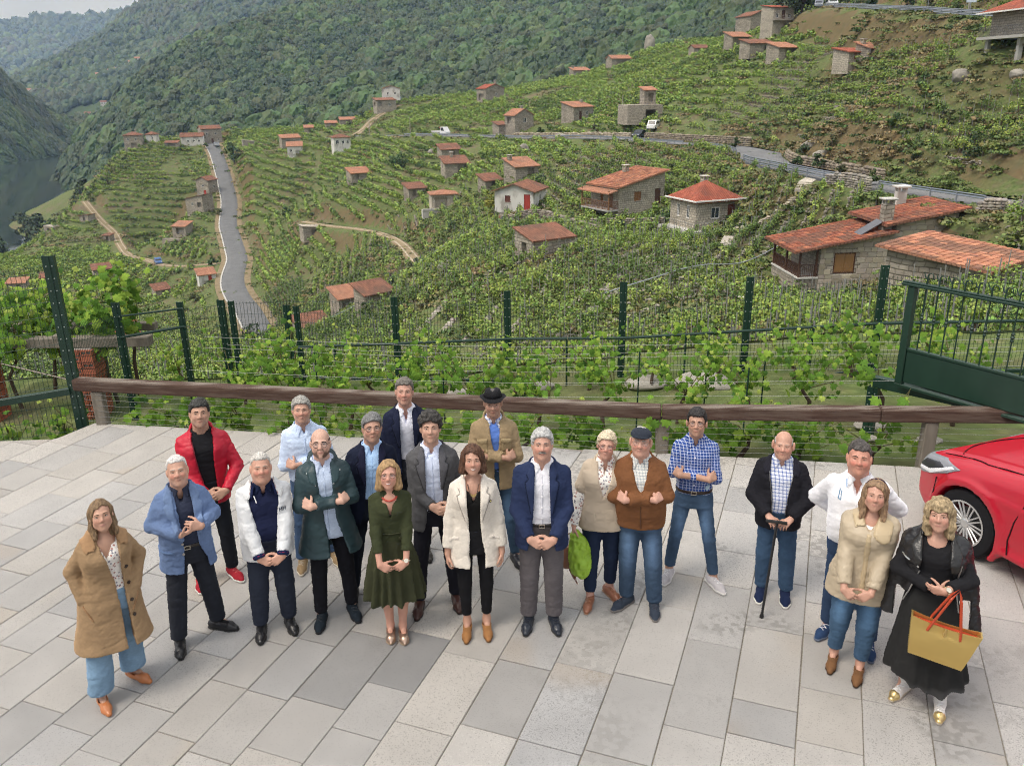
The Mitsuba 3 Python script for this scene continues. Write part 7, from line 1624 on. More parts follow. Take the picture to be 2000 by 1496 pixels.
    def line(s, name, pts, r, col, matname='paint', F=None, lift=.002):
        """A seam, zip, strap or painted shade line following the front surface through (x, z) points."""
        P_ = [];
        p = np.array(pts, float); t = np.linspace(0, len(p) - 1, 6 * (len(p) - 1) + 1)
        for x, z in zip(np.interp(t, range(len(p)), p[:, 0]), np.interp(t, range(len(p)), p[:, 1])):
            q, n = on_front(s.G, s.F_full if F is None else F, x, z * s.u); P_.append(q + n * lift)
        m = tube(s.sh(np.array(P_)), r, 5); put(name, shp(m, matname, col, to_world=s.M), s.key); return s
    def shoes(s, col, matname='leather', sole=(0.03, 0.03, 0.03), kind='shoe', L=1.0, laces=None, toe=None, high=.0, sock=None):
        for i, k in enumerate((-1, 1)):
            fx, fy, ang = s.fl[i]; a = math.radians(ang) * k; c, q = math.cos(a), math.sin(a)
            g = Grid((-.09, -.25, -.005), (.09, .13, .16), .0072); F = g.full(.3); u = s.u * L
            wd = .040 if not s.woman else .034
            cone(g, F, (0, .055, .040), (0, .01, .045), wd * .9, wd * .92, .02, flat=None); cone(g, F, (0, .01, .040), (k * -.004, -.11 * u, .030), wd * .95, wd * 1.06, .03); cone(g, F, (k * -.004, -.11 * u, .028), (k * -.008, -.172 * u, .020), wd * 1.0, wd * (.62 if kind != 'pointed' else .22), .02)
            if high: cone(g, F, (0, .035, .05), (0, .03, .08 + high), .040, .043, .02)
            X, Y, Z = g.X, g.Y, g.Z
            F = np.maximum(F, (.010 - Z if kind not in ('flat', 'pointed') else .006 - Z).astype(np.float32))
            if kind in ('flat', 'pointed', 'clog', 'loafer'):
                hole = np.maximum(np.sqrt((X / .030) ** 2 + ((Y - .01) / (.070 if kind in ('flat', 'pointed') else .052)) ** 2) - 1, 0) * .03
                F = smax(F, -np.maximum(np.sqrt((X / .030) ** 2 + ((Y - .012) / (.075 if kind in ('flat', 'pointed') else .055)) ** 2) * .03 - .03, .030 - Z).astype(np.float32), .004)
            F = np.maximum(F, (Z - (.070 if kind in ('flat', 'pointed') else .088 + high)).astype(np.float32))
            T2 = np.array([[c, -q, 0, fx], [q, c, 0, fy], [0, 0, 1, 0.001], [0, 0, 0, 1.0]])
            V, f = nets(g, F); V = relax(V, f, 1); N = normals_of(V, f)
            colv = np.tile(np.array(col, float), (len(V), 1))
            Vw = V @ T2[:3, :3].T + T2[:3, 3]
            sk = put('shoe', cply((s.sh(Vw), f), matname, colv, 1.0, True, to_world=s.M), s.key)
            if toe is not None:
                Ft = np.maximum(F - .003, (Y + .115 * u).astype(np.float32)); Vt, ft = nets(g, Ft); put('toe_cap', cply((s.sh(Vt @ T2[:3, :3].T + T2[:3, 3]), ft), 'metal' if kind == 'glitter' else matname, toe, .8 + .6 * meshkit.noise(Vt * 150, 3), True, to_world=s.M), sk)
            if kind not in ('flat',):
                Fs = np.maximum(F - (.005 if kind != 'pointed' else .001), np.maximum(.002 - Z, Z - (.024 if kind in ('sneaker', 'glitter') else .014)).astype(np.float32)); Fs = np.maximum(Fs, 0.0 - Z)
                Fs2 = g.full(.3); cone(g, Fs2, (0, .055, .02), (k * -.004, -.11 * u, .02), wd * 1.02, wd * 1.14, .02); cone(g, Fs2, (k * -.004, -.11 * u, .02), (k * -.008, -.175 * u, .02), wd * 1.1, wd * (.72 if kind != 'pointed' else .25), .02)
                Fs2 = np.maximum(Fs2, np.maximum(.0015 - Z, Z - (.024 if kind in ('sneaker', 'glitter') else .013)).astype(np.float32))
                Vs, fs = nets(g, Fs2); put('sole', cply((s.sh(Vs @ T2[:3, :3].T + T2[:3, 3]), fs), 'matte', sole, 1, True, to_world=s.M), sk)
            if laces is not None:
                lm = []
                for j in range(4):
                    y = -.035 - .022 * j; pts = []
                    for x in np.linspace(-.022, .022, 5):
                        zz = np.linspace(.11, .01, 60); v = sample(g, F, np.stack([np.full(60, x), np.full(60, y + x * .5 * (-1) ** j), zz], 1)); pts.append((x, y + x * .5 * (-1) ** j, zz[int(np.argmax(v < 0))] + .002))
                    lm.append(tube(pts, .0028, 5))
                m = join(lm); put('laces', shp(trimesh.Trimesh(s.sh(np.asarray(m.vertices) @ T2[:3, :3].T + T2[:3, 3]), m.faces, process=False), 'paint', laces, to_world=s.M), sk)
        return s
    def watch(s, k, col=(.55, .5, .38), face=(.6, .58, .5)):
        E, W = s.arms[k][:2]; d = unit(W - E); up = unit(np.array([0, -1, .5]) - d * (np.array([0, -1, .5]) @ d)); C = W - d * .012; a = np.linspace(0, 2 * PI, 15); b = np.cross(d, up); r = .031 * s.u
        wk = thing('wristwatch', f'wristwatch on the wrist of {s.short}', 'watch')
        m = tube([C + up * r * math.cos(t) + b * r * math.sin(t) for t in a], .006, 6, cap=False); put('strap', shp(trimesh.Trimesh(s.sh(m.vertices), m.faces, process=False), 'metal', col, to_world=s.M), wk)
        c = trimesh.creation.cylinder(.017, .007, sections=14); c.apply_transform(front_frame(C + up * (r + .003), up, d)); c.vertices[:] = s.sh(c.vertices); put('dial', shp(c, 'gloss', face, to_world=s.M), wk)
        return s
# ------------------------------------------------------------------ the group on the terrace, from left to right
def person(short, label, *a, **k):
    p = Person(label, *a, **k); p.short = short; return p
JEANS, DENIM, NAVY, BLACK, KHAKI = (0.035, 0.062, 0.11), (0.022, 0.045, 0.105), (0.012, 0.016, 0.038), (0.012, 0.012, 0.014), (0.36, 0.27, 0.155)
faded = lambda u: (lambda V: 1 + 1.6 * np.exp(-((V[:, 2] - .62 * u) / .19) ** 2) * np.exp(-((np.abs(V[:, 0]) - .10) / .05) ** 2) * (V[:, 1] < .0))
# 1 woman in the tan coat
p = person('the woman in the tan coat', 'woman in an open tan coat with hands in pockets and wide light jeans', -2.93, 5.06, 32, 1.62, .116, woman=True, girth=1.06, feet=((-.13, -.09, -5), (.12, .10, 35)), head=(-4, 17, -5), seed=1, skin=(.47, .27, .19))
for k in (-1, 1):
    W = np.array([k * .165, -.04, .85]); p.arms[k] = (np.array([k * .222, .05, 1.06]), W, unit((-k * .7, .2, -.7)), (-k, 0, 0), .9, .2)
p.body(stubble=None, red=.2, chest_skin=True, lips=(.40, .17, .15)).face(brow=(.12, .075, .045), squint=.75, brow_t=.8)
p.hair((.19, .125, .07), 'long', .006, length=.16, part=1, jit=.8)
p.trousers((.15, .235, .34), 'cloth', .10, .098, .108, 1.0, .10, amp=.008, fade=lambda V: 1 + .35 * meshkit.noise(V * 6, 1))
p.top('blouse', None, 'flower_print', .006, .90, neck=.085, neck_z=1.40, vneck=[(-.055, 1.5), (.055, 1.5), (.0, 1.26)], uvxz=True)
p.top('coat', (.30, .195, .115), 'cloth', .036, .50, .085, (.072, .062, .054), [(-.075, 1.52), (.065, 1.52), (.075, 1.36), (.085, 1.1), (.10, .85), (.125, .45), (.075, .45), (.055, .85), (.035, 1.08), (-.012, 1.30)], neck=.085, neck_z=1.41, amp=.006)
p.patch('collar', [(-.06, 1.455), (-.075, 1.50), (-.155, 1.44), (-.135, 1.36), (-.06, 1.385)], (.33, .20, .105), t=.012)
p.patch('collar', [(.072, 1.46), (.08, 1.49), (.165, 1.435), (.145, 1.355), (.085, 1.385)], (.33, .20, .105), t=.012)
for z in (1.18, 1.03, .89, .76): p.dot('button', .115 + (1.18 - z) * .05, z, .013, (.03, .02, .015))
for m in (-1, 1): p.line('pocket_welt', [(m * .18, .92), (m * .13, .80)], .006, (.28, .165, .085), 'cloth')
p.shoes((.42, .15, .055), 'leather', kind='flat')
# 2 man in the blue blazer
p = person('the man in the light blue blazer', 'white haired man in a slate blue blazer rubbing his hands', -2.57, 5.68, 24, 1.68, .055, girth=1.10, belly=.035, feet=((-.14, -.06, 5), (.17, .08, 55)), head=(-3, 15, -4), seed=2, skin=(.50, .29, .21))
p.arms[-1] = ((-.235, -.02, 1.10), np.array([-.035, -.27, 1.10]), unit((.72, -.25, .30)), unit((.2, .2, 1)), .75, .5)
p.arms[1] = ((.225, -.03, 1.12), np.array([.115, -.28, 1.15]), unit((-.72, -.2, .25)), unit((0, .9, -.35)), .9, .5)
p.body(jaw=1.1, cheek=1.1, nose=1.15, red=.5, age=1, double_chin=.6, stubble=((.42, .28, .24), .25)).face(brow=(.42, .38, .34), squint=.55)
p.hair((.62, .60, .57), 'short', .006, line=.088, temple=.04)
p.trousers((.022, .025, .034), thigh=.098, knee=.080, hem=.074, top=1.0, belt=(.02, .016, .014))
p.top('polo_shirt', (.032, .038, .062), 'cloth', .008, .93, neck=.066, vneck=[(-.03, 1.5), (.03, 1.5), (.012, 1.36), (-.012, 1.36)])
p.collar((.035, .042, .066), gap=.02)
p.top('blazer', (.125, .185, .33), 'cloth', .032, .74, .035, (.078, .068, .054), [(-.06, 1.52), (.055, 1.52), (.075, 1.36), (.085, 1.0), (.14, .82), (.15, .70), (-.045, .70), (-.03, .82), (-.02, 1.0), (-.03, 1.28)], neck=.080, neck_z=1.415, end=.01, amp=.008)
p.patch('lapel', [(-.028, 1.05), (-.01, 1.06), (-.055, 1.28), (-.06, 1.47), (-.09, 1.475), (-.13, 1.40), (-.11, 1.37), (-.135, 1.35)], (.135, .195, .34), t=.015)
p.patch('lapel', [(.085, 1.05), (.075, 1.36), (.06, 1.47), (.09, 1.475), (.14, 1.40), (.12, 1.37), (.15, 1.35), (.115, 1.15)], (.135, .195, .34), t=.015)
p.patch('pocket', [(-.21, .97), (-.09, .955), (-.09, .93), (-.21, .945)], (.11, .17, .31), t=.009)
for z in (1.03, .93): p.dot('button', -.03, z, .010, (.35, .33, .30))
p.shoes((.012, .012, .013), 'leather', kind='shoe', laces=None)
# 3 man in the red jacket
p = person('the man in the red jacket', 'dark haired man in a bright red zip jacket over a black shirt', -2.71, 6.55, 21, 1.80, .076, girth=1.08, sw=1.06, feet=((-.13, -.02, 5), (.15, .02, 25)), head=(2, 15, 3), seed=3, skin=(.46, .27, .19))
p.clasp(.97, -.24, 1, .07, e_out=.12)
p.body(jaw=1.12, nose=1.05, stubble=((.20, .15, .13), .35)).face(brow=(.03, .024, .02), squint=.6, brow_t=1.2)
p.hair((.035, .033, .032), 'short', .013, .006, line=.072, temple=.01, jit=.9, curl=.012)
p.trousers((.016, .018, .024), thigh=.092, knee=.07, hem=.062, top=1.02)
p.top('shirt', (.013, .013, .015), 'cloth', .007, .92, neck=.070)
p.top('red_jacket', (.46, .010, .032), 'nylon', .030, .80, .02, (.080, .070, .052), [(-.07, 1.53), (.065, 1.53), (.085, 1.40), (.075, 1.2), (.085, .98), (.075, .76), (.0, .76), (-.01, .98), (-.045, 1.15), (-.08, 1.40)], neck=.086, neck_z=1.42, end=.0, amp=.007)
p.stand('stand_collar', (.48, .012, .035), 'nylon', .092, 1.43, 1.50, .07)
p.line('zip', [(-.082, 1.40), (-.048, 1.15), (-.014, .98), (-.004, .80)], .004, (.15, .01, .02))
p.patch('chest_mark', [(.12, 1.335), (.148, 1.342), (.148, 1.335), (.12, 1.328)], (.7, .6, .6), t=.004)
p.shoes((.30, .02, .03), 'cloth', (.6, .58, .55), 'sneaker', laces=(.5, .1, .1))
# 4 man in the white windbreaker
p = person('the man in the white windbreaker', 'grey haired man in a white windbreaker with red and navy collar trim', -1.97, 5.80, 18.8, 1.64, .043, girth=1.18, belly=.075, sw=1.1, feet=((-.115, -.02, 10), (.115, .0, 12)), head=(2, 14, 2), seed=4, skin=(.52, .29, .21))
p.clasp(.91, -.30, 1, .01, e_out=.22)
p.body(jaw=1.15, cheek=1.15, nose=1.2, red=.6, width=1.04, double_chin=.9, age=1).face(brow=(.30, .26, .22), squint=.42)
p.hair((.50, .48, .44), 'short', .006, line=.086, temple=.03)
p.trousers((.022, .028, .045), thigh=.102, knee=.084, hem=.074, top=1.0)
p.top('polo_shirt', (.010, .014, .042), 'cloth', .009, .90, neck=.070, vneck=[(-.02, 1.5), (.02, 1.5), (.008, 1.37), (-.008, 1.37)])
p.collar((.011, .015, .045), gap=.02, point=.05)
p.top('windbreaker', (.60, .605, .62), 'nylon', .034, .76, .01, (.084, .074, .055), [(-.08, 1.52), (.08, 1.52), (.11, 1.38), (.085, 1.2), (.085, .95), (.06, .72), (-.06, .72), (-.085, .95), (-.09, 1.2), (-.115, 1.38)], neck=.09, neck_z=1.41, end=.03, amp=.007)
for m in (1, -1):
    p.patch('collar', [(m * .08, 1.47), (m * .10, 1.49), (m * .155, 1.40), (m * .13, 1.345), (m * .10, 1.38)], (.64, .645, .65), 'nylon', .011)
    p.patch('collar_lining', [(m * .062, 1.46), (m * .078, 1.475), (m * .105, 1.385), (m * .088, 1.37)], (.012, .018, .06), t=.013)
    p.patch('collar_stripe', [(m * .080, 1.472), (m * .088, 1.476), (m * .114, 1.386), (m * .107, 1.382)], (.40, .02, .05), t=.015)
    E, W = p.arms[m][:2]; d = unit(W - E); g = p.G; A = g.full(.4); cone(g, A, W - d * .034, W - d * .002, .050, .046, 0); pl = (g.X - W[0]) * d[0] + (g.Y - W[1]) * d[1] + (g.Z - W[2]) * d[2]
    for nm, a, b, c in (('cuff', -.034, -.002, (.012, .018, .06)), ('cuff_stripe', -.024, -.013, (.40, .02, .05))):
        p.mesh(g, np.maximum(A - (.003 if nm == 'cuff_stripe' else 0), np.maximum(a - pl, pl - b)).astype(np.float32), nm, 'cloth', c, 0)
t_ = meshkit.text_mesh('HH', .030, .002, True); q, n = on_front(p.G, p.F_full, .118, 1.265 * p.u); Mx = front_frame(q + n * .006, n); t_.apply_translation((-.022, -.012, 0)); t_.apply_transform(Mx); t_.vertices[:] = p.sh(t_.vertices); put('chest_logo', shp(t_, 'paint', (.03, .04, .07), to_world=p.M), p.key)
p.line('polo_stripe', [(-.072, 1.395), (-.058, 1.345)], .004, (.75, .75, .75))
p.shoes((.012, .012, .013), 'leather', kind='shoe')
# 5 man in the pale blue shirt
p = person('the man in the pale blue shirt', 'grey haired man in a pale blue shirt standing behind with folded arms', -1.83, 6.82, 15, 1.72, -.02, girth=1.08, belly=.03, feet=((-.15, -.03, 10), (.15, .02, 12)), head=(0, 13, 2), seed=5, skin=(.50, .29, .21))
p.crossed(1.12, 1)
p.body(cheek=1.1, red=.4, double_chin=.4, age=.6).face(brow=(.22, .18, .14), squint=.55)
p.hair((.30, .285, .26), 'short', .014, .0, line=.076, temple=.0)
p.trousers((.05, .09, .17), top=1.02, knee=.072, hem=.066)
p.top('shirt', (.52, .62, .80), 'cloth', .016, .93, .0, (.078, .066, .050), None, neck=.066, vneck=[(-.028, 1.5), (.028, 1.5), (.004, 1.37)], end=.07, amp=.007, k=.014)
p.collar((.54, .64, .82), gap=.024)
p.line('placket', [(0, 1.37), (0, 1.2)], .004, (.46, .56, .74), 'cloth')
p.shoes((.27, .19, .11), 'cloth', (.55, .5, .42), 'sneaker', laces=(.4, .35, .28))
# 6 man in the green parka
p = person('the man in the dark green parka', 'bald bearded man with round glasses and folded arms in a dark green parka', -1.50, 5.98, 14, 1.765, 0, girth=1.06, sw=1.03, feet=((-.13, -.06, 14), (.13, .0, 14)), head=(-3, 15, 2), seed=6, skin=(.55, .34, .26))
p.crossed(1.13, 1)
p.body(jaw=.95, smile=1, stubble=((.045, .028, .02), .82)).face(brow=(.035, .025, .02), squint=.75, smile=0, glasses=((.02, .018, .017), .0023, 'round', 'round black glasses'))
p.hair((.09, .065, .055), 'bald', .002, jit=.3)
p.trousers((.011, .011, .014), thigh=.094, knee=.070, hem=.060, top=1.02)
p.top('shirt', (.45, .53, .68), 'cloth', .022, .80, .02, None, neck=.068, vneck=[(-.02, 1.5), (.02, 1.5), (.0, 1.40)])
p.collar((.47, .55, .70), gap=.02); p.line('placket', [(0, 1.4), (.0, .82)], .004, (.40, .48, .62), 'cloth')
p.top('parka', (.022, .048, .056), 'nylon', .034, .66, .075, (.084, .074, .056), [(-.05, 1.53), (.05, 1.53), (.06, 1.40), (.05, 1.18), (.065, .98), (.16, .60), (.0, .60), (-.02, .95), (-.035, 1.18), (-.055, 1.40)], neck=.084, neck_z=1.425, end=.035, amp=.007, k=.014)
p.stand('hood', (.02, .043, .05), 'nylon', .105, 1.42, 1.475, .055, thick=.026, tilt=.9)
for m in (1, -1):
    p.patch('flap', [(m * .055, 1.46), (m * .075, 1.47), (m * .13, 1.40), (m * .115, 1.33), (m * .06, 1.30)], (.024, .052, .060), 'nylon', .010)
    for x, z in ((.125, 1.395), (.07, 1.315)): p.dot('snap', m * x, z, .006, (.5, .5, .48), 'metal')
p.shoes((.014, .02, .028), 'cloth', (.02, .02, .022), 'sneaker', laces=(.02, .025, .03))
# 7 man in the navy blazer with glasses
p = person('the man in the navy blazer with glasses', 'grey haired man with glasses in a navy blazer behind the green dress', -1.28, 6.26, 11.5, 1.76, .15, girth=1.08, feet=((-.13, 0, 10), (.13, 0, 12)), head=(2, 15, 0), seed=7, skin=(.44, .255, .185))
p.hang(-1); p.hang(1)
p.body(cheek=1.08, jaw=1.05, red=.3, stubble=((.22, .17, .15), .3), age=.5).face(brow=(.05, .04, .035), squint=.65, glasses=((.05, .03, .025), .0020, 'rect', 'dark framed glasses'))
p.hair((.16, .16, .165), 'short', .014, .002, line=.074, jit=.8)
p.trousers((.012, .015, .026), top=1.02)
p.top('shirt', (.40, .58, .85), 'cloth', .008, .93, neck=.066, vneck=[(-.024, 1.5), (.024, 1.5), (0, 1.38)]); p.collar((.42, .60, .87), gap=.022)
p.line('placket', [(0, 1.38), (0, 1.0)], .004, (.36, .54, .80), 'cloth')
p.top('blazer', (.010, .013, .030), 'cloth', .030, .76, .02, (.080, .068, .054), [(-.06, 1.52), (.06, 1.52), (.075, 1.38), (.045, 1.10), (.05, .90), (.10, .72), (-.10, .72), (-.05, .90), (-.045, 1.10), (-.075, 1.38)], neck=.080, neck_z=1.415, amp=.007)
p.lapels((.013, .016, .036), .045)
p.shoes((.014, .013, .014), 'leather')
# 8 tall man at the back
p = person('the tall man at the back', 'tall smiling man in a navy blazer and white shirt at the very back', -.95, 6.95, 7, 1.83, -.005, girth=1.0, head=(0, 13, 3), seed=8, skin=(.50, .28, .21))
p.hang(-1); p.hang(1)
p.body(red=.5, smile=1, age=.5).face(brow=(.16, .12, .09), squint=.5, smile=0)
p.hair((.15, .135, .12), 'short', .012, .004, line=.080, temple=.02, jit=.8, curl=.008)
p.trousers((.02, .022, .03), top=1.02)
p.top('shirt', (.66, .68, .76), 'cloth', .008, .93, neck=.068, vneck=[(-.035, 1.5), (.035, 1.5), (0, 1.33)]); p.collar((.70, .72, .80), gap=.03)
p.top('blazer', (.010, .014, .034), 'cloth', .030, .76, .02, (.078, .066, .054), [(-.065, 1.52), (.065, 1.52), (.085, 1.38), (.06, 1.10), (.06, .90), (.10, .72), (-.10, .72), (-.06, .90), (-.06, 1.10), (-.085, 1.38)], neck=.082, neck_z=1.415)
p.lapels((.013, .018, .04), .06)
p.shoes((.02, .015, .012), 'leather')
# 9 woman in the olive dress
p = person('the woman in the olive dress', 'smiling blonde woman with glasses in an olive green belted dress', -.97, 5.71, 9, 1.605, .029, woman=True, girth=.98, feet=((-.045, -.02, 4), (.055, -.05, 6)), head=(-2, 16, 1), seed=9, skin=(.52, .28, .205))
p.clasp(.875, -.23, -1, 0, gap=.10, low=.1)
p.body(red=.35, smile=1, jaw=.9, chest_skin=True, bare=True, lips=(.50, .14, .12), age=.4, forearm=.036).face(brow=(.16, .10, .06), squint=.7, brow_t=.7, smile=1, glasses=((.04, .015, .015), .0021, 'rect', 'dark cat eye glasses'))
p.hair((.36, .23, .115), 'bob', .010, length=.105, part=1, jit=.7)
g = p.G
p.top('dress', (.042, .046, .024), 'cloth', .010, .95, 0, (.066, .056, .050), None, neck=.07, neck_z=1.42, vneck=[(-.04, 1.5), (.04, 1.5), (.004, 1.25), (-.004, 1.25)], end=.085, amp=.006)
sk = g.full(.5); w = g.window((-.5, -.48, .30), (.5, .33, 1.06)); x, y, z = g.local(w); zz = z / p.u
th = np.arctan2(y, x); t = np.clip((1.05 - zz) / .66, 0, 1)
R_ = np.interp(t, [0, .15, .4, 1], [.128, .165, .215, .272]) * p.u; pl = .5 + .5 * np.cos(th * 15 + 1.1 * np.sin(th * 3)); R_ = R_ * (1 + (pl - .6) * .25 * np.clip(t * 1.4 - .1, 0, 1)); R_ = R_ * np.where(np.abs(np.sin(th)) > .7, .93, 1)
f_ = np.sqrt(x ** 2 + (y / .82) ** 2) - R_; sk[w] = np.maximum(f_ * .8, np.maximum(.405 * p.u + .012 * np.sin(th * 6) - z, z - 1.04 * p.u)).astype(np.float32)
p.mesh(g, sk, 'skirt', 'cloth', (.040, .044, .022), .003)
p.F_sk = sk
B = g.full(.5); w = g.window((-.5, -.4, .98), (.5, .3, 1.13)); B[w] = np.maximum(loft(g, w, p.torso(.024)), np.abs(g.local(w)[2] - 1.045 * p.u) - .042); p.mesh(g, B, 'sash', 'cloth', (.046, .051, .027), .008, (6, 6, 60))
p.patch('bow', [(.045, 1.03), (.085, 1.085), (.115, 1.06), (.085, 1.03), (.12, .95), (.105, .85), (.075, .86), (.07, 1.0)], (.048, .053, .028), t=.020, base=np.minimum(B, sk), amp=.006)
p.collar((.045, .05, .026), gap=.03, point=.05, spread=.065, r=.064)
nk = [(.065 * math.sin(a), 0, 0) for a in np.linspace(-1.4, 1.4, 15)]
neck = []
for a in np.linspace(-1.25, 1.25, 15):
    q, n = on_front(p.HG, p.skinF, .052 * math.sin(a), (1.425 - .030 * math.cos(a)) * p.u); neck.append(q + n * .006)
put('necklace', shp(join([moved(trimesh.creation.icosphere(subdivisions=1, radius=.0075), trimesh.transformations.translation_matrix(v)) for v in p.sh(np.array(neck))]), 'gloss', (.40, .04, .025), to_world=p.M), p.key)
p.watch(1, (.62, .58, .48)); p.shoes((.50, .36, .27), 'metal', (.35, .25, .18), 'pointed', .95)
# 10 man in the grey blazer
p = person('the man in the grey blazer', 'curly haired man in a grey blazer behind the olive dress and white blazer', -.65, 6.09, 6, 1.835, 0, girth=1.0, feet=((-.17, -.02, 10), (.15, .03, 8)), head=(0, 15, 1), seed=10, skin=(.50, .30, .22))
p.clasp(1.03, -.22, 1, .07)
p.body(jaw=1.0, stubble=((.22, .15, .12), .3)).face(brow=(.045, .032, .025), squint=.6, brow_t=1.15)
p.hair((.045, .040, .037), 'short', .022, .008, line=.070, jit=1.0, curl=.035)
p.trousers((.013, .014, .02), thigh=.09, knee=.068, hem=.062, top=1.02)
p.top('shirt', (.60, .66, .82), 'cloth', .008, .93, neck=.066, vneck=[(-.024, 1.5), (.024, 1.5), (0, 1.40)]); p.collar((.62, .68, .84), gap=.024); p.line('placket', [(0, 1.4), (0, 1.0)], .004, (.54, .60, .76), 'cloth')
p.top('blazer', (.085, .086, .092), 'cloth', .029, .76, .02, (.077, .066, .052), [(-.06, 1.52), (.06, 1.52), (.08, 1.38), (.07, 1.10), (.06, .90), (.12, .72), (-.10, .72), (-.06, .90), (-.06, 1.10), (-.08, 1.38)], neck=.080, neck_z=1.415, end=.012, amp=.007)
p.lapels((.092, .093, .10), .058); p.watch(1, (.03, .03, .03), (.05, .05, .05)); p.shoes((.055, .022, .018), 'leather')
# 11 man with the hat
p = person('the man with the black hat', 'man in a black felt hat and khaki field jacket with folded arms', -.15, 6.80, 1, 1.765, -.02, girth=1.03, feet=((-.13, .02, 10), (.16, -.02, 20)), head=(0, 4, 0), seed=11, skin=(.40, .23, .165))
p.crossed(1.13, -1)
p.body(jaw=.98, nose=1.1, stubble=((.25, .18, .15), .3), age=1).face(brow=(.12, .1, .08), squint=.35)
p.hair((.12, .11, .10), 'short', .004, line=.08, temple=.02)
prof = [(0, .135), (.045, .138), (.068, .128), (.078, .10), (.082, .062), (.084, .058), (.118, .050), (.122, .054), (.084, .064)]
hm = lathe([(a, b) for a, b in prof], 28); v = np.array(hm.vertices); v[:, 1] *= 1.22; v[:, 1] -= .012; cr = (v[:, 2] > .11); v[cr, 2] -= .018 * np.exp(-(v[cr, 0] / .02) ** 2); v[:, 2] += np.where(np.abs(v[:, 0]) > .09, .010, 0) + np.where(v[:, 1] > .10, -.012, 0)
p.hput('hat', (v, hm.faces), 'cloth', (.016, .016, .018)); rb = lathe([(.0805, .085), (.0845, .085), (.0855, .063), (.082, .063)], 28); v = np.array(rb.vertices); v[:, 1] *= 1.22; v[:, 1] -= .012; p.hput('hat_band', (v, rb.faces), 'cloth', (.006, .006, .007))
p.trousers(JEANS, top=1.02, fade=faded(1))
p.top('shirt', (.10, .20, .55), 'cloth', .008, .93, neck=.066, vneck=[(-.022, 1.5), (.022, 1.5), (0, 1.40)]); p.collar(None, 'check_white', gap=.022, uvxz=True, r=.068)
p.top('field_jacket', (.30, .225, .13), 'cloth', .032, .80, .015, (.082, .070, .054), [(-.03, 1.53), (.035, 1.53), (.05, 1.40), (.03, 1.2), (.03, .76), (-.005, .76), (-.005, 1.2), (-.04, 1.42)], neck=.082, neck_z=1.42, end=.05, amp=.006, k=.014)
p.stand('stand_collar', (.31, .235, .138), 'cloth', .094, 1.43, 1.505, .035)
for m in (1, -1): p.patch('pocket', [(m * .06, 1.32), (m * .15, 1.30), (m * .15, 1.19), (m * .06, 1.20)], (.31, .235, .138), t=.006); p.patch('pocket_flap', [(m * .055, 1.325), (m * .155, 1.305), (m * .15, 1.27), (m * .105, 1.262), (m * .06, 1.285)], (.32, .245, .145), t=.011)
p.shoes((.018, .018, .022), 'leather')
# 12 woman in the white blazer
p = person('the woman in the white blazer', 'smiling brown haired woman in an ivory blazer and black leggings', -.32, 5.74, 3, 1.705, .015, woman=True, girth=1.02, sw=1.03, feet=((-.075, -.02, 6), (.085, -.01, 6)), head=(2, 15, 1), seed=12, skin=(.47, .265, .19))
p.hang(-1, .215, -.07, .80); p.hang(1, .215, -.07, .80)
p.body(jaw=.95, cheek=1.08, smile=1, chest_skin=True, red=.3, forearm=.036).face(brow=(.07, .04, .03), squint=.6, brow_t=.85, smile=1)
p.hair((.085, .040, .024), 'bob', .014, length=.085, part=-1, jit=.7)
p.trousers((.011, .011, .012), thigh=.086, knee=.062, hem=.043, top=1.02, end=.15, amp=.004)
p.top('black_top', (.010, .010, .011), 'cloth', .006, .90, neck=.08, neck_z=1.39, vneck=[(-.05, 1.5), (.05, 1.5), (0, 1.27)])
p.top('blazer', (.66, .61, .54), 'cloth', .030, .70, .05, (.074, .064, .056), [(-.07, 1.52), (.07, 1.52), (.075, 1.36), (.048, 1.15), (.055, .95), (.085, .80), (.075, .66), (-.03, .66), (-.045, .80), (-.035, .95), (-.045, 1.15), (-.075, 1.36)], neck=.085, neck_z=1.41, end=.055, amp=.005)
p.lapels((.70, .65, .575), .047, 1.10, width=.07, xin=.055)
for m in (1, -1): p.patch('pocket_flap', [(m * .12, .98), (m * .20, .955), (m * .20, .925), (m * .12, .95)], (.64, .59, .52), t=.007)
p.dot('pin', .125, 1.30, .012, (.02, .02, .02)); p.dot('pin_emblem', .125, 1.30, .006, (.6, .5, .2), h=.006)
for x, z in ((-.018, 1.345), (0, 1.338), (.018, 1.345)):
    q, n = on_front(p.HG, p.skinF, x, z * p.u); c = trimesh.creation.cylinder(.011, .004, sections=10); c.apply_transform(front_frame(q + n * .006, n)); c.vertices[:] = p.sh(c.vertices); put('necklace_disc', shp(c, 'metal', (.75, .58, .25), to_world=p.M), p.key)
p.line('necklace_cord', [(-.045, 1.43), (-.028, 1.37), (-.018, 1.35)], .003, (.05, .03, .02), F=None); p.line('necklace_cord', [(.045, 1.43), (.028, 1.37), (.018, 1.35)], .003, (.05, .03, .02))
p.shoes((.30, .14, .055), 'cloth', (.10, .06, .03), 'clog')
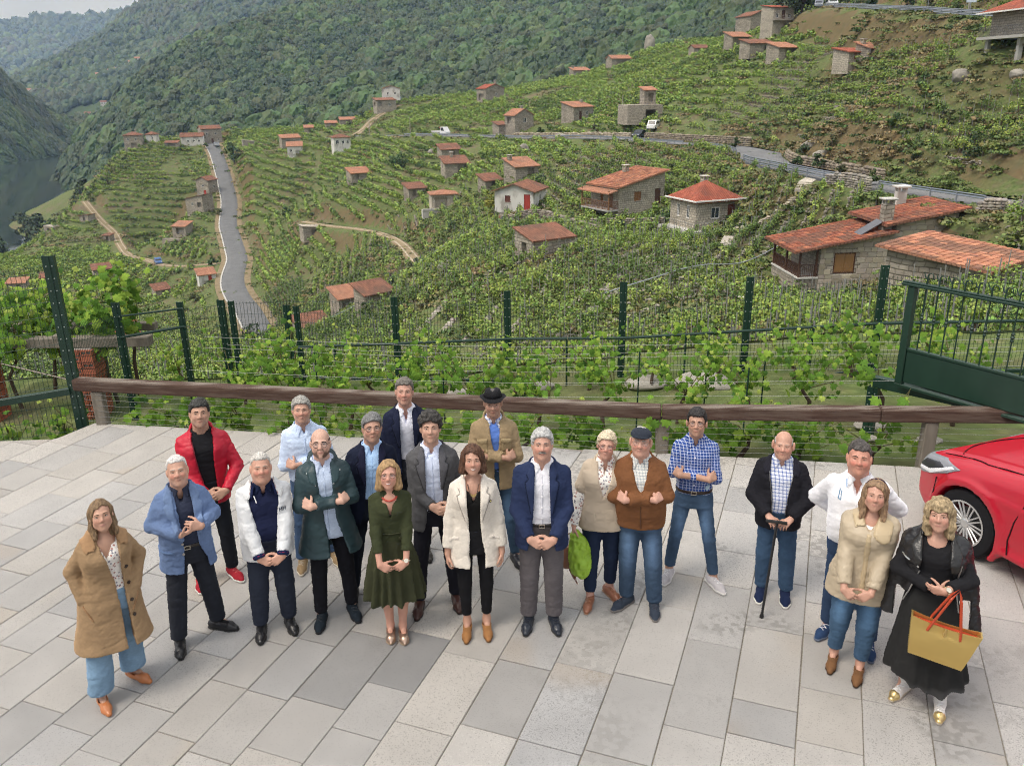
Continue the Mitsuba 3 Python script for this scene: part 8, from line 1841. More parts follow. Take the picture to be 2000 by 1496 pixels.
# 13 man with the mustache
p = person('the man with the mustache', 'grey haired man with a mustache in a navy blazer and grey trousers', .21, 5.81, -2, 1.80, .013, girth=1.10, belly=.03, sw=1.08, feet=((-.105, 0, 10), (.105, 0, 14)), head=(0, 15, 0), seed=13, skin=(.50, .285, .21))
p.clasp(.93, -.27, 1, .0, gap=.09, e_out=.11)
p.body(jaw=1.1, cheek=1.05, nose=1.15, red=.4, age=1).face(brow=(.13, .12, .115), squint=.38, mustache=(.20, .19, .18), brow_t=1.3)
p.hair((.42, .42, .41), 'short', .016, .004, line=.080, jit=.8)
p.trousers((.105, .095, .10), thigh=.096, knee=.080, hem=.073, top=1.01, belt=(.015, .014, .014))
p.top('shirt', (.72, .72, .77), 'cloth', .010, .93, neck=.068, vneck=[(-.026, 1.5), (.026, 1.5), (0, 1.40)]); p.collar((.76, .76, .80), gap=.026); p.line('placket', [(0, 1.4), (0, .97)], .004, (.66, .66, .72), 'cloth')
for z in (1.33, 1.24, 1.15, 1.06): p.dot('button', 0, z, .006, (.8, .8, .8), h=.006)
p.top('blazer', (.020, .030, .075), 'cloth', .031, .755, .025, (.086, .074, .056), [(-.065, 1.52), (.065, 1.52), (.09, 1.38), (.068, 1.15), (.068, .95), (.12, .70), (-.12, .70), (-.068, .95), (-.068, 1.15), (-.09, 1.38)], neck=.082, neck_z=1.415, end=.02, amp=.007)
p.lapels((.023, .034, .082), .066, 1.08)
p.shoes((.016, .02, .03), 'leather', laces=(.01, .012, .02))
# 14 woman in the knitted vest
p = person('the woman in the beige knitted vest', 'short haired blonde woman with glasses in a beige knitted vest, holding a bag', .71, 6.16, -6, 1.62, .045, woman=True, girth=1.20, feet=((-.07, -.09, 12), (.10, .06, 35)), head=(-2, 13, 4), seed=14, skin=(.52, .29, .22))
p.hang(-1, .235, -.10, .84, .9); p.hang(1, .225, .02, .85)
p.body(cheek=1.1, red=.45, jaw=1.0, age=.5).face(brow=(.22, .14, .09), squint=.6, brow_t=.7, glasses=((.10, .02, .03), .0022, 'rect', 'red framed glasses'))
p.hair((.58, .50, .36), 'short', .016, .006, line=.076, jit=.7); 
p.trousers((.016, .026, .055), thigh=.098, knee=.074, hem=.058, top=.98, end=.11)
p.top('blouse', None, 'flower_print', .010, .86, 0, (.066, .058, .046), None, neck=.07, vneck=[(-.03, 1.5), (.03, 1.5), (0, 1.33)], uvxz=True, end=.01); p.collar(None, 'flower_print', gap=.03, uvxz=True, point=.05)
p.top('knitted_vest', (.47, .40, .31), 'knit', .034, .80, -.005, None, [(-.06, 1.52), (.06, 1.52), (.05, 1.33), (.005, 1.15), (-.005, 1.15), (-.05, 1.33)], neck=.085, neck_z=1.41, amp=.004)
sl = p.G.full(.5)
for k in (-1, 1): E = p.arms[k][0]; cone(p.G, sl, p.sho[k] + [-k * .02, 0, -.01], p.sho[k] * .40 + E * .60, .082, .076, .02)
p.mesh(p.G, sl, 'vest_sleeves', 'knit', (.47, .40, .31), .004)
p.stand('shawl_collar', (.49, .42, .325), 'knit', .10, 1.41, 1.455, .06, thick=.018, tilt=.9)
p.patch('pocket', [(-.055, 1.0), (-.075, 1.0), (-.075, .90), (-.055, .90)], (.50, .43, .335), 'knit', .006)
p.shoes((.28, .115, .065), 'leather', (.35, .2, .13), 'shoe', laces=(.35, .16, .09))
w14 = p
# 15 man in the brown jacket
p = person('the man in the brown jacket', 'elderly man with a flat cap, glasses and folded arms in a rust brown jacket', 1.06, 6.05, -10, 1.70, -.054, girth=1.15, belly=.055, sw=1.02, feet=((-.12, -.01, 40), (.12, -.06, 6)), head=(-2, 12, 2), seed=15, skin=(.53, .30, .225))
p.crossed(1.13, 1)
p.body(cheek=1.12, jaw=1.08, nose=1.15, red=.45, double_chin=.8, age=1, ears=1.2).face(brow=(.35, .32, .28), squint=.5, glasses=((.25, .22, .20), .0016, 'rect', 'thin rimmed glasses'))
p.hair((.45, .43, .40), 'short', .004, line=.07, temple=.03)
g = Grid((-.14, -.17, -.02), (.14, .17, .17), .006); F = g.full(.3); ball(g, F, (0, .010, .060), (.088, .112, .066), .01); ball(g, F, (0, -.040, .070), (.080, .080, .040), .03); F = np.maximum(F, (.052 - .10 * (g.Y + .05) * 0 - g.Z + .18 * np.clip(g.Y, -.2, .2) * -1 * .2).astype(np.float32))
br = g.full(.3); ball(g, br, (0, -.085, .056), (.070, .055, .012), .01); F = smin(F, br, .012); V, f = nets(g, F); V = relax(V, f, 2); W = V.copy(); W[:, 1] *= -1
put('flat_cap', cply((p.local(W), f), 'cloth', (.028, .034, .046), 1, True, to_world=p.M), p.key)
p.trousers((.042, .070, .115), thigh=.098, knee=.080, hem=.072, top=.99, fade=faded(1))
p.top('shirt', None, 'check_pale', .010, .90, neck=.070, vneck=[(-.02, 1.5), (.02, 1.5), (0, 1.40)], uvxz=True); p.collar(None, 'check_pale', gap=.022, uvxz=True)
p.top('rust_jacket', (.175, .078, .034), 'cloth', .034, .84, .0, (.084, .074, .058), [(-.055, 1.53), (.05, 1.53), (.06, 1.40), (.012, 1.18), (-.002, 1.18), (-.06, 1.40)], neck=.084, neck_z=1.42, end=.03, amp=.006, k=.014)
p.stand('jacket_collar', (.215, .088, .031), 'cloth', .092, 1.425, 1.485, .055); p.line('zip', [(.004, 1.10), (.004, .86)], .004, (.10, .045, .02))
p.shoes((.035, .045, .065), 'cloth', (.16, .15, .14), 'sneaker', laces=(.03, .035, .05))
# 16 man in the checked shirt
p = person('the man in the blue checked shirt', 'dark haired man with glasses and folded arms in a blue checked shirt and jeans', 1.56, 6.42, -13, 1.70, -.032, girth=.98, feet=((-.19, .02, 15), (.20, -.04, 35)), head=(-2, 14, 0), seed=16, skin=(.44, .255, .18))
p.crossed(1.13, -1)
p.body(jaw=.95, stubble=((.20, .15, .12), .25), age=.4, ears=1.15).face(brow=(.03, .024, .02), squint=.6, glasses=((.04, .02, .02), .0020, 'rect', 'dark rectangular glasses'))
p.hair((.028, .026, .026), 'short', .014, .008, line=.074, temple=.015, jit=.9, curl=.01)
p.trousers((.048, .082, .135), thigh=.090, knee=.066, hem=.056, top=.99, belt=(.025, .014, .01), fade=faded(1), end=.10)
p.top('shirt', None, 'check_blue', .014, .94, 0, (.074, .062, .046), None, neck=.066, vneck=[(-.026, 1.5), (.026, 1.5), (0, 1.38)], uvxz=True, end=.10, amp=.008); p.collar(None, 'check_blue', gap=.026, uvxz=True)
for z in (1.32, 1.05): p.dot('button', 0, z, .006, (.8, .8, .85), h=.006)
p.patch('face_mask', [(.09, 1.04), (.135, 1.06), (.125, 1.00), (.10, .99)], (.45, .60, .72), t=.012)
p.shoes((.48, .45, .46), 'cloth', (.66, .65, .63), 'sneaker', laces=(.7, .7, .7))
# 17 man with the cane
p = person('the man with the cane', 'elderly balding man in a black jacket leaning on a walking cane with both hands', 2.22, 6.16, -19, 1.60, -.043, girth=1.10, belly=.04, sw=1.06, feet=((-.10, -.01, 6), (.10, -.01, 6)), head=(0, 8, 2), seed=17, skin=(.50, .285, .21))
hz = .86
p.arms[-1] = (p.elbow(-1, np.array([-.075, -.24, hz + .03]), (-1, .5, -.3)), np.array([-.075, -.24, hz + .03]), unit((.55, -.75, -.35)), unit((.3, .1, -1)), .85, .3)
p.arms[1] = (p.elbow(1, np.array([.095, -.23, hz + .02]), (1, .5, -.3)), np.array([.095, -.23, hz + .02]), unit((-.6, -.70, -.35)), unit((-.2, .1, -1)), .85, .3)
p.body(jaw=1.1, cheek=1.1, nose=1.1, red=.4, double_chin=.7, age=1, ears=1.25).face(brow=(.33, .3, .27), squint=.5, brow_t=.7)
p.hair((.38, .36, .34), 'bald', .003, jit=.3)
p.trousers((.040, .078, .135), thigh=.098, knee=.082, hem=.074, top=.98)
p.top('shirt', None, 'check_white', .010, .90, neck=.068, vneck=[(-.03, 1.5), (.03, 1.5), (0, 1.38)], uvxz=True); p.collar(None, 'check_white', gap=.03, uvxz=True)
p.top('black_jacket', (.013, .013, .018), 'cloth', .034, .78, .01, (.086, .074, .058), [(-.07, 1.53), (.07, 1.53), (.095, 1.40), (.07, 1.2), (.05, .95), (.04, .72), (-.04, .72), (-.05, .95), (-.06, 1.2), (-.09, 1.40)], neck=.086, neck_z=1.415, end=.015, amp=.008)
for m in (1, -1): p.patch('collar', [(m * .085, 1.46), (m * .105, 1.47), (m * .15, 1.39), (m * .135, 1.34), (m * .09, 1.35)], (.016, .016, .022), t=.011); p.line('zip', [(m * .095, 1.38), (m * .062, 1.15), (m * .05, .98)], .003, (.25, .25, .25), 'metal')
p.shoes((.012, .02, .055), 'cloth', (.68, .67, .62), 'sneaker')
ck = thing('walking_cane', 'black walking cane held by the elderly man in the black jacket', 'cane')
a, b = np.array([-.005, -.315, .875]), np.array([-.075, -.36, .0]); d = unit(b - a)
put('shaft', shp(tube([p.sh([a])[0], p.sh([b + (a - b) * .04])[0]], .0105, 8), 'gloss', (.012, .012, .013), to_world=p.M), ck); put('handle', shp(tube(p.sh(np.array([a + [-.085, .02, 0], a + [0, 0, .012], a + [.075, .02, 0]])), .014, 8), 'gloss', (.015, .013, .012), to_world=p.M), ck)
put('rubber_tip', shp(tube(p.sh(np.array([b + (a - b) * .045, b])), [.013, .019], 8), 'matte', (.02, .02, .02), to_world=p.M), ck)
# 18 man in the white shirt
p = person('the man in the white shirt', 'broad man in a white shirt with hands behind his back', 2.63, 5.53, -24, 1.765, -.112, girth=1.18, belly=.055, sw=1.10, feet=((-.16, .06, 25), (.15, -.06, 10)), head=(3, 13, 2), seed=18, skin=(.52, .255, .185), hs=1.04)
for k in (-1, 1): W = np.array([k * .10, .20, .98]); p.arms[k] = (p.elbow(k, W, (k, .35, -.2)), W, unit((-k, .2, -.3)), (0, -1, 0), .4, .3)
p.body(jaw=1.18, cheek=1.15, width=1.05, red=.7, double_chin=.9, nose=1.1, stubble=((.30, .18, .14), .25), age=.5).face(brow=(.07, .05, .04), squint=.5, brow_t=1.1)
p.hair((.075, .068, .062), 'short', .009, .006, line=.074, temple=.015, jit=.8, curl=.012)
p.trousers((.028, .05, .10), thigh=.10, knee=.078, hem=.068, top=.99)
p.top('shirt', (.76, .77, .80), 'cloth', .018, .92, 0, (.090, .078, .056), None, neck=.074, vneck=[(-.045, 1.5), (.045, 1.5), (.0, 1.30)], amp=.007, end=.05); p.collar((.78, .79, .82), gap=.045, spread=.075, r=.070)
p.line('collar_trim', [(-.075, 1.44), (-.07, 1.39)], .005, (.25, .40, .62)); p.line('placket', [(0, 1.29), (0, 1.0)], .004, (.70, .71, .74), 'cloth'); p.line('hanging_glasses', [(-.115, 1.37), (-.125, 1.31), (-.108, 1.30), (-.105, 1.36)], .004, (.15, .25, .38))
p.shoes((.025, .05, .12), 'cloth', (.12, .14, .2), 'sneaker', laces=(.75, .75, .75))
# 19 woman in the beige jacket
p = person('the woman in the beige jacket', 'woman with long light brown hair in a beige jacket and rolled jeans', 2.49, 5.21, -24, 1.64, .03, woman=True, girth=1.20, sw=1.08, feet=((-.10, .02, 6), (.09, -.06, -2)), head=(2, 15, 1), seed=19, skin=(.50, .28, .205))
p.clasp(.90, -.27, -1, -.02, gap=.09, low=.2)
p.body(red=.35, lips=(.45, .19, .16), age=.3, chest_skin=True, forearm=.036).face(brow=(.13, .085, .055), squint=.55, brow_t=.75)
p.hair((.25, .165, .095), 'long', .010, length=.185, part=-1, jit=.8)
p.hput('hair_band', tube([(.083 * math.cos(a), -.02 + .03 * math.sin(a), .035 + .098 * math.sin(a)) for a in np.linspace(.1, PI - .1, 14)], .007, 6), 'gloss', (.03, .015, .035))
p.trousers((.048, .092, .155), thigh=.112, knee=.080, hem=.058, top=.98, end=.13, fade=faded(1), amp=.008)
p.top('white_top', (.75, .74, .74), 'cloth', .006, .95, neck=.075, neck_z=1.41)
p.top('beige_jacket', (.43, .36, .25), 'nylon', .040, .72, .03, (.082, .074, .058), [(-.045, 1.53), (.045, 1.53), (.05, 1.42), (.004, 1.36), (-.004, 1.36), (-.05, 1.42)], neck=.088, neck_z=1.41, end=.035, amp=.007, freq=(12, 12, 13))
p.patch('collar', [(-.05, 1.44), (-.06, 1.475), (-.13, 1.43), (-.10, 1.375), (-.03, 1.385)], (.47, .375, .235), 'nylon', .014)
p.patch('collar', [(.045, 1.44), (.06, 1.475), (.15, 1.40), (.135, 1.30), (.08, 1.29), (.02, 1.345)], (.47, .375, .235), 'nylon', .016)
p.patch('placket', [(-.018, 1.35), (.020, 1.35), (.028, .75), (-.012, .75)], (.46, .37, .23), 'nylon', .008, amp=.004)
p.line('bracelet', [(-.115, .955), (-.10, .945)], .004, (.7, .5, .3), 'metal'); p.shoes((.17, .085, .04), 'cloth', (.05, .03, .02), 'loafer')
# 20 woman in the leather jacket
p = person('the woman in the leather jacket', 'blonde woman with a black leather jacket over her shoulders and a long black dress', 2.90, 4.86, -29, 1.64, -.101, woman=True, girth=1.10, sw=1.02, feet=((-.13, .0, 25), (.12, -.08, 4)), head=(-2, 14, -2), seed=20, skin=(.50, .285, .21))
p.arms[1] = ((.225, -.05, 1.06), np.array([.075, -.245, 1.045]), unit((-.95, .05, -.1)), unit((.1, .9, .2)), .5, .3); p.arms[-1] = ((-.23, -.06, 1.05), np.array([.03, -.20, 1.01]), unit((1, .1, .15)), unit((0, .9, 0)), .6, .3)
p.body(red=.3, chest_skin=True, lips=(.42, .17, .15), age=.5, forearm=.036).face(brow=(.12, .08, .05), squint=.6, brow_t=.75)
p.hair((.33, .245, .14), 'wavy', .018, length=.155, fringe=True, jit=.9, curl=.02)
g = p.G; p.top('dress_top', (.016, .016, .018), 'cloth', .012, .95, 0, (.070, .062, .056), None, neck=.078, neck_z=1.42, end=.05, k=.025)
sk = g.full(.5); w = g.window((-.5, -.48, .12), (.5, .33, 1.05)); x, y, z = g.local(w); th = np.arctan2(y, x); t = np.clip((1.03 * p.u - z) / (.78 * p.u), 0, 1)
R_ = np.interp(t, [0, .2, .6, 1], [.150, .180, .225, .275]) * (1 + (.5 + .5 * np.cos(th * 13 + np.sin(th * 4)) - .6) * .14 * np.clip(t * 1.3 - .15, 0, 1))
sk[w] = np.maximum((np.sqrt(x ** 2 + (y / .85) ** 2) - R_) * .8, np.maximum(.24 * p.u + .03 * np.sin(th * 2 + .5) + .01 * np.sin(th * 7) - z, z - 1.02 * p.u)).astype(np.float32)
p.mesh(g, sk, 'skirt', 'cloth', (.022, .022, .024), .003, fade=lambda V: 1 + 1.2 * np.clip((.26 - V[:, 2]) / .03, 0, 1))
# jacket worn as a cape: body and hanging sleeves
p.arms_k, save = None, dict(p.arms)
J = g.full(.5); w = g.window((-.5, -.45, .70), (.5, .33, 1.55)); J[w] = loft(g, w, [(a, b + .01, c, d) for a, b, c, d in p.torso(.048, .86, .05)])
for k in (-1, 1):
    e = p.sho[k] + np.array([k * .075, .02, -.30]); h_ = p.sho[k] + np.array([k * .13, -.02, -.60]); sl = g.full(.5); cone(g, sl, p.sho[k] + [k * .005, 0, -.01], e, .078, .072, .02); cone(g, sl, e, h_, .072, .060, .02)
    rib = .003 * np.sin(g.Z * 190) * ((g.Z < .95) & (g.Z > .84)); sl = np.maximum(sl + rib, (h_[2] - g.Z)).astype(np.float32); J = smin(J, sl, .03)
J = np.maximum(J, np.where(np.abs(g.X) < .235, .90 - g.Z, -1)).astype(np.float32)
nz = np.sqrt(g.X ** 2 + (g.Y - .012) ** 2) - .088; J = smax(J, -np.maximum(nz, (1.41 * p.u - g.Z) + .45 * (g.Y + .02)).astype(np.float32), .008)
p.F_full = J.copy(); q = poly2d(g.ax[0][:, None], g.ax[2][None, :], np.array([(-.075, 1.53), (.075, 1.53), (.085, 1.36), (.125, 1.12), (.16, .84), (-.17, .84), (-.135, 1.0), (-.08, 1.18), (-.085, 1.36)]) * [1, p.u])[:, None, :]
J = smax(J, -np.maximum(q, g.Y - .02).astype(np.float32), .006); p.mesh(g, J, 'leather_jacket', 'leather', (.014, .014, .015), .008, (12, 12, 14))
p.patch('lapel', [(-.085, 1.44), (-.10, 1.47), (-.155, 1.38), (-.13, 1.30), (-.085, 1.22), (-.075, 1.30)], (.017, .017, .018), 'leather', .013); p.patch('lapel', [(.085, 1.44), (.10, 1.47), (.165, 1.36), (.15, 1.24), (.105, 1.22), (.09, 1.32)], (.017, .017, .018), 'leather', .013)
for x, z in ((-.10, 1.345), (.115, 1.355), (-.095, 1.24)): p.dot('stud', x, z, .008, (.7, .7, .7), 'metal')
p.line('zip', [(-.085, 1.20), (-.14, 1.0), (-.175, .90)], .005, (.5, .5, .5), 'metal'); p.line('zip', [(.16, 1.30), (.135, 1.12), (.17, .90)], .005, (.5, .5, .5), 'metal'); p.line('pocket_zip', [(-.20, 1.27), (-.15, 1.265)], .006, (.65, .65, .65), 'metal')
p.watch(1, (.65, .55, .35)); p.shoes((.62, .60, .57), 'cloth', (.40, .35, .28), 'glitter', laces=(.7, .7, .7), toe=(.62, .47, .22), high=.04)
# her golden bag
bag = thing('golden_tote_bag', 'golden tote bag with red handles hanging from the arm of the leather jacket woman', 'bag')
BM = p.M @ T().translate([.015, -.335, .60]).rotate([0, 0, 1], 4).rotate([0, 1, 0], 8)
o = [(-.165, -.06), (.165, -.06), (.165, .06), (-.165, .06)]; top_ = [(-.215, -.035), (.215, -.035), (.215, .035), (-.215, .035)]
bagp = [hull([(x, y, 0) for x, y in o] + [(x, y, .27) for x, y in top_])]
shell = m3.Manifold.hull_points(np.array([(x, y, 0.) for x, y in o] + [(x, y, .27) for x, y in top_])) - m3.Manifold.hull_points(np.array([(x * .96, y * .85, .012) for x, y in o] + [(x * .975, y * .80, .30) for x, y in top_]))
bm = m2t(shell.refine_to_length(.03)); v = np.array(bm.vertices); v[:, 1] += np.sign(v[:, 1]) * .012 * np.exp(-((v[:, 2] - .10) / .1) ** 2) + .006 * (meshkit.noise(v * 11, 3) - .5); v[:, 2] += np.where(v[:, 2] > .2, -.022 * np.cos(v[:, 0] / .215 * PI / 2), 0)
bumped('gold_leather', lambda p, n, uv: mikit.noise(p.x * 300, p.y * 300, p.z * 300), .0015, 5e-4, base_color=VC, roughness=.36, metallic=.75)
put('shell', shp(trimesh.Trimesh(v, bm.faces), 'gold_leather', (.62, .44, .15), smooth=40, to_world=BM), bag); put('lining', shp(hull([(x * .94, y * .78, .20) for x, y in top_] + [(x * .955, y * .76, .235) for x, y in top_]), 'cloth', (.40, .05, .02), to_world=BM), bag)
for y in (-.045, .045): put('handle', shp(tube([(-.10, y, .20), (-.085, y, .27), (-.03, y * .6, .47), (-.0, y * .3, .535), (.03, y * .6, .47), (.085, y, .27), (.10, y, .20)], .0085, 6), 'leather', (.42, .055, .02), to_world=BM), bag)
put('clasp', shp(join(tube([(.0, -.05, .26), (.006, -.058, .22), (0, -.06, .19), (-.006, -.058, .22), (0, -.05, .26)], .005, 6)), 'metal', (.7, .5, .2), to_world=BM), bag)
# the green rain jacket and the brown bag carried by the woman in the vest
p = w14; hb = p.arms[-1][1] + np.array([0, -.01, -.09])
gj = thing('folded_green_jacket', 'crumpled lime green jacket carried by the woman in the knitted vest', 'jacket')
g = Grid((-.20, -.22, -.40), (.20, .20, .12), .008); F = g.full(.4); ball(g, F, (.06, -.03, -.19), (.085, .062, .19), .02); ball(g, F, (.085, -.05, -.26), (.068, .055, .115), .03); cone(g, F, (.02, 0, .0), (.05, -.02, -.12), .045, .07, .03)
V, f = nets(g, F); V = relax(V, f, 1); N = normals_of(V, f); V = V + N * ((1 - np.abs(2 * meshkit.fbm(V * [22, 22, 13], 2, 4) - 1)) - .7)[:, None] * .042
put('jacket', cply((p.sh(V + hb), f), 'nylon', (.29, .46, .045), 1 + .2 * (meshkit.noise(V * 20, 1) - .5), True, to_world=p.M), gj)
bb = thing('brown_shoulder_bag', 'brown leather bag hanging behind the lime green jacket', 'bag')
bg = Grid((-.25, -.15, -.45), (.15, .15, .05), .009); F = bg.full(.4); ball(bg, F, (-.045, .03, -.22), (.085, .045, .125), .01); F = np.maximum(F, (bg.Z + .12).astype(np.float32)); V, f = nets(bg, F); V = relax(V, f, 1); put('pouch', cply((p.sh(V + hb), f), 'leather', (.235, .105, .065), 1, True, to_world=p.M), bb)
put('strap', shp(tube(p.sh(np.array([(-.10, .03, -.14), (-.05, .02, .0), (.0, .01, .02), (.02, .03, -.14)]) + hb), .008, 6), 'leather', (.20, .09, .055), to_world=p.M), bb)
put('loose_strap', shp(tube(p.sh(np.array([(-.02, .02, -.32), (.03, .0, -.39), (.05, -.01, -.46), (.02, 0, -.41), (-.02, .02, -.34)]) + hb), .009, 6), 'leather', (.20, .08, .055), to_world=p.M), bb)
# ------------------------------------------------------------------ the red car at the right edge and the far vehicles
scene['car_paint'] = {'type': 'principled', 'base_color': {'type': 'rgb', 'value': [0.42, 0.006, 0.022]}, 'roughness': 0.22, 'specular': 0.5, 'clearcoat': 1.0, 'clearcoat_gloss': 0.98}
car = thing('red_car', 'shiny red hatchback parked at the right edge beneath the sliding gate', 'car')
h_ = math.radians(110); fw, rt = np.array([math.cos(h_), math.sin(h_)]), np.array([math.sin(h_), -math.cos(h_)])
c0 = np.array([4.255, 6.87]) + rt * .80 + fw * .02
CM = at(c0[0], c0[1], 0, 110)
g = Grid((-3.6, -1.02, .10), (1.0, 1.02, 1.52), .024); X, Y, Z = g.X, g.Y, g.Z
side = [(.80, .30), (.84, .42), (.80, .60), (.66, .735), (.2, .86), (-.58, .985), (-1.40, 1.43), (-2.0, 1.47), (-2.7, 1.43), (-3.35, 1.02), (-3.48, .62), (-3.42, .26), (-3.2, .17), (.60, .17)]
pr = poly2d(g.ax[0][:, None], g.ax[2][None, :], side)[:, None, :]
hw = np.interp(g.ax[0], [-3.5, -3.2, -2.6, -.6, .15, .45, .70, .90], [.70, .82, .88, .895, .885, .83, .72, .48])[:, None, None] - np.interp(g.ax[2], [.1, .3, .62, .80, .95, 1.5], [.05, .01, .0, .025, .06, .36])[None, None, :]
F = smax(pr, (np.abs(Y) - hw).astype(np.float32), .13)
for sx in (0.0, -2.62):
    for sy in (-1, 1):
        d = np.sqrt((X - sx) ** 2 + (Z - .33) ** 2)
        F = smin(F, np.maximum(np.abs(d - .385) - .030, np.abs(Y - sy * .865) - .032).astype(np.float32) + 0 * Y, .06)
for sy in (-1, 1):
    cone(g, F, (-2.9, sy * .885, .74), (.25, sy * .862, .70), .020, .014, .05); cone(g, F, (-2.2, sy * .875, .30), (-.45, sy * .875, .26), .03, .03, .05)
    cone(g, F, (-.5, sy * .62, .965), (.55, sy * .55, .765), .03, .02, .08)
for sx in (0.0, -2.62):
    for sy in (-1, 1):
        d = np.sqrt((X - sx) ** 2 + (Z - .33) ** 2); F = smax(F, -np.maximum(d - .352, .58 - sy * Y).astype(np.float32), .012)
V, f = nets(g, F); V = relax(V, f, 3); put('body', mikit.ply((V, f), 'car_paint', smooth=True, to_world=CM), car)
cpatch = lambda nm, M_, matn, col, t=.004, par=car: (lambda vf: put(nm, cply((vf[0], vf[1]), matn, col, 1, True, to_world=CM), par))((lambda a: (relax(a[0], a[1], 1), a[1]))(nets(g, np.maximum(F - t, M_).astype(np.float32))))
mat('dark_glass', base_color=VC, roughness=.05, specular=.7)
cpatch('windscreen', smax(poly2d(g.ax[0][:, None], g.ax[2][None, :], [(-.66, 1.0), (-1.30, 1.36), (-1.36, 1.42), (-1.2, 1.6), (-.5, 1.1)])[:, None, :] + 0 * Y, np.abs(Y) - .62, .02), 'dark_glass', (.02, .022, .025))
for sy in (-1, 1):
    cpatch('side_window', np.maximum(poly2d(g.ax[0][:, None], g.ax[2][None, :], [(-.80, 1.0), (-1.36, 1.33), (-2.3, 1.36), (-2.9, 1.05)])[:, None, :] + 0 * Y, .3 - sy * Y), 'dark_glass', (.02, .022, .025))
    gf = Grid((.05, .38 if sy > 0 else -.98, .50), (.92, .98 if sy > 0 else -.38, .86), .0085); Ff = map_coordinates(F, [((np.broadcast_to(A_, gf.n) - g.lo[i]) / g.h).ravel() for i, A_ in enumerate((gf.X, gf.Y, gf.Z))], order=2, mode='nearest').reshape(gf.n)
    def lamp(nm, poly, t, col, ymin, par, mt='gloss'):
        m_ = np.maximum(poly2d(gf.ax[0][:, None], gf.ax[2][None, :], poly)[:, None, :] + 0 * gf.Y, ymin - sy * gf.Y); V, f = nets(gf, smax(Ff - t, m_, .006).astype(np.float32)); return put(nm, cply((relax(V, f, 2), f), mt, col, 1, True, to_world=CM), par)
    hk = lamp('headlight', [(.82, .58), (.70, .72), (.40, .80), (.14, .80), (.30, .70), (.52, .60), (.66, .545)], .010, (.22, .23, .25), .42, car)
    lamp('reflector', [(.74, .60), (.64, .70), (.42, .765), (.30, .745), (.52, .64)], .014, (.035, .035, .04), .46, hk); lamp('light_strip', [(.74, .565), (.50, .61), (.20, .785), (.25, .79), (.54, .645), (.72, .60)], .017, (.70, .71, .73), .44, hk)
g2 = g.full(.5); ball(g, g2, (.82, 0, .42), (.10, .55, .13), .01); cpatch('grille', g2, 'gloss', (.02, .02, .02), .004)
def cline(nm, pts, axis, r=.0065, col=(.02, .004, .006)):
    P_ = []
    for a, b in pts:
        if axis == 'y': ys = np.linspace(1.0, .3, 160); q = np.stack([np.full(160, a), ys, np.full(160, b)], 1)
        else: zs = np.linspace(1.5, .5, 160); q = np.stack([np.full(160, a), np.full(160, b), zs], 1)
        v = sample(g, F, q); P_.append(q[max(int(np.argmax(v < 0)) - 1, 0)])
    put(nm, shp(tube(P_, r, 5), 'matte', col, to_world=CM), car)
cline('door_gap', [(-.60, .96), (-.56, .80), (-.50, .60), (-.47, .40), (-.50, .28)], 'y'); cline('door_gap', [(-1.65, .96), (-1.66, .7), (-1.66, .28)], 'y')
cline('bonnet_gap', [(x, .70 - .02 * (x > 0) - .10 * max(0, x)) for x in np.linspace(-.62, .52, 14)], 'z'); cline('bonnet_gap', [(x, -.70) for x in np.linspace(-.62, .5, 10)], 'z'); cline('bonnet_front_gap', [(.60 - .25 * (y / .6) ** 2, y) for y in np.linspace(-.6, .6, 13)], 'z')
cline('wing_gap', [(.40, .62), (.36, .5), (.42, .36)], 'y')
for sx in (0.0, -2.62):
    for sy in (-1, 1):
        wk = put('wheel', shp(moved(lathe([(.205, -.10), (.27, -.105), (.312, -.09), (.325, -.06), (.328, 0), (.325, .06), (.312, .09), (.27, .105), (.205, .10)], 40), trimesh.transformations.rotation_matrix(PI / 2, [1, 0, 0])), 'matte', (.012, .012, .013), smooth=40, to_world=CM @ T().translate([sx, sy * .775, .328])), car)
        WM = CM @ T().translate([sx, sy * .775, .328]) @ T().rotate([1, 0, 0], -90 * sy)
        put('rim', shp(join(lathe([(.212, -.09), (.212, .09), (.222, .108), (.205, .108), (.200, .07), (.200, -.09)], 36)), 'metal', (.62, .62, .63), smooth=40, to_world=WM), wk)
        sp = []
        for i in range(10):
            for o in (-.018, .018):
                a = 2 * PI * i / 10; p0, p1 = np.array([.035 * math.cos(a) - o * math.sin(a) * .6, .035 * math.sin(a) + o * math.cos(a) * .6, .075]), np.array([.205 * math.cos(a) - o * math.sin(a) * 1.3, .205 * math.sin(a) + o * math.cos(a) * 1.3, .10])
                sp.append(tube([p0, p1], [.010, .008], 6))
        put('spokes', shp(join(sp + [lathe([(0, .06), (.045, .06), (.045, .088), (.03, .095), (0, .095)], 18)]), 'metal', (.66, .66, .67), to_world=WM), wk)
        put('brake_disc', shp(moved(lathe([(0, .01), (.15, .01), (.15, .03), (0, .03)], 24), np.eye(4)), 'metal', (.10, .10, .10), to_world=WM), wk)
        put('arch_lining', shp(moved(trimesh.creation.cylinder(.362, .30, sections=32), trimesh.transformations.translation_matrix([0, 0, -.16])), 'matte', (.008, .008, .009), to_world=WM), car) if False else None
mk = put('mirror', shp(moved(trimesh.creation.icosphere(subdivisions=2, radius=1), np.diag([.07, .11, .065, 1])), 'car_paint', to_world=CM @ T().translate([-.95, .98, 1.0])), car)
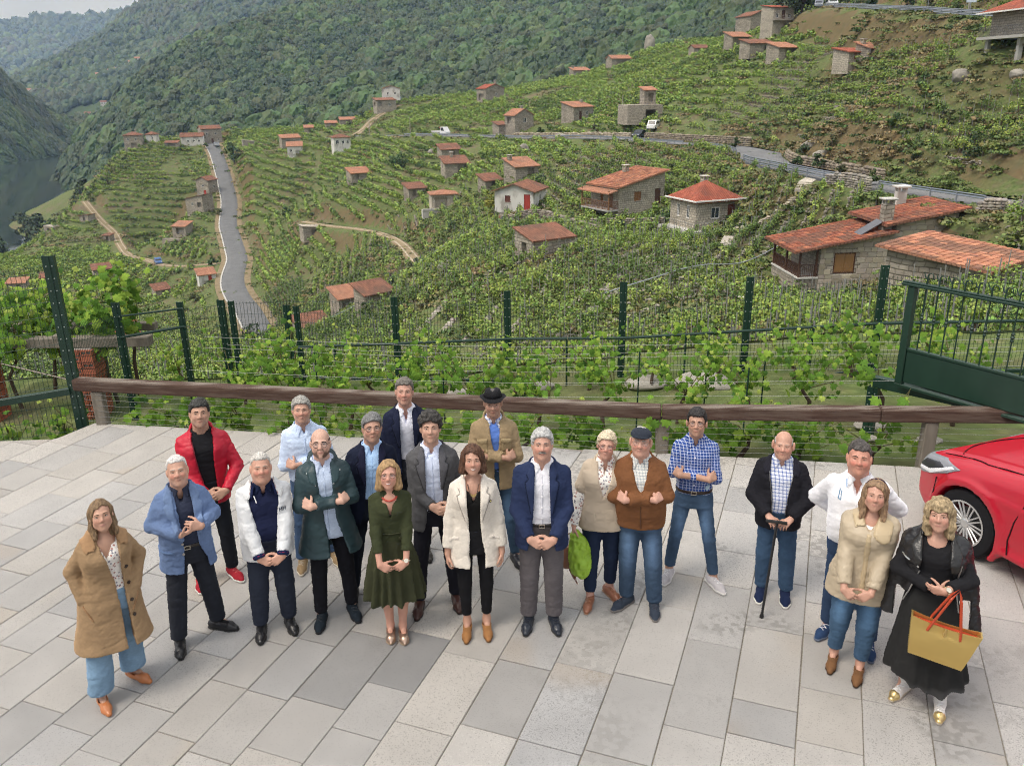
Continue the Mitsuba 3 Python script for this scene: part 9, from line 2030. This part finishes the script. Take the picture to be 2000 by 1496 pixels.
# far vehicles
def small_car(name, label, x, y, yaw, L, W, Hh, col, kind='car', cat='car', z=None):
    k = thing(name, label, cat); z = (g1(x, y) + .15) if z is None else z; M = at(x, y, z, yaw)
    if kind == 'car': prof = [(-L / 2, .25), (-L / 2, .75), (-L * .42, .88), (-L * .30, Hh), (L * .12, Hh), (L * .26, .92), (L * .46, .78), (L / 2, .55), (L / 2, .25)]; gl = [(-L * .36, .92), (-L * .28, Hh - .08), (L * .10, Hh - .08), (L * .21, .92)]
    elif kind == 'van': prof = [(-L / 2, .3), (-L / 2, Hh - .1), (-L * .46, Hh), (L * .18, Hh), (L * .32, 1.05), (L * .48, .9), (L / 2, .5), (L / 2, .3)]; gl = [(-L * .44, 1.1), (-L * .42, Hh - .15), (L * .15, Hh - .15), (L * .26, 1.1)]
    else: prof = [(L * .12, .4), (L * .12, Hh), (L * .32, Hh), (L * .45, 1.25), (L * .5, 1.0), (L * .5, .4)]; gl = [(L * .16, 1.3), (L * .16, Hh - .15), (L * .31, Hh - .15), (L * .41, 1.3)]
    sw = lambda m: moved(m, np.array([[1, 0, 0, 0], [0, 0, 1, 0], [0, 1, 0, 0], [0, 0, 0, 1.0]]))
    def ext(p, w, y0): m = prism(p, w, -w / 2 + y0); m = sw(m); m.invert(); return m
    put('body', shp(ext(prof, W, 0), 'gloss', col, to_world=M), k)
    put('windows', shp(ext(gl, W + .02, 0), 'gloss', (.03, .035, .04), to_world=M), k)
    fx = [p for p in prof][-4:]
    put('windscreen', shp(hull([(prof[-4][0] * 1.0 + .012, s * W * .42, prof[-4][1] + .03) for s in (-1, 1)] + [(prof[-5][0] + .035, s * W * .38, prof[-5][1] - .05) for s in (-1, 1)] + [(prof[-4][0] - .1, 0, prof[-4][1])]), 'gloss', (.03, .035, .04), to_world=M), k)
    for s in (-1, 1): put('headlight', shp(box(L / 2 - .08, L / 2 + .012, s * W * .36 - .14, s * W * .36 + .14, .58, .72), 'gloss', (.7, .7, .7), to_world=M), k)
    for sx in (-.31, .31):
        for s in (-1, 1): put('wheel', shp(moved(trimesh.creation.cylinder(.31, .2, sections=16), np.array([[1, 0, 0, sx * L], [0, 0, 1, s * (W / 2 - .08)], [0, -1, 0, .31], [0, 0, 0, 1.0]])), 'matte', (.015, .015, .015), to_world=M), k)
    if kind == 'truck':
        put('load_bed', shp(join(box(-L / 2, L * .10, -W / 2, W / 2, .75, .85), box(-L / 2, L * .10, -W / 2, -W / 2 + .05, .85, 1.25), box(-L / 2, L * .10, W / 2 - .05, W / 2, .85, 1.25), box(-L / 2, -L / 2 + .05, -W / 2, W / 2, .852, 1.24)), 'paint', (.55, .55, .55), to_world=M), k); put('crane', shp(join(box(L * .04, L * .09, -.2, .2, .85, 2.1), box(-L * .1, L * .09, -.1, .1, 2.0, 2.2)), 'paint', (.5, .06, .04), to_world=M), k)
    return k
small_car('flatbed_truck', 'white flatbed truck with a small red crane on the middle road', -19.3, 250.5, -40, 5.6, 2.0, 2.3, (.70, .71, .73), 'truck', 'truck')
small_car('parked_car', 'dark grey car parked under the vine covered garage', 26.9, 177.5, -125, 4.2, 1.75, 1.5, (.03, .04, .055))
small_car('parked_van', 'small white van beside the dark grey car', 29.6, 178.0, -115, 3.9, 1.7, 1.8, (.66, .66, .66), 'van', 'van')
small_car('parked_car', 'blue car on the pale dirt track at the left', -96.7, 228.0, -60, 4.1, 1.7, 1.45, (.05, .12, .30))
small_car('parked_van', 'silver van parked beside the upper road at the dark tree', 69.0, 193.5, -100, 4.6, 1.85, 1.9, (.60, .62, .65), 'van', 'van')
small_car('parked_car', 'grey car partly hidden behind the silver van', 66.8, 195.0, -110, 4.1, 1.7, 1.5, (.20, .22, .25))
small_car('parked_car', 'grey car by the spur houses at the end of the grey road', -117.5, 350.0, -60, 4.2, 1.75, 1.5, (.25, .27, .3))
# ------------------------------------------------------------------ the air of the valley
scene['haze_air'] = {'type': 'homogeneous', 'albedo': {'type': 'rgb', 'value': [0.95, 0.955, 0.965]}, 'sigma_t': {'type': 'rgb', 'value': [HAZE * 0.72, HAZE, HAZE * 1.6]}}
put('haze', {'type': 'cube', 'to_world': T().translate([-1400, 2730, 320]).scale([2200, 2780, 425]), 'bsdf': {'type': 'null'}, 'interior': {'type': 'ref', 'id': 'haze_air'}}, kind='stuff')
scene['camera']['medium'] = {'type': 'ref', 'id': 'haze_air'}
# ------------------------------------------------------------------ groups that no instance uses are dropped
_used = {d['g']['id'] for d in scene.values() if d.get('type') == 'instance'}
for k in [k for k, d in scene.items() if d.get('type') == 'shapegroup' and k not in _used]: del scene[k]
print('entries', len(scene), 'triangles', sum(len(meshkit.WRITTEN[d['filename']][1]) for d in scene.values() if d.get('type') == 'ply'))
for k, d in scene.items():
    if d.get('type') == 'ply' and (len(meshkit.WRITTEN[d['filename']][1]) == 0 or not np.isfinite(meshkit.WRITTEN[d['filename']][0]).all()): print('BAD MESH', k)
